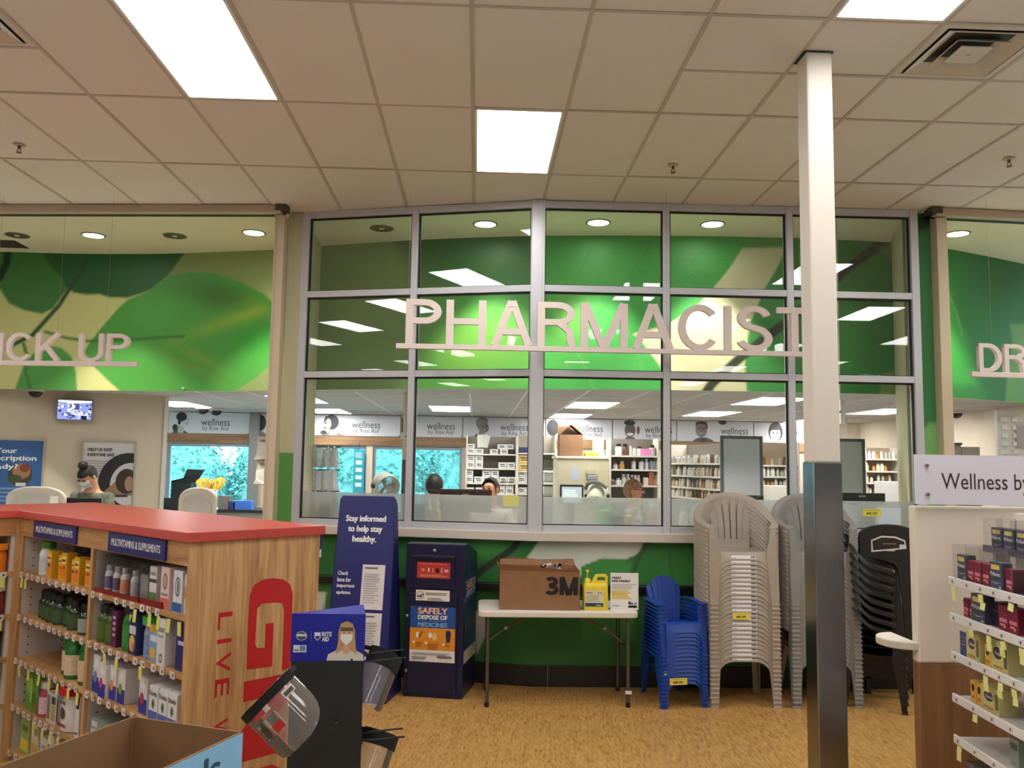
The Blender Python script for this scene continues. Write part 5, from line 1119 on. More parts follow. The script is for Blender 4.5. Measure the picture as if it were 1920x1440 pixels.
def glyph(ch, w_):
    h = w_/2
    bowlP = [(0, 1-h), (.34, 1-h)]+arc(.34, .725, .30-h, .275-h, 90, -90)[1:]+[(0, .45+h)]
    G = {'H': (.72, [[(h, 0), (h, 1)], [(.72-h, 0), (.72-h, 1)], [(h, .52), (.72-h, .52)]]), 'P': (.64, [[(h, 0), (h, 1)], bowlP]), 'A': (.76, [[(h*1.05, 0), (.38-h*.1, 1)], [(.76-h*1.05, 0), (.38+h*.1, 1)], [(.2, .31), (.56, .31)], [(.38-h*1.1, 1-h*.9), (.38+h*1.1, 1-h*.9)]]),
        'R': (.70, [[(h, 0), (h, 1)], [(0, 1-h), (.37, 1-h)]+arc(.37, .74, .31-h, .26-h, 90, -90)[1:]+[(0, .48+h)], [(.38, .48+h*.9), (.5, .44), (.585, .34), (.60, .18), (.64, 0)]]), 'M': (.86, [[(h, 0), (h, 1)], [(.86-h, 0), (.86-h, 1)], [(h*1.1, 1), (.43-h*.15, 0)], [(.86-h*1.1, 1), (.43+h*.15, 0)]]),
        'C': (.76, [arc(.39, .5, .39-h, .52-h, 40, 320, 24)]), 'I': (w_, [[(h, 0), (h, 1)]]), 'S': (.68, [arc(.34, .735, .31-h, .285-h, 15, 200, 16)+[(.2, .56), (.34, .515), (.49, .46)]+arc(.34, .27, .33-h, .285-h, 25, -165, 16)]), 'T': (.64, [[(0, 1-h), (.64, 1-h)], [(.32, 0), (.32, 1)]]),
        'K': (.70, [[(h, 0), (h, 1)], [(h, .33), (.62, 1)], [(.26, .55), (.64, 0)]]), 'U': (.70, [[(h, 1), (h, .3)]+arc(.35, .3, .35-h, .32-h, 180, 360)+[(.70-h, 1)]]), 'D': (.72, [[(h, 0), (h, 1)], [(0, 1-h), (.3, 1-h)]+arc(.3, .5, .42-h, .5-h, 90, -90, 18)[1:]+[(0, h)]]), 'O': (.80, [arc(.4, .5, .4-h, .52-h, 0, 360, 30)]), 'F': (.60, [[(h, 0), (h, 1)], [(0, 1-h), (.6, 1-h)], [(0, .52), (.54, .52)]]),
        '3': (.72, [arc(.34, .74, .33-h, .27-h, 150, -90, 16)+[(.26, .47+h*.0)], [(.26, .53)]+arc(.34, .28, .36-h, .29-h, 90, -150, 18)]), ' ': (.34, [])}
    return G[ch]
def hanging_sign(name, label, words_, P, ang, bar0, bar1, zbar, hbar, tx0, tx1, H, wires, align='L'):
    t = thing(name, label, 'sign', (P.x, P.y, zbar), ang)
    MB().box(bar0, bar1, -.02, .02, -hbar, 0).build('bar', sign_m, t, bev=.003)
    for txt, a, b_ in words_:
        w_ = .135; gap = .085; tot = sum(glyph(c, w_)[0] for c in txt)+gap*(len(txt)-1); k = (b_-a)/tot; x = a
        for c in txt:
            gw_, st = glyph(c, w_)
            if st:
                b = MB()
                for q_, P_ in enumerate(st): stroke(b, P_, w_, -.018-.0012*q_, .018+.0012*q_, k, H, x, 0)
                b.build('letter', sign_m, t)
            x += (gw_+gap)*k
    for x in wires: MB().tube([(x, 0, H*.98), (x, 0, CEIL-zbar)], .0009, 5).build('hanging_wire', mat('sign_wire', (150, 142, 128), .4, .5), t)
    return t
hanging_sign('pharmacist_sign', 'white PHARMACIST lettering on a bar hung in front of the glass', [('PHARMACIST', -.605, 2.79)], Vector((0, 6.9, 0)), 0, -.68, 2.95, 2.803, .042, 0, 0, .372, (-.59, .52, 1.56, 2.7))
ah = math.atan2(-.58, 6.7)
pw = Vector((-2.94, 7.36, 0))
hanging_sign('pick_up_sign', 'white PICK UP lettering on a bar hung before the mural, cut by the left edge', [('PICK UP', -1.47, -.08)], pw, ah, -1.42, 0, 2.66, .042, 0, 0, .243, (-1.3, -.73, -.3))
hanging_sign('drop_off_sign', 'white DROP OFF lettering on a bar hung at the right edge', [('DROP OFF', .07, 1.72)], Vector((4.10, 6.82, 0)), .065, 0, 1.8, 2.655, .042, 0, 0, .24, (.2, 1.0, 1.6))
# ================================================================== white post with stainless jacket
post_w = mat('post_white', (226, 214, 202), .5, var=.015); steel = mat('brushed_steel', (136, 134, 136), .22, 1.0, var=.04, scale=60, stretch=(1, 1, .04), bump=.03)
col = thing('support_column', 'square white post with a brushed steel lower jacket in front of the chairs', 'column', (1.85, 4.465, 0))
MB().box(-.073, .073, -.073, .073, 1.86, CEIL).build('upper_post', post_w, col, bev=.012)
MB().box(-.077, .077, -.077, .077, 0, 1.865).build('steel_jacket', steel, col, bev=.006)
MB().box(-.09, .08, -.078, .078, CEIL-.006, CEIL-.0045).build('ceiling_cutout', dark_m, col)
# small white box on the rear of the post's far side is a sign holder beyond the glass
p = at(1575, 773, 7.6); t = thing('sign_bracket', 'small white bracket sign edge showing right of the white post', 'bracket', (p.x, 7.6, p.z)); MB().box(-.02, .02, -.06, .06, -.11, .11).build('plate', white_pl, t); MB().box(-.021, -.015, -.065, .065, -.01, .01).build('slot', black_pl, t); MB().box(-.006, .006, -.006, .006, .11, CEIL-p.z).build('rod', white_pl, t)
# ================================================================== folding table and what stands on it
tab_w = mat('table_white', (224, 216, 204), .5, var=.02); tleg = mat('table_leg_grey', (96, 92, 88), .35, .6)
TX0, TX1, TY0, TY1, TZ = .035, 1.262, 6.53, 7.10, .715
t = thing('folding_table', 'white plastic folding table with grey tube legs', 'table', ((TX0+TX1)/2, (TY0+TY1)/2, 0), 0)
W, D = TX1-TX0, TY1-TY0
def rrect(w_, d_, r, n=5):
    out = []
    for cx, cy, a0 in ((w_/2-r, d_/2-r, 0), (-w_/2+r, d_/2-r, 90), (-w_/2+r, -d_/2+r, 180), (w_/2-r, -d_/2+r, 270)):
        out += [(cx+r*math.cos(math.radians(a0+90*k/n)), cy+r*math.sin(math.radians(a0+90*k/n))) for k in range(n+1)]
    return out
MB().slab(rrect(W, D, .06), TZ-.045, TZ).build('tabletop', tab_w, t, bev=.008)
for sx in (-1, 1):
    for sy in (-1, 1):
        MB().tube([(sx*(W/2-.075), sy*(D/2-.05), 0), (sx*(W/2-.075), sy*(D/2-.05), TZ-.045)], .0145, 10).build('leg', tleg, t, True)
        MB().lathe([(.018, 0), (.018, .035)], 10, (sx*(W/2-.075), sy*(D/2-.05), 0)).build('foot_cap', black_pl, t, True)
    MB().tube([(sx*(W/2-.075), -D/2+.05, .42), (sx*(W/2-.075), D/2-.05, .42)], .009, 8).build('stretcher', tleg, t, True)
    MB().tube([(sx*(W/2-.075), 0, .43), (sx*(W/2-.22), 0, .54), (sx*.12, 0, TZ-.05)], .009, 8).build('brace', tleg, t, True)
    MB().box(sx*(W/2-.22)-.013, sx*(W/2-.22)+.013, -.012, .012, .53, .55).build('lock_ring', mat('lock_steel', (160, 158, 156), .3, .9), t)
MB().box(W/2-.10, W/2-.05, -D/2+.03, -D/2+.035, .1, .125).build('leg_sticker', white_pl, t)
# 3M carton
a, b = atz(936, 1133, TZ), atz(1083, 1138, TZ)
bx = thing('respirator_carton', 'open brown cardboard carton marked 3M on the folding table', 'box', ((a.x+b.x)/2, 6.60+.19, TZ), math.radians(-1.5)); W, H, D = (b.x-a.x), .30, .38
kraft2 = mat('kraft_dark', (142, 102, 70), .8, var=.06, scale=14)
open_carton(bx, W, D, H, kraft2, [])
MB().add([(-W/2, -D/2, H), (W/2, -D/2, H-.004), (W/2, -D/2-.01, H+.004), (-W/2-.02, -D/2-.03, H+.05), (-W/2-.03, D/2, H+.03), (-W/2, D/2, H)], [(0, 1, 2, 3), (0, 3, 4, 5)]).build('torn_edge', kraft2, bx)
MB().add([(-W/2, D/2, H), (W/2, D/2, H), (W/2-.02, D/2+.02, H+.05), (0, D/2+.03, H+.04), (-W/2+.1, D/2+.02, H+.06), (-W/2, D/2+.02, H+.04)], [(0, 1, 2, 3, 4, 5)]).build('flap', kraft2, bx)
ink_b = mat('print_black', (18, 16, 16), .6)
for ch, gx, gwid in (('3', W/2-.272, .112), ('M', W/2-.156, .142)):
    b = MB(); gwd, st = glyph(ch, .21)
    for q_, P_ in enumerate(st): stroke(b, P_, .22, -.0012-.0003*q_, 0, gwid/gwd, .135, 0, 0)
    b.build('lettering', ink_b, bx, loc=(gx, -D/2-.0004, H*.39))
b = MB(); r2 = random.Random(4)
for k in range(14): c = Vector((r2.uniform(-.1, .16), r2.uniform(-.1, .1), H-.06+r2.uniform(0, .07))); b.add([c, c+Vector((.05, .01, .02)), c+Vector((.03, .05, .03)), c+Vector((-.02, .03, .01))], [(0, 1, 2, 3)])
b.build('plastic_wrap', glass('clear_wrap', (.96, .96, .96), 1.7, .05, .1), bx)
# yellow jug
p = atz(1109, 1134, TZ); jg = thing('sanitiser_jug', 'yellow plastic jug with pump, handle and paper label on the folding table', 'jug', (p.x, 6.66, TZ), -.03)
yel = mat('jug_yellow', (232, 206, 60), .35, var=.03)
def sect(w_, d_, z): return [(x, y, z) for x, y in rrect(w_, d_, min(.025, d_*.45), 3)]
W = .192
MB().loft([sect(W*.96, .11, 0), sect(W, .118, .01), sect(W, .118, .17), sect(W*.97, .112, .195), sect(W*.9, .1, .205)]).build('body', yel, jg, 50)
# handle hump: outline with a hole
b = MB(); 
outer = [(-.035, .2), (.0, .262), (.01, .268), (.085, .268), (.094, .258), (.094, .2)]; inner = [(.012, .222), (.012, .242), (.02, .25), (.066, .25), (.074, .242), (.074, .222)]
def ringstrip(y0, y1):
    n = len(outer); vs = [(x, y, z) for y in (y0, y1) for x, z in outer]+[(x, y, z) for y in (y0, y1) for x, z in inner]; f = []
    O0, O1, I0, I1 = 0, n, 2*n, 3*n
    for i in range(n):
        j = (i+1) % n; f += [(O0+i, O0+j, I0+j, I0+i), (O1+j, O1+i, I1+i, I1+j), (O0+j, O0+i, O1+i, O1+j), (I0+i, I0+j, I1+j, I1+i)]
    return vs, f
b.add(*ringstrip(-.028, .028)); b.build('handle', yel, jg, bev=.004)
MB().lathe([(.028, .2), (.028, .225), (.02, .235), (.012, .24)], 16, (-.062, 0, 0)).build('pump_collar', yel, jg, True)
MB().lathe([(.005, .235), (.005, .285), (.014, .288), (.014, .3)], 12, (-.062, 0, 0)).tube([(-.062, 0, .294), (-.062, -.045, .29)], .006, 8).build('pump_head', yel, jg, True)
drawing('paper_label', [(rect(-.082, .055, .03, .15), (222, 214, 190)), (rect(-.082, .055, .03, .058), (40, 62, 84))]+lines(-.072, .03, .068, .125, 5, (190, 182, 160))+[(rect(-.076, -.03, .132, .138), (120, 110, 60)), (rect(.0, .04, .037, .045), (180, 190, 196)), (ell(.02, .135, .005, .006, 8), (80, 76, 60)), (ell(.038, .135, .005, .006, 8), (80, 76, 60))], jg, (0, -.0595, 0))
# free masks sign
a, b_ = atz(1134, 1132, TZ), atz(1187, 1135, TZ); sg_ = thing('mask_notice', 'white counter sign offering free N95 masks on the folding table', 'sign', ((a.x+b_.x)/2, 6.64, TZ), -.02); W = b_.x-a.x; H = .283
MB().box(-W/2, W/2, -.002, .002, 0, H).build('card', mat('card_white', (236, 234, 232), .35), sg_); MB().box(-W/2, W/2, 0, .07, 0, .004).build('holder_foot', glass('acrylic', (.97, .97, .97), 1.4), sg_)
letters('lettering', 'FREE*', .03, ink_b, sg_, (-W/2+.012, -.003, H-.038), align='LEFT', width=.072, height=.017, bold=.0012); letters('lettering', 'N95 MASKS', .03, ink_b, sg_, (-W/2+.012, -.003, H-.062), align='LEFT', width=.14, height=.017, bold=.0012)
it = lines(-W/2+.012, W/2-.02, H-.125, H-.08, 4, (150, 148, 146), .2, .35)+[(rect(-W/2+.012, W/2-.05-.02*k % .05, H-.2+.014*k, H-.19+.014*k), (232, 204, 90)) for k in range(5)]
it += [(rect(W/2-.08, W/2-.012, .018, .036), (24, 22, 22)), (ell(W/2-.07, .055, .009, .012, 10), (24, 22, 22)), (ell(W/2-.052, .05, .011, .006, 10), (24, 22, 22)), ([(W/2-.035, .048), (W/2-.015, .062), (W/2-.02, .045)], (24, 22, 22)), (rect(-W/2+.012, -W/2+.07, .03, .036), (150, 150, 150))]
drawing('print', it, sg_, (0, -.0024, 0), step=.0002)
# ================================================================== medicine disposal kiosk
navy = mat('kiosk_navy', (18, 24, 62), .32, var=.03, scale=8); navy_p = mat('kiosk_panel', (16, 21, 58), .35, var=.03)
K0 = Vector((-.547, 6.864, 0)); ka = math.atan2(-.099, .467)
kt = thing('disposal_kiosk', 'dark blue metal medicine disposal kiosk beside the folding table', 'kiosk', K0, ka); W, D, H = .478, .48, 1.19
MB().add([(0, 0, 0), (W, 0, 0), (W, D, 0), (0, D, 0), (0, 0, H), (W, 0, H), (W, .12, H), (0, .12, H), (0, D, H-.1), (W, D, H-.1)], [(3, 2, 1, 0), (0, 1, 5, 4), (4, 5, 6, 7), (7, 6, 9, 8), (2, 3, 8, 9), (1, 2, 9, 6, 5), (0, 4, 7, 8, 3)]).build('body', navy, kt, bev=.006)
MB().box(.035, W-.05, -.012, 0, .035, .80).build('door', navy_p, kt, bev=.003)
MB().box(.06, W-.075, -.012, 0, .84, 1.10).build('drop_flap', navy_p, kt, bev=.003); MB().box(.06, W-.075, -.035, -.0, 1.075, 1.10).build('flap_grip', mat('grip_navy', (14, 20, 56), .3), kt, bev=.004)
def kz(py): return None
stl = mat('lock_chrome', (150, 150, 150), .25, .9)
for x, z in ((.235, 1.135), (.022, .62), (.022, .20)): MB().lathe([(.014, 0), (.014, .012), (.009, .016)], 14).build('lock', stl, kt, True, loc=(x, -.004, z), rot=FRONT)
drawing('red_label', [(rect(.095, .365, .92, 1.045), (186, 52, 48)), (rect(.12, .34, 1.028, 1.034), (214, 120, 100)), (ell(.145, .985, .014, .014, 10), (214, 140, 120)), (rect(.185, .197, .97, 1.0), (230, 220, 210)), (rect(.222, .227, .965, 1.0), (226, 190, 170)), (ell(.262, .983, .014, .02, 12), (30, 20, 20)), (rect(.293, .302, .965, 1.005), (220, 170, 150)), (rect(.318, .35, .972, .992), (190, 180, 190))]+lines(.12, .345, .932, .952, 3, (220, 150, 120)), kt, (0, -.0125, 0), step=.0003)
drawing('white_label', [(rect(.09, .365, .745, .828), (226, 222, 216)), (ell(.127, .787, .03, .03, 20), (150, 60, 50)), (ell(.127, .787, .026, .026, 20), (226, 222, 216)), ([(.1, .775), (.15, .8), (.155, .793), (.105, .768)], (40, 40, 44)), ([(.105, .785), (.12, .785), (.15, .775), (.13, .77)], (40, 40, 44))]+lines(.17, .35, .79, .815, 2, (110, 110, 116))+lines(.185, .33, .752, .772, 2, (110, 110, 116)), kt, (0, -.0125, 0), step=.0003)
pz0, pz1 = .275, .70
drawing('poster', [(rect(.05, .415, pz0, pz1), (228, 224, 220)), (rect(.05, .415, .365, .535), (218, 142, 44)), (rect(.05, .415, .535, pz1), (30, 76, 142)), (rect(.1, .12, .46, .5), (236, 232, 226)), ([(.12, .46), (.15, .51), (.155, .505), (.128, .455)], (80, 56, 30)), (ell(.215, .48, .015, .022, 12), (236, 232, 226)), (ell(.25, .47, .02, .03, 12), (228, 190, 130)), ([(.345, .52), (.375, .52), (.383, .5), (.375, .43), (.347, .43), (.339, .5)], (34, 38, 76)), (ell(.083, .424, .01, .01, 12), (236, 232, 226)), (ell(.182, .42, .01, .01, 12), (236, 232, 226)), (ell(.325, .414, .01, .01, 12), (236, 232, 226))]
        + lines(.1, .15, .39, .43, 3, (176, 90, 30))+lines(.2, .29, .375, .425, 4, (176, 104, 34))+lines(.34, .38, .4, .42, 2, (176, 104, 34))+lines(.07, .38, .33, .35, 2, (150, 148, 146))+lines(.07, .21, .295, .32, 2, (120, 118, 116))+[(rect(.275, .39, .31, .325), (120, 100, 96))], kt, (0, -.0128, 0), step=.0003)
wm = lambda n, c: mat('ink_'+n, c, .5)
letters('lettering', 'SAFELY', .06, wm('peach', (240, 180, 150)), kt, (.233, -.0170, .668), width=.235, height=.045, bold=.003)
letters('lettering', 'DISPOSE OF', .05, wm('white', (236, 236, 240)), kt, (.233, -.0170, .618), width=.235, height=.032, bold=.002)
letters('lettering', 'EXPIRED OR UNWANTED', .03, wm('blue2', (70, 130, 196)), kt, (.233, -.0170, .590), width=.235, height=.014)
letters('lettering', 'MEDICINES', .05, wm('blue3', (120, 170, 220)), kt, (.233, -.0170, .561), width=.235, height=.033, bold=.002)
letters('lettering', 'MED-Project', .03, wm('brown', (110, 84, 78)), kt, (.335, -.0170, .318), width=.11, height=.016)
SIDE = (math.pi/2, 0, math.pi/2)
letters('lettering', 'SAFELY', .06, wm('peach', (240, 180, 150)), kt, (W+.0025, .24, .86), SIDE, width=.33, height=.07, bold=.002)
letters('lettering', 'DISPOSE OF', .05, wm('white', (236, 236, 240)), kt, (W+.0025, .24, .79), SIDE, width=.33, height=.05)
drawing('side_print', [(rect(.02, D-.02, .32, .92), (30, 62, 100)), (rect(.02, D-.02, .26, .36), (200, 200, 196))]+[(rect(.06+.1*k, .1+.1*k, .5, .62), (90, 110, 120)) for k in range(4)], kt, (W+.0012, 0, 0), SIDE, step=.0003)
# ================================================================== tall blue notice stand
nv = mat('notice_navy', (30, 36, 104), .38, var=.02); nv_d = mat('notice_navy_side', (24, 28, 92), .45)
NT = thing('notice_stand', 'tall blue leaning stand reading stay informed to help stay healthy', 'sign stand', (-.915, 6.68, 0), math.radians(-11)); W = .47; H = 1.555; lean = .24
def np_(x, z, o=0): return Vector((x, (z/H)*lean-o, z))
fr = [np_(-W/2-.015, 0), np_(W/2+.03, 0), np_(W/2, H-.03), np_(W/2-.02, H), np_(-W/2+.02, H), np_(-W/2, H-.03)]
b = MB(); bk = [v+Vector((0, .012, 0)) for v in fr]; n = len(fr); b.add(fr+bk, [tuple(range(n)), tuple(range(2*n-1, n-1, -1))]+[(i, n+i, n+(i+1) % n, (i+1) % n) for i in range(n)]); b.build('front_panel', nv, NT)
for sx in (-1, 1):
    xb, xt = (W/2+.03 if sx > 0 else -W/2-.015), (W/2 if sx > 0 else -W/2)
    q = [np_(xb, 0), np_(xt, H-.03), np_(xt+sx*.0, H-.06)+Vector((0, .05, 0)), np_(xb, 0)+Vector((0, .42, 0))]
    MB().add(q+[v-Vector((sx*.006, 0, 0)) for v in q], [(0, 1, 2, 3), (7, 6, 5, 4), (0, 4, 5, 1), (1, 5, 6, 2), (2, 6, 7, 3), (3, 7, 4, 0)]).build('side_wing', nv_d, NT)
la = math.atan2(lean, H); LR = (math.pi/2-la, 0, 0)
wh = mat('notice_white', (238, 238, 242), .5)
for s_, z, wd, hh in (('Stay informed', 1.37, .33, .062), ('to help stay', 1.29, .28, .062), ('healthy.', 1.21, .195, .062)): letters('lettering', s_, .07, wh, NT, np_(-.005, z, .003), LR, width=wd, height=hh, bold=.003)
for s_, z, wd in (('Check', .95, .085), ('here for', .90, .11), ('important', .85, .145), ('updates.', .80, .12)): letters('lettering', s_, .05, wh, NT, np_(-W/2+.035, z, .003), LR, align='LEFT', width=wd, height=.034 if s_ != 'Check' else .03, bold=.001)
for k, (z0, z1) in enumerate(((.68, 1.02), (.30, .655))):
    x0, x1 = .0, .185; cu = math.cos(la)
    o = drawing('notice_sheet', [(rect(x0, x1, z0/cu, z1/cu), (216, 212, 216))]+lines(x0+.02, x1-.03, z0/cu+.05, z1/cu-.06, 13, (168, 164, 168), .35, .4)+[(rect(x0+.02, x1-.06, z1/cu-.03, z1/cu-.02), (90, 90, 96))], NT, (0, 0, 0), LR, step=.0003)
    o.location = np_(0, 0, .0025)
MB().tube([np_(.235, .22, .02), np_(.33, .22, .06)], .004, 6).build('hook', wire_m, NT)
# small framed notice on the green wall at the gondola edge
p = at(600, 1022, 7.45); o = thing('wall_notice', 'small navy and white notice on the green wall behind the red-topped shelves', 'notice', (p.x-.03, 7.44, p.z), math.atan2(dl.y, dl.x)); drawing('print', [(rect(-.06, .05, -.1, .1), (36, 44, 110)), ([(-.06, -.1), (.05, -.1), (.05, -.03)], (220, 220, 224))], o, (0, -.0035, 0)); MB().box(-.06, .05, -.003, .0, -.1, .1).build('card', nv, o)
# ================================================================== resin armchairs
def resin_chair(m_, label, group, sticker=None):
    t = thing('stacking_chair', label, 'chair', (0, 0, 0), 0, group); t.scale = (1, .70, 1)
    half = [(-.240, -.198, .572), (-.262, -.182, .602), (-.292, -.07, .625), (-.292, .07, .655), (-.255, .19, .725), (-.155, .275, .795), (0, .30, .822)]
    path = smoothpath(half+[(-x, y, z) for x, y, z in reversed(half[:-1])], 5); n = len(path); b = MB(); rings = []
    for i, p in enumerate(path):
        a, c = path[max(0, i-1)], path[min(n-1, i+1)]; tt = (c-a).normalized(); f = abs(i/(n-1)-.5)*2
        k = max(0, min(1, (f-.25)/.35)); sx = -1 if i < n/2 else 1
        u = Vector((p.x*2.2*(1-k)+sx*k, .25*(1-k), (1-k)*1.0)).normalized(); nn = tt.cross(u).normalized(); u = nn.cross(tt).normalized()
        w_ = .030 if k > .5 else .034
        rings.append([p+u*a_+nn*b_ for a_, b_ in ((-w_, 0), (-w_*.5, .005), (w_*.6, .005), (w_, -.004), (w_, -.03), (w_-.005, -.03), (w_-.006, -.005), (-w_, -.005))])
    b.loft(rings); b.build('arm_rail', m_, t, 50)
    for sx in (-1, 1):
        S = [(.578, .266, -.222, .05, .045), (.5, .264, -.238, .054, .07), (.40, .266, -.250, .085, .1), (.30, .272, -.262, .082, .085), (.1, .270, -.282, .064, .06), (.014, .269, -.292, .058, .055), (.010, .276, -.299, .066, .062), (.0, .276, -.299, .066, .062)]
        rings = []
        for z, xo, y, w_, d in S:
            th = .004; X = [(xo, y), (xo, y+d), (xo-th, y+d), (xo-th, y+th), (xo-w_, y+th), (xo-w_, y)]
            rings.append([(sx*x, yy, z) for x, yy in X])
        MB().loft(rings).build('leg', m_, t)
        rings = []
        for z, xo, y, w_, d in [(.398, .205, .195, .06, .05), (.3, .225, .235, .055, .05), (.1, .245, .29, .05, .045), (0, .25, .315, .05, .045)]:
            th = .004; X = [(xo, y+d), (xo-w_, y+d), (xo-w_, y+d-th), (xo-th, y+d-th), (xo-th, y), (xo, y)]
            rings.append([(sx*x, yy, z) for x, yy in X])
        MB().loft(rings).build('leg', m_, t)
    # seat pan with rolled front skirt
    b = MB(); nx, prof = 13, [(.20, .405), (.1, .392), (0, .388), (-.12, .394), (-.2, .402), (-.225, .398), (-.238, .385)]
    rows_ = []
    for y, z in prof: rows_.append([((-1+2*i/(nx-1))*(.205+.012*(1 if y < -.1 else 0)), y, z+.012*abs(-1+2*i/(nx-1))**3) for i in range(nx)])
    rows_.append([((-1+2*i/(nx-1))*.222, -.258, .342-.13*abs(-1+2*i/(nx-1))**5) for i in range(nx)])
    th = [[(x, y+.004, z-.004) for x, y, z in r] for r in rows_]
    V = [p for r in rows_ for p in r]+[p for r in th for p in r]; R_ = len(rows_); o0 = R_*nx; f = []
    for r in range(R_-1):
        for i in range(nx-1): f += [(r*nx+i, r*nx+i+1, (r+1)*nx+i+1, (r+1)*nx+i), (o0+(r+1)*nx+i, o0+(r+1)*nx+i+1, o0+r*nx+i+1, o0+r*nx+i)]
        f += [(r*nx, (r+1)*nx, o0+(r+1)*nx, o0+r*nx), ((r+1)*nx+nx-1, r*nx+nx-1, o0+r*nx+nx-1, o0+(r+1)*nx+nx-1)]
    for i in range(nx-1): f += [(i, o0+i, o0+i+1, i+1), ((R_-1)*nx+i+1, o0+(R_-1)*nx+i+1, o0+(R_-1)*nx+i, (R_-1)*nx+i)]
    b.add(V, f); b.build('seat', m_, t, 50)
    # back: low panel and six slats
    MB().band(smoothpath([(0, .195, .40), (0, .21, .44), (0, .218, .475)], 3), .30, .006, (1, 0, 0)).build('back_panel', m_, t)
    for k in range(6):
        x0 = -.125+.05*k; x1 = x0*1.45; zt = .815-.42*(x1*x1)*3; yt = .298-.9*x1*x1
        w0, w1 = (.040, .046) if k not in (0, 5) else (.05, .062)
        pts = smoothpath([(x0, .216, .465), (x0*1.02, .235, .58), (x0*1.15, .265, .70), (x1, yt, zt)], 3); m3 = len(pts)
        MB().band(pts, [w0+(w1-w0)*i/(m3-1) for i in range(m3)], .006, (1, 0, 0)).build('slat', m_, t)
    if sticker: drawing('label_sticker', [(rect(-.098, .098, 0, .027), (230, 224, 226)), (rect(.055, .094, .004, .023), (150, 146, 150)), (rect(-.092, -.06, .003, .006), (120, 116, 120)), (rect(.06, .09, .012, .018), (90, 86, 92))], t, (.0, -.2572, .352), (math.radians(67), 0, 0), step=.0003)
    return t
def sale_tag(label, loc, rz=0, W=.135, H=.05):
    t = thing('sale_tag', label, 'price tag', loc, rz, None)
    MB().box(-W/2, W/2, -.002, 0, 0, H).build('card', mat('tag_yellow', (232, 216, 84), .6), t)
    letters('lettering', '60% OFF', .03, ink_b, t, (-.004, -.003, H*.4), width=W*.55, height=H*.32, bold=.0008)
    drawing('print', [(rect(-W*.42, W*.42, H*.78, H*.83), (150, 136, 50))], t, (0, -.0026, 0)); return t
beige = mat('resin_beige', (164, 152, 138), .42, var=.03); grey_c = mat('resin_grey', (136, 132, 128), .42, var=.03); brown_c = mat('resin_brown', (26, 21, 20), .5, var=.05); blue_c = mat('resin_blue', (26, 68, 158), .4, var=.03)
def stack(proto_f, n, pitch, loc, rz, what, jit=.0):
    pr = proto_f(what % ORD[n-1]); r2 = random.Random(n)
    out = []
    for k in range(n):
        c = pr if k == 0 else dup(pr)
        c.location = (loc[0]+r2.uniform(-jit, jit), loc[1]+r2.uniform(-jit, jit), k*pitch); c.rotation_euler = (0, 0, rz+r2.uniform(-.004, .004))
        c['label'] = what % (('topmost' if k == n-1 else ORD[n-1-k]+' from the top')); out.append(c)
    return out
stack(lambda l: resin_chair(beige, l, 'beige armchairs in the tall stack', True), 24, .0335, (2.094, 6.765, 0), math.radians(0), 'beige resin armchair with a white sticker, %s of its stack', .002)
stack(lambda l: resin_chair(grey_c, l, 'grey armchairs in the stack behind the post'), 24, .0335, (2.732, 6.765, 0), math.radians(0), 'grey resin armchair behind the steel-clad post, %s of its stack', .002)
stack(lambda l: resin_chair(brown_c, l, 'dark brown armchairs in the side stack'), 8, .066, (3.21, 6.72, 0), math.radians(62), 'dark brown resin armchair, %s of the stack beside the white shelving', .003)
p = at(1395, 1162, 6.56); sale_tag('yellow 60% off tag on the beige chair stack', (p.x-.015, 6.572, p.z))
p = at(1635, 968, 7.17); sale_tag('yellow 60% off tag on the glass above the dark brown board', (p.x, 7.165, p.z-.0), W=.165, H=.06)
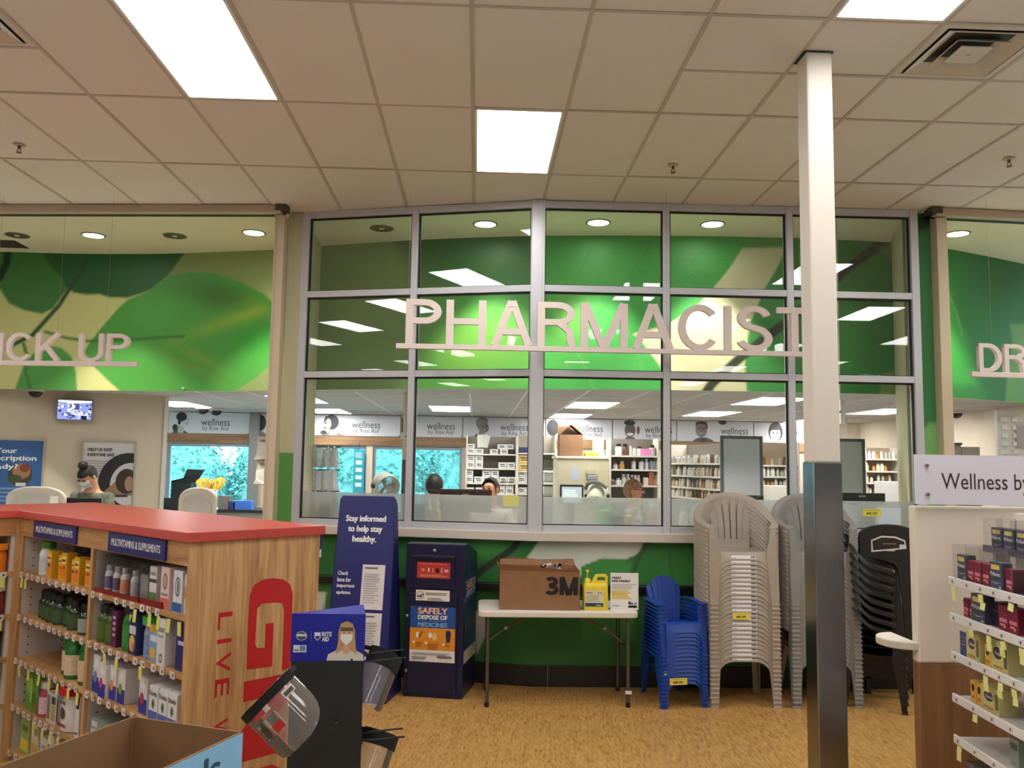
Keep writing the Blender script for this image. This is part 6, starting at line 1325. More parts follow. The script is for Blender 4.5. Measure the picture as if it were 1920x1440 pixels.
# ---- small blue slatted armchairs
def slat_chair(m_, label, group):
    t = thing('slatted_armchair', label, 'chair', (0, 0, 0), 0, group)
    for sx in (-1, 1):
        rings = []
        for z, xo, y, w_, d in [(.375, .20, -.16, .075, .08), (.27, .196, -.17, .07, .075), (.12, .188, -.19, .055, .05), (.012, .183, -.205, .045, .04), (.009, .19, -.212, .052, .047), (0, .19, -.212, .052, .047)]:
            X = [(xo, y), (xo, y+d), (xo-.004, y+d), (xo-.004, y+.004), (xo-w_, y+.004), (xo-w_, y)]; rings.append([(sx*x, yy, z) for x, yy in X])
        MB().loft(rings).build('leg', m_, t)
        rings = []
        for z, xo, y, w_, d in [(.25, .16, .14, .05, .06), (.12, .17, .2, .045, .05), (0, .175, .25, .04, .04)]:
            X = [(xo, y+d), (xo-w_, y+d), (xo-w_, y+d-.004), (xo-.004, y+d-.004), (xo-.004, y), (xo, y)]; rings.append([(sx*x, yy, z) for x, yy in X])
        MB().loft(rings).build('leg', m_, t)
        MB().band(smoothpath([(sx*.178, -.175, .385), (sx*.185, -.05, .395), (sx*.18, .1, .392), (sx*.15, .19, .385)], 3), [.075, .08, .08, .078, .076, .074, .07, .066, .06, .05], .01, (1, 0, 0)).build('armrest', m_, t)
        MB().band([(sx*.17, -.15, .38), (sx*.165, .0, .37), (sx*.15, .15, .3)], .03, .005, (0, 0, 1)).build('arm_brace', m_, t)
    b = MB(); prof = [(.15, .21), (.05, .215), (-.08, .235), (-.165, .25), (-.185, .243), (-.192, .215)]
    b.band([(0, y, z) for y, z in prof], .29, .005, (1, 0, 0)); b.build('seat', m_, t)
    nx = 11; ro = [[((-1+2*i/(nx-1))*.145, -.19, .235) for i in range(nx)], [((-1+2*i/(nx-1))*.15, -.212, .18-.09*abs(-1+2*i/(nx-1))**5) for i in range(nx)]]
    V = ro[0]+ro[1]+[(x, y+.004, z) for x, y, z in ro[0]]+[(x, y+.004, z) for x, y, z in ro[1]]; f = []
    for i in range(nx-1): f += [(i, i+1, nx+i+1, nx+i), (2*nx+i+1, 2*nx+i, 3*nx+i, 3*nx+i+1), (nx+i, nx+i+1, 3*nx+i+1, 3*nx+i)]
    MB().add(V, f).build('apron', m_, t)
    for k in range(7):
        u = (k-3)/3; xb, xt = u*.088, u*.128; zt = .555-.055*u*u-.02*u**4; tb = (zt-.215)/.34
        pts = [Vector((xb, .145, .21)), Vector((xb+(xt-xb)*.5, .195, .21+(zt-.21)*.5)), Vector((xt*.98, .245, zt-.015)), Vector((xt*.97, .25, zt))]
        MB().band(pts, [.027, .036, .041, .022], .009, (1, 0, 0)).build('back_slat', m_, t)
    MB().band(smoothpath([(-.13, .212, .38), (0, .218, .385), (.13, .212, .38)], 4), .03, .006, (0, .3, 1)).build('back_rail', m_, t); MB().band(smoothpath([(-.1, .162, .245), (0, .166, .245), (.1, .162, .245)], 4), .05, .006, (0, .4, 1)).build('back_rail', m_, t)
    return t
stack(lambda l: slat_chair(blue_c, l, 'small blue chairs in the low stack'), 14, .0295, (1.588, 6.755, 0), math.radians(9), 'small blue slatted armchair, %s of the blue stack', .002)
p = at(1271, 1283, 6.55); sale_tag('yellow 60% off tag hanging on the blue chair stack', (p.x, 6.53, p.z), .16, .14, .05)
p = at(1250, 1265, 6.55); o = box_thing('barcode_label', 'small white barcode label on the lowest blue chair', 'label', .045, .002, .03, mat('sticker_white', (226, 224, 224), .5), (p.x, 6.53, p.z), .16)
# ---- arched dark board leaning on the glass wall
p0, p1 = at(1604, 1000, 7.05), at(1712, 985, 7.05)
t = thing('arched_board', 'dark brown arched board with a white-edged label leaning on the wall', 'board', ((p0.x+p1.x)/2, 6.98, 0)); W = p1.x-p0.x; H = at(1655, 982, 7.05).z
out = [(-W/2, .12), (W/2, .12), (W/2, H-.09)]+[(W/2*math.cos(math.radians(a)), H-.09+.09*math.sin(math.radians(a))) for a in range(15, 170, 15)]+[(-W/2, H-.09)]
MB().prism(out, .0, .03).build('board', brown_c, t, bev=.006)
for x in (-W/2+.05, W/2-.05): MB().box(x-.02, x+.02, .0, .03, 0, .14).build('foot', brown_c, t)
drawing('label', [([(-.15, H-.23), (.15, H-.2), (.14, H-.13), (.06, H-.10), (-.06, H-.095), (-.15, H-.13)], (224, 220, 218)), ([(-.135, H-.215), (.14, H-.19), (.13, H-.14), (.05, H-.112), (-.06, H-.108), (-.14, H-.14)], (40, 30, 30)), (rect(.09, .14, H-.2, H-.165), (220, 216, 214)), (rect(-.05, .06, H-.165, H-.155), (150, 110, 70)), (rect(-.02, .05, H-.22, H-.205), (222, 218, 216))], t, (0, -.001, 0))
# ================================================================== red-topped vitamin shelving
GO, GA = Vector((-2.82, 5.425, 0)), math.atan2(-1.496, 1.533)
GR = Matrix.Rotation(GA, 3, 'Z')
def gw(x, y, z): return GO+GR@Vector((x, y, z))
oak = woodmat('oak_laminate', (166, 118, 72), (210, 166, 114), .45, 2, 26); oak_h = woodmat('oak_laminate_flat', (160, 112, 66), (204, 158, 106), .45, 0, 20)
red_t = mat('red_laminate', (194, 74, 66), .36, var=.02, scale=4); wht_in = mat('shelf_liner', (206, 196, 188), .6, var=.02); red_ink = mat('vinyl_red', (190, 26, 34), .45)
gn = thing('vitamin_shelving', 'oak shelving with a red top and red lettered end panel', 'shelving', GO, GA)
GL, GD, ZT = 2.142, .70, 1.50
MB().slab([(GL+.02, -.025), (GL+.02, GD+.02), (-.72, GD+.02), (-.72, -1.7), (.02, -1.7), (.02, -.025)], ZT-.045, ZT).build('red_top', red_t, gn, bev=.003)
ep = MB().box(GL-.022, GL, 0, GD, 0, ZT-.045).build('end_panel', oak, gn)
EPR = (0, math.pi/2, 0)
def crop3(pts):
    out = []
    for x, y in pts:
        px, py = 330+x/3, 960+y/3
        v = CF*F_PX+CR*(px-960)+CU*(720-py); nrm = GR@Vector((1, 0, 0)); N0 = gw(GL, 0, 0); k = nrm.dot(N0-Vector((0, 0, EYE)))/nrm.dot(v); p = Vector((0, 0, EYE))+v*k
        q = GR.transposed()@(p-GO); out.append((-q.z, q.y))
    return out
G_ = crop3([(397, 885), (405, 640), (415, 470), (440, 410), (490, 380), (545, 372), (600, 378), (640, 405), (656, 460), (650, 640), (640, 880), (596, 890), (604, 700), (608, 560), (600, 515), (560, 507), (480, 515), (455, 545), (450, 640), (443, 740), (455, 765), (500, 763), (505, 630), (548, 622), (540, 868)])
def vinyl(pts, name='vinyl_letter'):
    b = MB(); n = len(pts); b.add([(x, y, 0) for x, y in pts]+[(x, y, .0012) for x, y in pts], [tuple(range(n, 2*n))]+[(i, (i+1) % n, n+(i+1) % n, n+i) for i in range(n)])
    return b.build(name, red_ink, ep, loc=(GL+.0006, 0, 0), rot=EPR)
vinyl(G_)
vinyl([(-z, e) for e, z in [(.30, .79), (.54, .79), (.54, .69), (.42, .60), (.54, .51), (.54, .42), (.30, .42), (.30, .50), (.41, .585), (.30, .69)]][::1] if False else [(-z, e) for e, z in [(.30, .787), (.54, .787), (.54, .66), (.405, .515), (.54, .515), (.54, .42), (.30, .42), (.30, .565), (.43, .695), (.30, .695)]])
vinyl([(-z, e) for e, z in [(.30, .02), (.30, .28), (.33, .34), (.38, .37), (.47, .37), (.52, .34), (.54, .28), (.54, .02), (.48, .02), (.48, .25), (.46, .28), (.38, .28), (.36, .25), (.36, .02)]])
zz = 1.122
for ch, adv in (('L', .11), ('I', .075), ('V', .118), ('E', .11), (' ', .07), ('W', .14), ('E', .11), ('L', .11), ('L', .1)):
    if ch != ' ': letters('vinyl_letter', ch, .1, red_ink, ep, (GL+.0012, .187, zz-(adv-.035)/2), EPR, width=adv-.035 if ch != 'I' else .016, height=.07, bold=.0015)
    zz -= adv
for x0 in (0, ): pass
MB().box(-.03, GL-.022, 0, .02, 1.345, ZT-.045).build('fascia', oak_h, gn)
MB().box(.03, GL-.022, .33, .36, 0, ZT-.045).build('spine_panel', wht_in, gn); MB().box(-.7, GL-.022, GD-.02, GD, 0, ZT-.045).build('rear_panel', oak, gn)
MB().box(-.06, .012, -.03, .03, 0, ZT-.045).build('corner_post', oak, gn)
hole = mat('peg_hole', (60, 52, 46), .8)
def upright(x0, x1, y1=.33):
    u = MB().box(x0, x1, .018, y1, 0, 1.4).build('upright', wht_in, gn)
    b = MB()
    for k in range(26):
        for y in (.07, .27):
            for xx in (x1,): b.add([(xx+.0006, y+.005*math.cos(a), .1+k*.048+.005*math.sin(a)) for a in [i*1.047 for i in range(6)]], [tuple(range(6))])
    b.build('peg_holes', hole, u)
    MB().box(x0, x1, 0, .018, 0, 1.345).build('edge_strip', oak, u)
upright(.012, .03); upright(1.058, 1.09); 
LEV = [1.125, .868, .61, .335, .07]
for bx0, bx1 in ((.03, 1.058), (1.09, GL-.022)):
    for z in LEV: MB().box(bx0, bx1, .0, .33, z-.026, z).build('shelf', oak_h, gn)
tagw = MB().add([(-.021, 0, -.004), (.021, 0, -.004), (.021, 0, .03), (-.021, 0, .03), (-.021, .002, -.004), (.021, .002, -.004), (.021, .002, .03), (-.021, .002, .03)], [(0, 1, 2, 3), (7, 6, 5, 4), (0, 4, 5, 1), (1, 5, 6, 2), (2, 6, 7, 3), (3, 7, 4, 0)], (226, 218, 218)).add([(.0, -.0004, .006), (.013, -.0004, .006), (.013, -.0004, .02), (.0, -.0004, .02)], [(0, 1, 2, 3)], (90, 84, 90)).mesh('price_tag')
tagy = MB().box(-.016, .016, 0, .002, 0, .062).mesh('price_tag', mat('tag_paper_yellow', (226, 220, 120), .7))
tagsq = MB().box(-.02, .02, 0, .002, 0, .034).mesh('price_tag', mat('tag_paper_pale', (232, 228, 150), .7))
rt = random.Random(9)
for bi, (bx0, bx1) in enumerate(((.06, 1.04), (1.12, 2.09))):
    for li, z in enumerate(LEV):
        x = bx0
        while x < bx1:
            if rt.random() < .88: link('price_tag', tagw, gn, (x, -.0035, z-.03), (rt.uniform(-.1, .15), 0, rt.uniform(-.05, .05)))
            x += rt.uniform(.075, .11)
for x, li in [(.07, 0), (.14, 0), (.14, 2), (.28, 2), (.44, 2), (.6, 2), (.72, 2), (.88, 2), (1.0, 2), (.42, 3), (.55, 3), (.66, 3), (.78, 3), (1.62, 0), (1.78, 0), (1.87, 0), (1.97, 0), (2.08, 0), (1.32, 1), (1.45, 1), (1.72, 1)]:
    link('price_tag', tagy, gn, (x, -.004, LEV[li]-.094), (rt.uniform(-.1, .1), 0, 0))
# department plates
nav_pl = mat('plate_navy', (34, 40, 104), .4)
for x0, x1 in ((.235, .875), (1.293, 1.92)):
    pl_ = MB().box(x0, x1, -.012, 0, 1.352, 1.448).build('department_plate', nav_pl, gn)
    letters('lettering', 'MULTIVITAMINS & SUPPLEMENTS', .05, wht, pl_, ((x0+x1)/2, -.0135, 1.402), width=(x1-x0)*.86, height=.036, bold=.001)
# wing towards the camera at the left edge
MB().box(-.36, -.33, -1.7, .0, 0, ZT-.045).build('wing_spine', wht_in, gn); MB().box(-.02, 0, -1.7, -.03, 1.345, ZT-.045).build('wing_fascia', woodmat('oak_laminate_y', (150, 98, 52), (196, 144, 90), .45, 1, 16), gn)
for z in LEV: MB().box(-.33, .0, -1.7, -.03, z-.026, z).build('shelf', oak_h, gn)
MB().box(-.33, -.01, -.05, -.03, 0, 1.4).build('upright', wht_in, gn); MB().box(-.7, 0, -1.72, -1.7, 0, ZT-.045).build('end_panel', oak, gn)
# ---- products
pm = lambda c, r=.4: mat('p%d_%d_%d' % tuple(c), c, r, var=.05, scale=40)
def carton_p(name, label, x, y, z, w_, d, h, colr, prints=(), text=None, rz=0, group=None, tcol=(40, 40, 46), tw=.8, th=.14, tz=.7, base=(GO, GA, gw), cat='box'):
    p = base[2](x, y+d/2, z); t = thing(name, label, cat, p, base[1]+rz, group)
    MB().box(-w_/2, w_/2, -d/2, d/2, 0, h).build('carton', pm(colr), t, bev=.0015)
    if prints: drawing('print', [([(u*w_/2, v*h) for u, v in pts], c) for pts, c in prints], t, (0, -d/2-.0004, 0), step=.0002)
    if text: letters('lettering', text, .03, pm(tcol), t, (0, -d/2-.0022, h*tz), width=w_*tw, height=h*th, bold=.0006)
    return t
def bottle_p(name, label, x, y, z, r, h, body, cap, lab=None, neck=.6, caph=.2, group=None, rough=.3, base=(GO, GA, gw)):
    t = bottle(name, label, 'bottle', base[2](x, y, z), r, h, mat('bt%d_%d_%d' % tuple(body), body, rough), pm(cap), mat('lb%d_%d_%d' % tuple(lab), lab, .5, var=.18, scale=60) if lab else None, neck, caph, group); t.rotation_euler = (0, 0, base[1]); return t
R = lambda a, b, c, d: rect(a, b, c, d)
# bay far, shelf 1
bottle_p('supplement_bottle', 'white bottle with green cap on the upper left shelf', .27, .07, LEV[0], .047, .2, (226, 222, 218), (70, 140, 50), (200, 206, 214), .7, .2)
YE = (226, 168, 40)
for k, (x, w_, h_) in enumerate(((.43, .075, .155), (.55, .07, .14), (.645, .07, .16), (.735, .06, .13), (.83, .075, .15), (.935, .07, .14))):
    carton_p('vitamin_carton', 'yellow vitamin pack, %s from the corner post on the upper far shelf' % nth(k), x, .02+.02*(k % 2), LEV[0], w_, .06, h_, YE, [(R(-.8, .8, .62, .88), (240, 214, 120)), (R(-.7, .6, .70, .78), (120, 60, 30)), (R(-.8, .8, .1, .4), (232, 130, 40)), (R(-.6, .7, .42, .55), (196, 70, 40) if k % 3 else (40, 60, 110))], rz=.06*(k % 3-1))
for k, (x, y) in enumerate(((.46, .2), (.58, .2), (.70, .21), (.82, .2), (.93, .21))):
    bottle_p('supplement_bottle', 'dark-lidded jar, %s of the row behind the yellow packs' % nth(k), x, y, LEV[0], .05, .19, (70, 72, 80), (26, 26, 30), (90, 92, 100), .85, .3)
# bay far, shelf 2
for k, (x, y) in enumerate(((.25, .09), (.335, .08), (.42, .07), (.53, .07), (.63, .09), (.75, .07), (.92, .06))):
    bottle_p('supplement_bottle', 'dark green bottle with black cap, %s from the corner post, second far shelf' % nth(k), x, y, LEV[1], .047, .165, (30, 58, 34), (16, 16, 18), (58, 84, 50) if k < 6 else (150, 158, 150), .62, .24, None, .12)
for k, x in enumerate((.35, .47, .6)): bottle_p('supplement_bottle', 'dark bottle, %s of the rear row on the second far shelf' % nth(k), x, .22, LEV[1], .05, .2, (28, 40, 30), (14, 14, 16), None, .6, .22)
# bay far, shelf 3
for k, (x, y) in enumerate(((.66, .09), (.78, .06), (.86, .1), (.97, .06))):
    bottle_p('supplement_bottle', 'green-capped tall bottle with cream label, %s on the third far shelf' % nth(k), x, y, LEV[2], .05, .235, (44, 110, 50), (36, 120, 52), (214, 190, 160), .7, .2, None, .2)
# bay far, shelf 4
carton_p('green_pouch', 'green leafy pouch on the fourth far shelf', .26, .03, LEV[3], .2, .09, .23, (92, 150, 60), [(ell(-.3, .6, .5, .2, 12), (140, 190, 70)), (ell(.4, .3, .45, .2, 12), (70, 120, 46)), (R(-.2, .1, .2, .8), (170, 200, 110)), (ell(.6, .15, .2, .08, 10), (190, 80, 50))])
bottle_p('supplement_bottle', 'pink and white bottle beside the green pouch', .43, .06, LEV[3], .045, .2, (170, 60, 90), (226, 222, 224), (220, 180, 196), .7, .2)
bottle_p('supplement_bottle', 'white bottle with navy cap behind the striped carton', .53, .13, LEV[3], .045, .2, (226, 224, 226), (36, 50, 120), (200, 204, 216), .7, .2)
carton_p('striped_carton', 'white carton with coloured panels left of the red-lidded jar', .60, .02, LEV[3], .14, .08, .165, (206, 206, 206), [(R(-.9, -.3, .1, .9), (120, 130, 110)), (R(.0, .8, .1, .6), (206, 160, 90)), (R(.0, .8, .65, .9), (70, 70, 80))])
jt = bottle_p('powder_jar', 'large white jar with a red lid on the fourth far shelf', .80, .09, LEV[3], .088, .24, (224, 216, 214), (190, 30, 36), None, .92, .18)
drawing('print', [(ell(.01, .1, .026, .032, 14), (90, 70, 60)), (R(-.05, .06, .03, .045), (130, 60, 60)), (R(-.065, -.05, .04, .16), (40, 36, 40)), (R(-.03, .05, .15, .165), (110, 100, 100))], jt, (0, -.0895, 0))
carton_p('slim_carton', 'slim white carton at the divider, fourth far shelf', .985, .01, LEV[3], .05, .06, .22, (222, 216, 218), [(R(-.8, .8, .7, 1), (50, 44, 90)), (R(-.5, .5, .1, .16), (60, 50, 50))])
bottle_p('supplement_bottle', 'dark red jar behind the slim carton', .9, .22, LEV[3], .05, .17, (110, 34, 40), (120, 30, 36), None, .8, .2)
# bay far, bottom shelf
for k, (x, w_, h_, c, c2, lab) in enumerate(((.2, .15, .22, (150, 170, 90), (230, 200, 60), 'green and yellow pack on the bottom far shelf'), (.36, .12, .24, (216, 206, 180), (200, 160, 90), 'cream jar pack on the bottom far shelf'), (.5, .11, .16, (226, 222, 220), (190, 186, 186), 'white carton on the bottom far shelf'), (.64, .12, .2, (224, 220, 222), (120, 30, 46), 'white and wine-red pack on the bottom far shelf'), (.8, .16, .13, (60, 150, 80), (40, 120, 60), 'low green tub on the bottom far shelf'))):
    carton_p('supplement_pack', lab, x, .03, LEV[4], w_, .09, h_, c, [(R(-.8, .8, .1, .4), c2), (R(-.6, .6, .6, .75), tuple(int(v*.7) for v in c))])
bottle_p('supplement_bottle', 'green-lidded jar at the corner post, bottom far shelf', .22, .2, LEV[4], .07, .26, (200, 206, 180), (40, 120, 50), None, .9, .2)
# bay near, shelf 1
tray = mat('tray_red', (130, 28, 26), .4); clr = glass('clear_divider', (.93, .93, .93), 1.35, .05, .06)
for k, (x, c) in enumerate(((1.18, (120, 100, 140)), (1.28, (90, 86, 120)), (1.37, (226, 140, 90)), (1.49, (200, 190, 200)))):
    bottle_p('vitamin_bottle', 'small white bottle with coloured band, %s in the clear dispenser' % nth(k), x, .06, LEV[0]+.01, .028, .13, (222, 214, 216), (176, 170, 174), c, .6, .2)
t = thing('dispenser_tray', 'red product tray with clear dividers on the upper near shelf', 'tray', gw(1.12, .0, LEV[0]), GA)
MB().box(0, .52, .01, .3, 0, .01).box(0, .52, .004, .012, 0, .022).build('base', tray, t)
for k in range(6): MB().box(k*.1, k*.1+.003, .012, .3, .01, .19).build('divider', clr, t)
t = thing('dispenser_tray', 'red product tray under the black and white cartons', 'tray', gw(1.66, .0, LEV[0]), GA); MB().box(0, .22, .01, .3, 0, .012).box(0, .22, .004, .012, 0, .03).build('base', tray, t)
carton_p('vitamin_carton', 'plain grey carton with its side turned, upper near shelf', 1.575, .06, LEV[0], .09, .16, .125, (170, 160, 160), [(R(-.6, .6, .15, .22), (110, 104, 104))])
carton_p('vitamin_carton', 'white carton with purple and green bands, upper near shelf', 1.73, .03, LEV[0]+.012, .075, .17, .17, (226, 218, 220), [(R(-1, 1, .55, .65), (70, 50, 84)), (R(-1, 1, .05, .28), (96, 130, 70)), (R(-.7, .7, .75, .85), (150, 140, 144))])
carton_p('vitamin_carton', 'pink and white carton with an oval, upper near shelf', 1.885, .015, LEV[0], .085, .17, .195, (228, 204, 202), [(ell(0, .66, .55, .2, 18), (120, 96, 90)), (ell(0, .66, .42, .15, 18), (180, 160, 150)), (R(-1, 1, .02, .26), (218, 110, 100)), (R(-.8, .8, .32, .37), (150, 110, 110))])
bottle_p('supplement_bottle', 'red-lidded jar behind the pink carton', 1.86, .24, LEV[0], .06, .22, (196, 190, 190), (150, 24, 26), None, .9, .2)
carton_p('vitamin_carton', 'white and blue carton with an oval, upper near shelf', 2.02, .01, LEV[0], .085, .1, .19, (230, 226, 228), [(ell(0, .62, .6, .24, 18), (90, 100, 130)), (ell(0, .62, .45, .18, 18), (200, 206, 216)), (ell(.05, .62, .15, .16, 12), (50, 54, 60)), (R(-1, 1, .02, .24), (44, 96, 160))])
carton_p('vitamin_carton', 'narrow white carton touching the end panel, upper near shelf', 2.095, .015, LEV[0], .04, .1, .18, (224, 210, 204), [(R(-1, 1, .4, .7), (214, 130, 80))])
# bay near, shelf 2
for k, x in enumerate((1.17, 1.27)): bottle_p('supplement_bottle', 'tall olive-green bottle, %s at the divider, second near shelf' % nth(k), x, .06, LEV[1], .046, .19, (66, 84, 34), (24, 26, 22), (84, 104, 44), .6, .2, None, .15)
carton_p('supplement_pack', 'slim purple carton on the second near shelf', 1.35, .02, LEV[1], .06, .07, .18, (92, 30, 76), [(R(-.5, .5, .3+.16*k, .38+.16*k), (206, 170, 196)) for k in range(4)])
bottle_p('supplement_bottle', 'large bright green bottle on the second near shelf', 1.47, .08, LEV[1], .065, .22, (36, 120, 44), (30, 30, 26), (50, 136, 56), .75, .16, None, .25)
carton_p('supplement_pack', 'navy pack with a yellow corner and fruit picture, second near shelf', 1.585, .01, LEV[1], .085, .07, .2, (40, 50, 100), [([(-1, .95), (-.3, .95), (-1, .75)], (230, 210, 80)), (R(-.8, .8, .5, .7), (214, 214, 220)), (ell(0, .28, .7, .2, 14), (226, 180, 110)), (ell(.3, .2, .35, .12, 12), (210, 120, 60))])
bottle_p('supplement_bottle', 'grey-blue pouch with green swirl, second near shelf', 1.70, .08, LEV[1], .06, .2, (150, 156, 186), (60, 160, 70), (120, 140, 176), .95, .2)
carton_p('supplement_pack', 'blue and white pack with a yellow badge, second near shelf', 1.79, .02, LEV[1], .085, .06, .17, (130, 160, 206), [(R(-1, 1, .8, 1), (224, 190, 70)), (R(-.8, .8, .55, .72), (220, 226, 240)), (R(-.7, .5, .1, .35), (226, 180, 60))])
carton_p('supplement_pack', 'tall white carton with fine grey print, second near shelf', 1.905, .0, LEV[1], .08, .17, .215, (226, 222, 222), [(R(-.8, .8, .72, .82), (150, 146, 150)), (R(-.8, .6, .6, .66), (170, 166, 170)), (ell(.1, .17, .38, .1, 12), (40, 38, 40)), (ell(.1, .17, .22, .06, 12), (210, 206, 206))])
carton_p('supplement_pack', 'navy carton against the end panel, second near shelf', 2.06, .02, LEV[1], .1, .1, .23, (36, 44, 110), [(R(-.6, .6, .5, .58), (200, 204, 226))])
# bay near, shelf 3
for k, x in enumerate((1.17, 1.29, 1.37, 1.47, 1.71)):
    carton_p('vitamin_carton', 'white and royal blue vitamin carton, %s from the divider, third near shelf' % nth(k), x, .02 if k != 1 else .0, LEV[2], .085, .17, .17 if k else .19, (222, 220, 224), [(R(-1, 1, 0, .42), (44, 52, 150)), (ell(0, .78, .55, .13, 14), (236, 236, 240)), (ell(-.2, .42, .5, .16, 12), [(120, 130, 190), (190, 60, 110), (230, 140, 60), (130, 160, 60), (170, 60, 90)][k])])
for k, x in enumerate((1.86, 1.955, 2.045)):
    carton_p('eye_vitamin_carton', 'white and blue eye vitamin carton printed with an eye, %s of the row' % nth(k), x, .0, LEV[2], .085, .15, .16, (228, 226, 230), [(R(-1, 1, 0, .3), (70, 100, 176)), (ell(0, .5, .6, .15, 16), (216, 216, 220)), (ell(0, .5, .32, .14, 14), (90, 130, 110)), (ell(0, .5, .14, .07, 10), (24, 24, 26))], 'Ocuvite', tw=.85, tz=.8, th=.14)
bottle_p('supplement_bottle', 'red-lidded jar behind the eye vitamin cartons', 1.92, .25, LEV[2], .06, .2, (200, 196, 196), (150, 26, 26), None, .9, .25)
# bay near, shelf 4
for k in range(3): carton_p('flat_carton', 'flat silver-green carton, %s of the pile on the fourth near shelf' % ('lowest', 'middle', 'topmost')[k], 1.24, .02, LEV[3]+k*.048, .2, .24, .046, (136, 146, 136) if k != 1 else (170, 176, 170), [(R(-.9, -.2, .2, .8), (206, 210, 206))])
# wing products
def wb(x, y, z): return gw(-.06, x, z)
for k, (y, z, r, h, c, cap) in enumerate(((-.11, 0, .055, .17, (226, 120, 24), (226, 130, 30)), (-.11, 1, .055, .18, (150, 30, 50), (216, 206, 206)), (-.28, 1, .055, .18, (150, 30, 50), (216, 206, 206)), (-.11, 2, .05, .16, (110, 26, 36), (60, 20, 26)), (-.28, 0, .06, .2, (226, 120, 24), (226, 130, 30)), (-.11, 3, .05, .18, (190, 150, 90), (60, 50, 40)))):
    bottle_p('supplement_bottle', ['orange tub at the left edge beside the corner post', 'wine-red jar with white lid at the left edge', 'second wine-red jar with white lid at the left edge', 'dark red jar low at the left edge', 'second orange tub at the left edge', 'tan bottle low at the left edge'][k], y, 0, LEV[z], r, h, c, cap, None, .9, .2, base=(GO, GA, wb))
for z in LEV: link('price_tag', tagw, gn, (.004, -.09, z-.03), (0, 0, math.pi/2)); link('price_tag', tagy, gn, (.004, -.09, z-.094), (0, 0, math.pi/2))
# ================================================================== face shield floor display
blue_h = mat('display_blue', (26, 34, 150), .4, var=.02); blk = mat('display_black', (30, 31, 33), .7, var=.05)
SX, SY, SZ0, SZ1 = -.617, 3.70, .985, 1.182; SW = .312
sd = thing('shield_display', 'black floor display with a blue RITE AID header for face shields', 'display', (SX, SY, 0), 0)
tri = [(-SW/2, 0), (SW/2, 0), (SW*.36, .25)]
MB().slab([(x*.985, y) for x, y in tri], 0, SZ0).build('body', blk, sd)
MB().slab(tri, SZ0, SZ1).build('header', blue_h, sd)
hd = lambda x, z: (x, z)
letters('lettering', 'RITE', .03, wht, sd, (-.005, -.0015, 1.098), width=.04, height=.018, bold=.0008); letters('lettering', 'AID', .03, wht, sd, (-.011, -.0015, 1.077), width=.028, height=.018, bold=.0008)
it = [([(-.058, 1.105), (-.032, 1.105), (-.032, 1.083), (-.045, 1.07), (-.058, 1.083)], (232, 232, 238)), ([(-.055, 1.09), (-.035, 1.09), (-.036, 1.082), (-.045, 1.074), (-.054, 1.082)], (40, 50, 150)), (R(-.0725, -.0715, 1.066, 1.11), (150, 156, 200)), (ell(-.112, 1.09, .024, .02, 20), (150, 156, 176)), (ell(-.112, 1.09, .019, .016, 20), (60, 66, 84)), (R(-.132, -.092, 1.088, 1.098), (216, 218, 226)),
      (R(-.145, -.09, 1.022, 1.052), (222, 228, 236)), (R(-.118, -.094, 1.026, 1.05), (120, 160, 206)), (R(-.142, -.122, 1.028, 1.034), (120, 110, 110))]
# printed model wearing shield and mask
hx = .078; it += [([(hx-.082, SZ0+.004), (hx-.075, SZ0+.03), (hx-.03, SZ0+.052), (hx+.035, SZ0+.05), (hx+.072, SZ0+.03), (hx+.076, SZ0+.004)], (216, 206, 196)), ([(hx-.044, SZ0+.03), (hx-.036, SZ0+.075), (hx-.034, SZ0+.13), (hx-.024, SZ0+.158), (hx, SZ0+.168), (hx+.024, SZ0+.158), (hx+.035, SZ0+.13), (hx+.038, SZ0+.075), (hx+.046, SZ0+.028), (hx+.022, SZ0+.045), (hx-.02, SZ0+.045)], (186, 150, 104)), ([(hx-.022, SZ0+.046), (hx-.012, SZ0+.052), (hx-.011, SZ0+.075), (hx+.011, SZ0+.075), (hx+.012, SZ0+.052), (hx+.024, SZ0+.044), (hx, SZ0+.03)], (206, 160, 134)), (ell(hx, SZ0+.108, .026, .037, 18), (214, 170, 142)), (R(hx-.027, hx+.027, SZ0+.126, SZ0+.142), (96, 76, 66)), (ell(hx-.011, SZ0+.121, .005, .002, 8), (50, 40, 36)), (ell(hx+.011, SZ0+.121, .005, .002, 8), (50, 40, 36)), ([(hx-.026, SZ0+.113), (hx+.026, SZ0+.113), (hx+.024, SZ0+.09), (hx, SZ0+.068), (hx-.024, SZ0+.09)], (236, 236, 240)), (R(hx+.02, hx+.03, SZ0+.004, SZ0+.012), (20, 20, 20))]
drawing('print', it, sd, (0, -.0006, 0), step=.00018)
letters('lettering', '7.99', .02, ink_t, sd, (-.106, -.0045, 1.038), width=.02, height=.012)
MB().tube([(.05, 0, .74), (.05, -.03, .742), (.062, -.035, .742)], .004, 6).build('hook', black_pl, sd); MB().lathe([(.008, 0), (.008, .004)], 10).build('hook_plate', black_pl, sd, loc=(.05, 0, .74), rot=FRONT)
shield_m = glass('shield_plastic', (.94, .93, .92), 1.45, .03, .22, (.78, .74, .72)); foam = mat('foam_black', (20, 19, 20), .9); strapm = mat('strap_black', (26, 24, 26), .6)
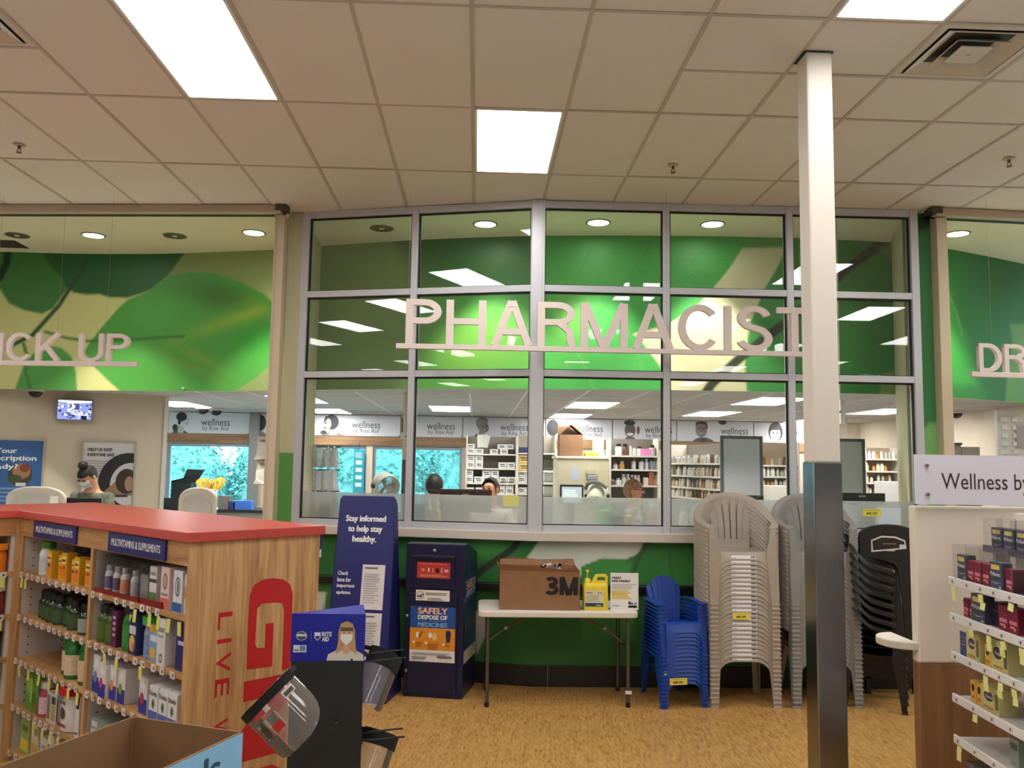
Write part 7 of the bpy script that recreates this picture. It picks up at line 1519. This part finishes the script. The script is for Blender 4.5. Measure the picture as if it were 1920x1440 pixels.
def face_shield(label, loc, rot, H=.23, R_=.125, span=150, stick=True, fh=.036):
    t = bpy.data.objects.new('face_shield', None); COL.objects.link(t); tag(t, label, 'face shield', 'face shields on the display'); t.location = loc; t.rotation_euler = rot
    n = 16; b = MB(); an = [math.radians(-span/2+span*k/n) for k in range(n+1)]
    rings = []
    for z, cut in ((0, 1), (-H*.25, 1), (-H*.55, 1), (-H*.72, .95), (-H*.85, .84), (-H*.94, .66), (-H, .38)):
        rings.append([(R_*math.sin(a*cut), -R_*math.cos(a*cut), z) for a in an]+[((R_-.001)*math.sin(a*cut), -(R_-.001)*math.cos(a*cut), z) for a in reversed(an)])
    b.loft(rings); b.build('visor', shield_m, t, True)
    b = MB(); b.band([((R_-.002)*math.sin(a), -(R_-.002)*math.cos(a), -.002-fh/2) for a in an], fh, .014, (0, 0, 1)); b.build('foam_band', foam, t, True)
    b = MB(); b.band(smoothpath([((R_-.004)*math.sin(an[0]), -(R_-.004)*math.cos(an[0]), -.015), (-.1, .06, -.012), (0, .11, -.01), (.1, .06, -.012), ((R_-.004)*math.sin(an[-1]), -(R_-.004)*math.cos(an[-1]), -.015)], 5), .02, .002, (0, 0, 1)); b.build('strap', strapm, t, True)
    if stick:
        def st(ac, z0, z1, wd, items):
            o = MB()
            for (u0, u1, v0, v1), c in items:
                a0, a1 = math.radians(ac+wd*u0), math.radians(ac+wd*u1); rr = R_+.0012
                o.add([(rr*math.sin(a0), -rr*math.cos(a0), z0+(z1-z0)*v0), (rr*math.sin((a0+a1)/2), -rr*math.cos((a0+a1)/2), z0+(z1-z0)*v0), (rr*math.sin(a1), -rr*math.cos(a1), z0+(z1-z0)*v0), (rr*math.sin(a1), -rr*math.cos(a1), z0+(z1-z0)*v1), (rr*math.sin((a0+a1)/2), -rr*math.cos((a0+a1)/2), z0+(z1-z0)*v1), (rr*math.sin(a0), -rr*math.cos(a0), z0+(z1-z0)*v1)], [(0, 1, 4, 5), (1, 2, 3, 4)], c)
            o.build('sticker', None, t)
        st(-12, -.145, -.075, 46, [((-.5, .5, 0, 1), (196, 188, 186)), ]); st(-14, -.146, -.11, 40, [((.0, .55, 0, .9), (196, 50, 50))]); st(-30, -.14, -.09, 20, [((-.4, .4, 0, 1), (60, 50, 48))])
        st(-12, -.058, -.04, 30, [((-.5, .5, 0, 1), (196, 70, 66))]); st(4, -.06, -.038, 10, [((-.5, .5, 0, 1), (226, 220, 220))]); st(42, -.075, -.045, 20, [((-.5, .5, 0, 1), (206, 196, 196))]); st(42, -.072, -.055, 16, [((-.5, .5, 0, 1), (60, 56, 58))])
    return t
p = at(508, 1288, 3.5); face_shield('clear face shield with red and white stickers hung left of the blue display', p, (math.radians(8), math.radians(-46), math.radians(-14)), .24, .15, 130)
p = at(720, 1226, 3.92); face_shield('clear face shield with a doubled black band hung right of the blue header', p, (math.radians(-16), math.radians(33), math.radians(30)), .25, .085, 150, False, .07)
p = at(712, 1372, 3.92); face_shield('lower clear face shield with black band right of the black display', p, (math.radians(-15), math.radians(25), math.radians(25)), .25, .085, 150, False, .06)
for k, (px, py) in enumerate(((700, 1225), (697, 1372))):
    q = at(px, py, 3.66); q2 = q+Vector((.13, -.02, .02)); o = MB().tube([at(672, py+6, 3.74), q, q2], .004, 6).tube([at(672, py+14, 3.74), q+Vector((0, -.01, -.03)), q2+Vector((0.01, -.01, -.03))], .004, 6).build('prong', strapm)
    o.parent = sd; o.matrix_parent_inverse = Matrix.Translation(-Vector((SX, SY, 0)))
# ================================================================== cardboard dump bin at the lower left corner
F_ = atz(250, 1343, 1.0); R_2 = atz(455, 1372, 1.0); ab = math.atan2(R_2.y-F_.y, R_2.x-F_.x); Wb = (R_2-F_).length; Db = .56
ctr = Vector((F_.x, F_.y, 0))+Matrix.Rotation(ab, 3, 'Z')@Vector((Wb/2, -Db/2, 0))
bn = thing('dump_bin', 'brown cardboard dump bin with a light blue outside at the lower left corner', 'bin', ctr, ab)
binb = mat('bin_blue', (132, 186, 222), .6, var=.03); kbin = mat('kraft_bin', (140, 104, 72), .85, var=.07, scale=9)
for nm, (x0, x1, y0, y1) in {'far_wall': (-Wb/2, Wb/2, Db/2-.006, Db/2), 'near_wall': (-Wb/2, Wb/2, -Db/2, -Db/2+.006), 'side_wall': (-Wb/2, -Wb/2+.006, -Db/2, Db/2), 'side_wall_': (Wb/2-.006, Wb/2, -Db/2, Db/2)}.items():
    MB().box(x0, x1, y0, y1, .0, 1.0).build(nm.rstrip('_'), kbin, bn)
MB().box(-Wb/2, Wb/2, -Db/2, Db/2, .45, .455).build('floor_panel', kbin, bn)
MB().box(-Wb/2+.004, -Wb/2+.012, Db/2-.014, Db/2-.006, .45, 1.0).build('corner_seam', kraft_in, bn)
MB().box(Wb/2, Wb/2+.0015, -Db/2, Db/2, 0, .997).build('blue_wrap', binb, bn); MB().box(-Wb/2, Wb/2, -Db/2-.0015, -Db/2, 0, .997).build('blue_wrap', binb, bn)
MB().box(Wb/2, Wb/2+.002, -Db/2, Db/2, .955, .962).build('blue_edge', binb, bn)
letters('lettering', 'ds', .12, mat('ink_teal', (30, 70, 110), .5), bn, (Wb/2+.0025, Db/2-.16, .935), SIDE, width=.11, height=.07, bold=.004)
# ================================================================== white shelving unit at the right edge
cabc = mat('unit_cream', (242, 228, 212), .5, var=.015); cabb = woodmat('unit_brown', (126, 88, 58), (154, 110, 74), .45, 2, 16)
UY = 4.45
un = thing('end_unit', 'cream and brown shelving end panel with a round side ledge at the right edge', 'shelving', (2.34, UY, 0))
MB().box(.0, 1.1, 0, .07, .82, 1.64).build('cream_panel', cabc, un, bev=.012)
MB().box(-.0, 1.1, .004, .066, 0, .82).build('brown_base', cabb, un, bev=.004)
b = MB(); pts = [(.004+.145*math.cos(math.radians(a)), .15+.15*math.sin(math.radians(a))) for a in range(270, 89, -12)]
b.slab(pts, .885, .925); b.build('round_ledge', mat('ledge_cream', (220, 208, 194), .4), un, bev=.006)
zs0, zs1 = at(1712, 945, UY-.02).z, at(1712, 852, UY-.02).z
acr = thing('wellness_sign', 'white acrylic sign reading Wellness by Rite Aid at the right edge', 'sign', (at(1712, 900, UY-.02).x, UY-.03, zs0))
Hs = zs1-zs0; MB().box(0, 1.2, -.006, 0, 0, Hs).build('panel', mat('acrylic_white', (236, 230, 242), .25, var=.004), acr)
letters('lettering', 'Wellness by Rite Aid', .1, mat('ink_maroon', (66, 44, 46), .5), acr, (.145, -.0075, Hs*.42), align='LEFT', width=.83, height=.112)
for z in (Hs*.2, Hs*.78): MB().lathe([(.009, 0), (.009, .02), (.006, .024)], 12).build('standoff', stl, acr, True, loc=(.065, .0, z), rot=FRONT); MB().lathe([(.006, 0), (.006, .03)], 10).build('standoff', stl, acr, loc=(.065, .03, z), rot=FRONT)
# ---- shelf run facing the aisle
SO, SA = Vector((2.375, 4.2, 0)), math.radians(-94)
SR = Matrix.Rotation(SA, 3, 'Z')
def sw(x, y, z): return SO+SR@Vector((x, y, z))
SB = (SO, SA, sw)
SL = [1.304, 1.127, .94, .737, .54, .30]
su = thing('aisle_shelving', 'white metal shelving with stomach medicine cartons at the right edge', 'shelving', SO, SA)
shm = mat('shelf_metal', (214, 208, 204), .45, var=.02); gre = mat('shelf_riser', (176, 166, 160), .5)
MB().box(-.05, 1.9, .36, .40, 0, 1.62).build('back_panel', cabc, su); MB().box(-.02, 1.9, .02, .36, 0, .12).build('base_deck', cabb, su)
for z in SL:
    s_ = MB().box(0, 1.9, .004, .36, z-.03, z-.012).build('shelf', shm, su); MB().box(0, 1.9, -.004, .008, z-.04, z).build('price_rail', white_pl, s_, bev=.002)
rq = random.Random(12)
for li, z in enumerate(SL):
    x = .04
    while x < 1.85:
        link('price_tag', tagw, su, (x, -.0062, z-.034)); 
        if rq.random() < .66:
            for q in range(rq.choice((1, 2, 2))): link('price_tag', tagsq, su, (x+rq.uniform(-.006, .006)+.012, -.006, z-.078-.034*q), (rq.uniform(-.15, .2), rq.uniform(-.12, .12), 0))
        x += rq.uniform(.11, .17)
GRY, RED, YLW, ORG = (70, 72, 92), (128, 24, 54), (204, 192, 128), (224, 172, 70)
def pril(x, y, z, k, lab, w_=.09, h=.115, col=GRY): return carton_p('stomach_carton', lab, x, y, z, w_, .05, h, col, [(R(-.75, .6, .72, .9), (214, 190, 110)), (ell(.45, .82, .22, .09, 10), (230, 206, 110)), (R(-.9, .9, .3, .44), (56, 60, 74)), ([(-.9, .28), (0, .2), (.9, .28), (0, .23)], (190, 196, 210)), (R(.5, .8, .05, .12), (200, 206, 220))], 'Prilosec', tcol=(226, 226, 232), tw=.82, th=.15, tz=.56, base=SB)
def redp(x, y, z, lab, w_=.055, h=.095): return carton_p('stomach_carton', lab, x, y, z, w_, .06, h, RED, [(R(-.8, .8, .35, .5), (216, 120, 150)), (R(-.7, .3, .2, .28), (230, 140, 70)), (ell(.3, .18, .18, .07, 8), (220, 170, 180)), (R(-1, 1, .75, .9), (120, 16, 44))], base=SB)
def nex(x, y, z, lab, w_=.13, h=.125): return carton_p('stomach_carton', lab, x, y, z, w_, .09, h, YLW, [(ell(-.15, .6, .62, .24, 18), (226, 214, 130)), (ell(-.15, .6, .55, .2, 18), (70, 56, 76)), (R(.55, .95, .2, .8), (110, 100, 60)), (R(-.7, .4, .12, .2), (190, 120, 40))], 'Nexium', tcol=(210, 206, 214), tw=.45, th=.14, tz=.6, base=SB)
def org(x, y, z, lab): return carton_p('stomach_carton', lab, x, y, z, .048, .05, .1, ORG, [(ell(0, .68, .55, .18, 14), (50, 24, 24)), (R(-.7, .7, .2, .3), (190, 110, 30))], base=SB)
# top tier on the back panel
tt = thing('tier_tray', 'clear tiered tray with purple lip above the top shelf', 'tray', sw(-.16, .26, 1.43), SA)
MB().box(0, 1.5, 0, .1, -.012, 0).build('base', mat('tray_purple', (66, 44, 84), .4), tt); MB().box(0, 1.5, -.004, 0, -.014, .02).build('lip', mat('tray_purple', (66, 44, 84), .4), tt)
for k in range(12): MB().box(k*.125, k*.125+.003, 0, .1, 0, .16).build('divider', clr, tt)
MB().box(.03, .06, .03, .1, -.12, -.012).build('bracket', gre, tt)
for k in range(7): pril(-.06+.112*k, .275, 1.43, k, 'grey stomach medicine carton on the high tier, %s from the cream panel' % nth(k), .1, .115)
t2 = thing('shelf_tray', 'clear tray with purple lip on the top aisle shelf', 'tray', sw(.0, .02, SL[0]-.011), SA); MB().box(0, 1.2, 0, .2, 0, .006).build('base', mat('tray_purple', (66, 44, 84), .4), t2)
for k in range(8): MB().box(k*.13, k*.13+.003, 0, .2, .006, .17).build('divider', clr, t2)
z = SL[0]-.005
pril(.07, .03, z, 0, 'grey stomach medicine carton at the far end of the top aisle shelf', .085, .12)
for k, x in enumerate((.155, .22, .295)): redp(x, .03, z, 'wine-red carton, %s from the far end, top aisle shelf' % nth(k), .062, .1)
pril(.40, .02, z, 1, 'grey stomach medicine carton between red cartons, top aisle shelf', .1, .12); redp(.49, .03, z, 'wine-red carton at the picture edge, top aisle shelf', .06, .1)
z = SL[1]-.011
for k, x in enumerate((.06, .115)): redp(x, .05, z, 'small wine-red carton, %s from the far end, second aisle shelf' % nth(k), .048, .09)
pril(.21, .03, z, 2, 'large grey stomach medicine carton, second aisle shelf', .12, .13); carton_p('dark_carton', 'dark purple carton beside the large grey one, second aisle shelf', .31, .06, z, .08, .08, .11, (46, 30, 52), [(R(-.7, .7, .6, .7), (80, 60, 90))], base=SB)
for k, x in enumerate((.41, .49)): redp(x, .04, z, 'wine-red carton, %s at the picture edge, second aisle shelf' % nth(k), .075, .11)
z = SL[2]-.011
c1 = carton_p('leaflet', 'blue leaflet card leaning at the far end of the third aisle shelf', .07, .03, z, .085, .006, .115, (56, 64, 108), [(R(-.8, .5, .75, .8), (110, 116, 150)), (R(-.8, .6, .6, .64), (110, 116, 150)), (R(-.8, .4, .45, .5), (140, 146, 176))], base=SB, cat='leaflet')
nex(.17, .02, z, 'yellow carton with a dark oval, far end of the third aisle shelf', .12, .13); org(.285, .03, z, 'small orange carton between two yellow ones, third aisle shelf'); nex(.40, .02, z, 'yellow carton with a dark oval at the picture edge, third aisle shelf', .14, .14)
z = SL[3]-.011
for k, x in enumerate((.12, .175)): org(x, .04, z, 'small orange carton, %s from the far end, fourth aisle shelf' % nth(k))
nex(.29, .03, z, 'wide yellow carton with a dark oval, fourth aisle shelf', .15, .115)
z = SL[5]-.011
for k, x in enumerate((.08, .17, .3)): carton_p('grey_carton', 'grey carton, %s from the far end, lowest aisle shelf' % nth(k), x, .03, z, .08, .08, .14, (110, 104, 108), [(R(-.8, .8, .6, .85), (70, 70, 84)), (R(-.7, .7, .1, .3), (170, 166, 166))], base=SB)
carton_p('grey_carton', 'grey carton at the picture edge, fifth aisle shelf', .42, .06, SL[4]-.011, .07, .08, .12, (140, 146, 136), [(R(-.8, .8, .6, .85), (70, 90, 84))], base=SB)
t = thing('header_box', 'navy box with a wooden top at the right edge below the acrylic sign', 'box', sw(.34, .30, 1.60), SA); MB().box(0, .5, 0, .05, -.0, .09).build('panel', nav_pl, t); MB().box(-.01, .51, -.02, .07, .09, .105).build('wood_top', oak_h, t)
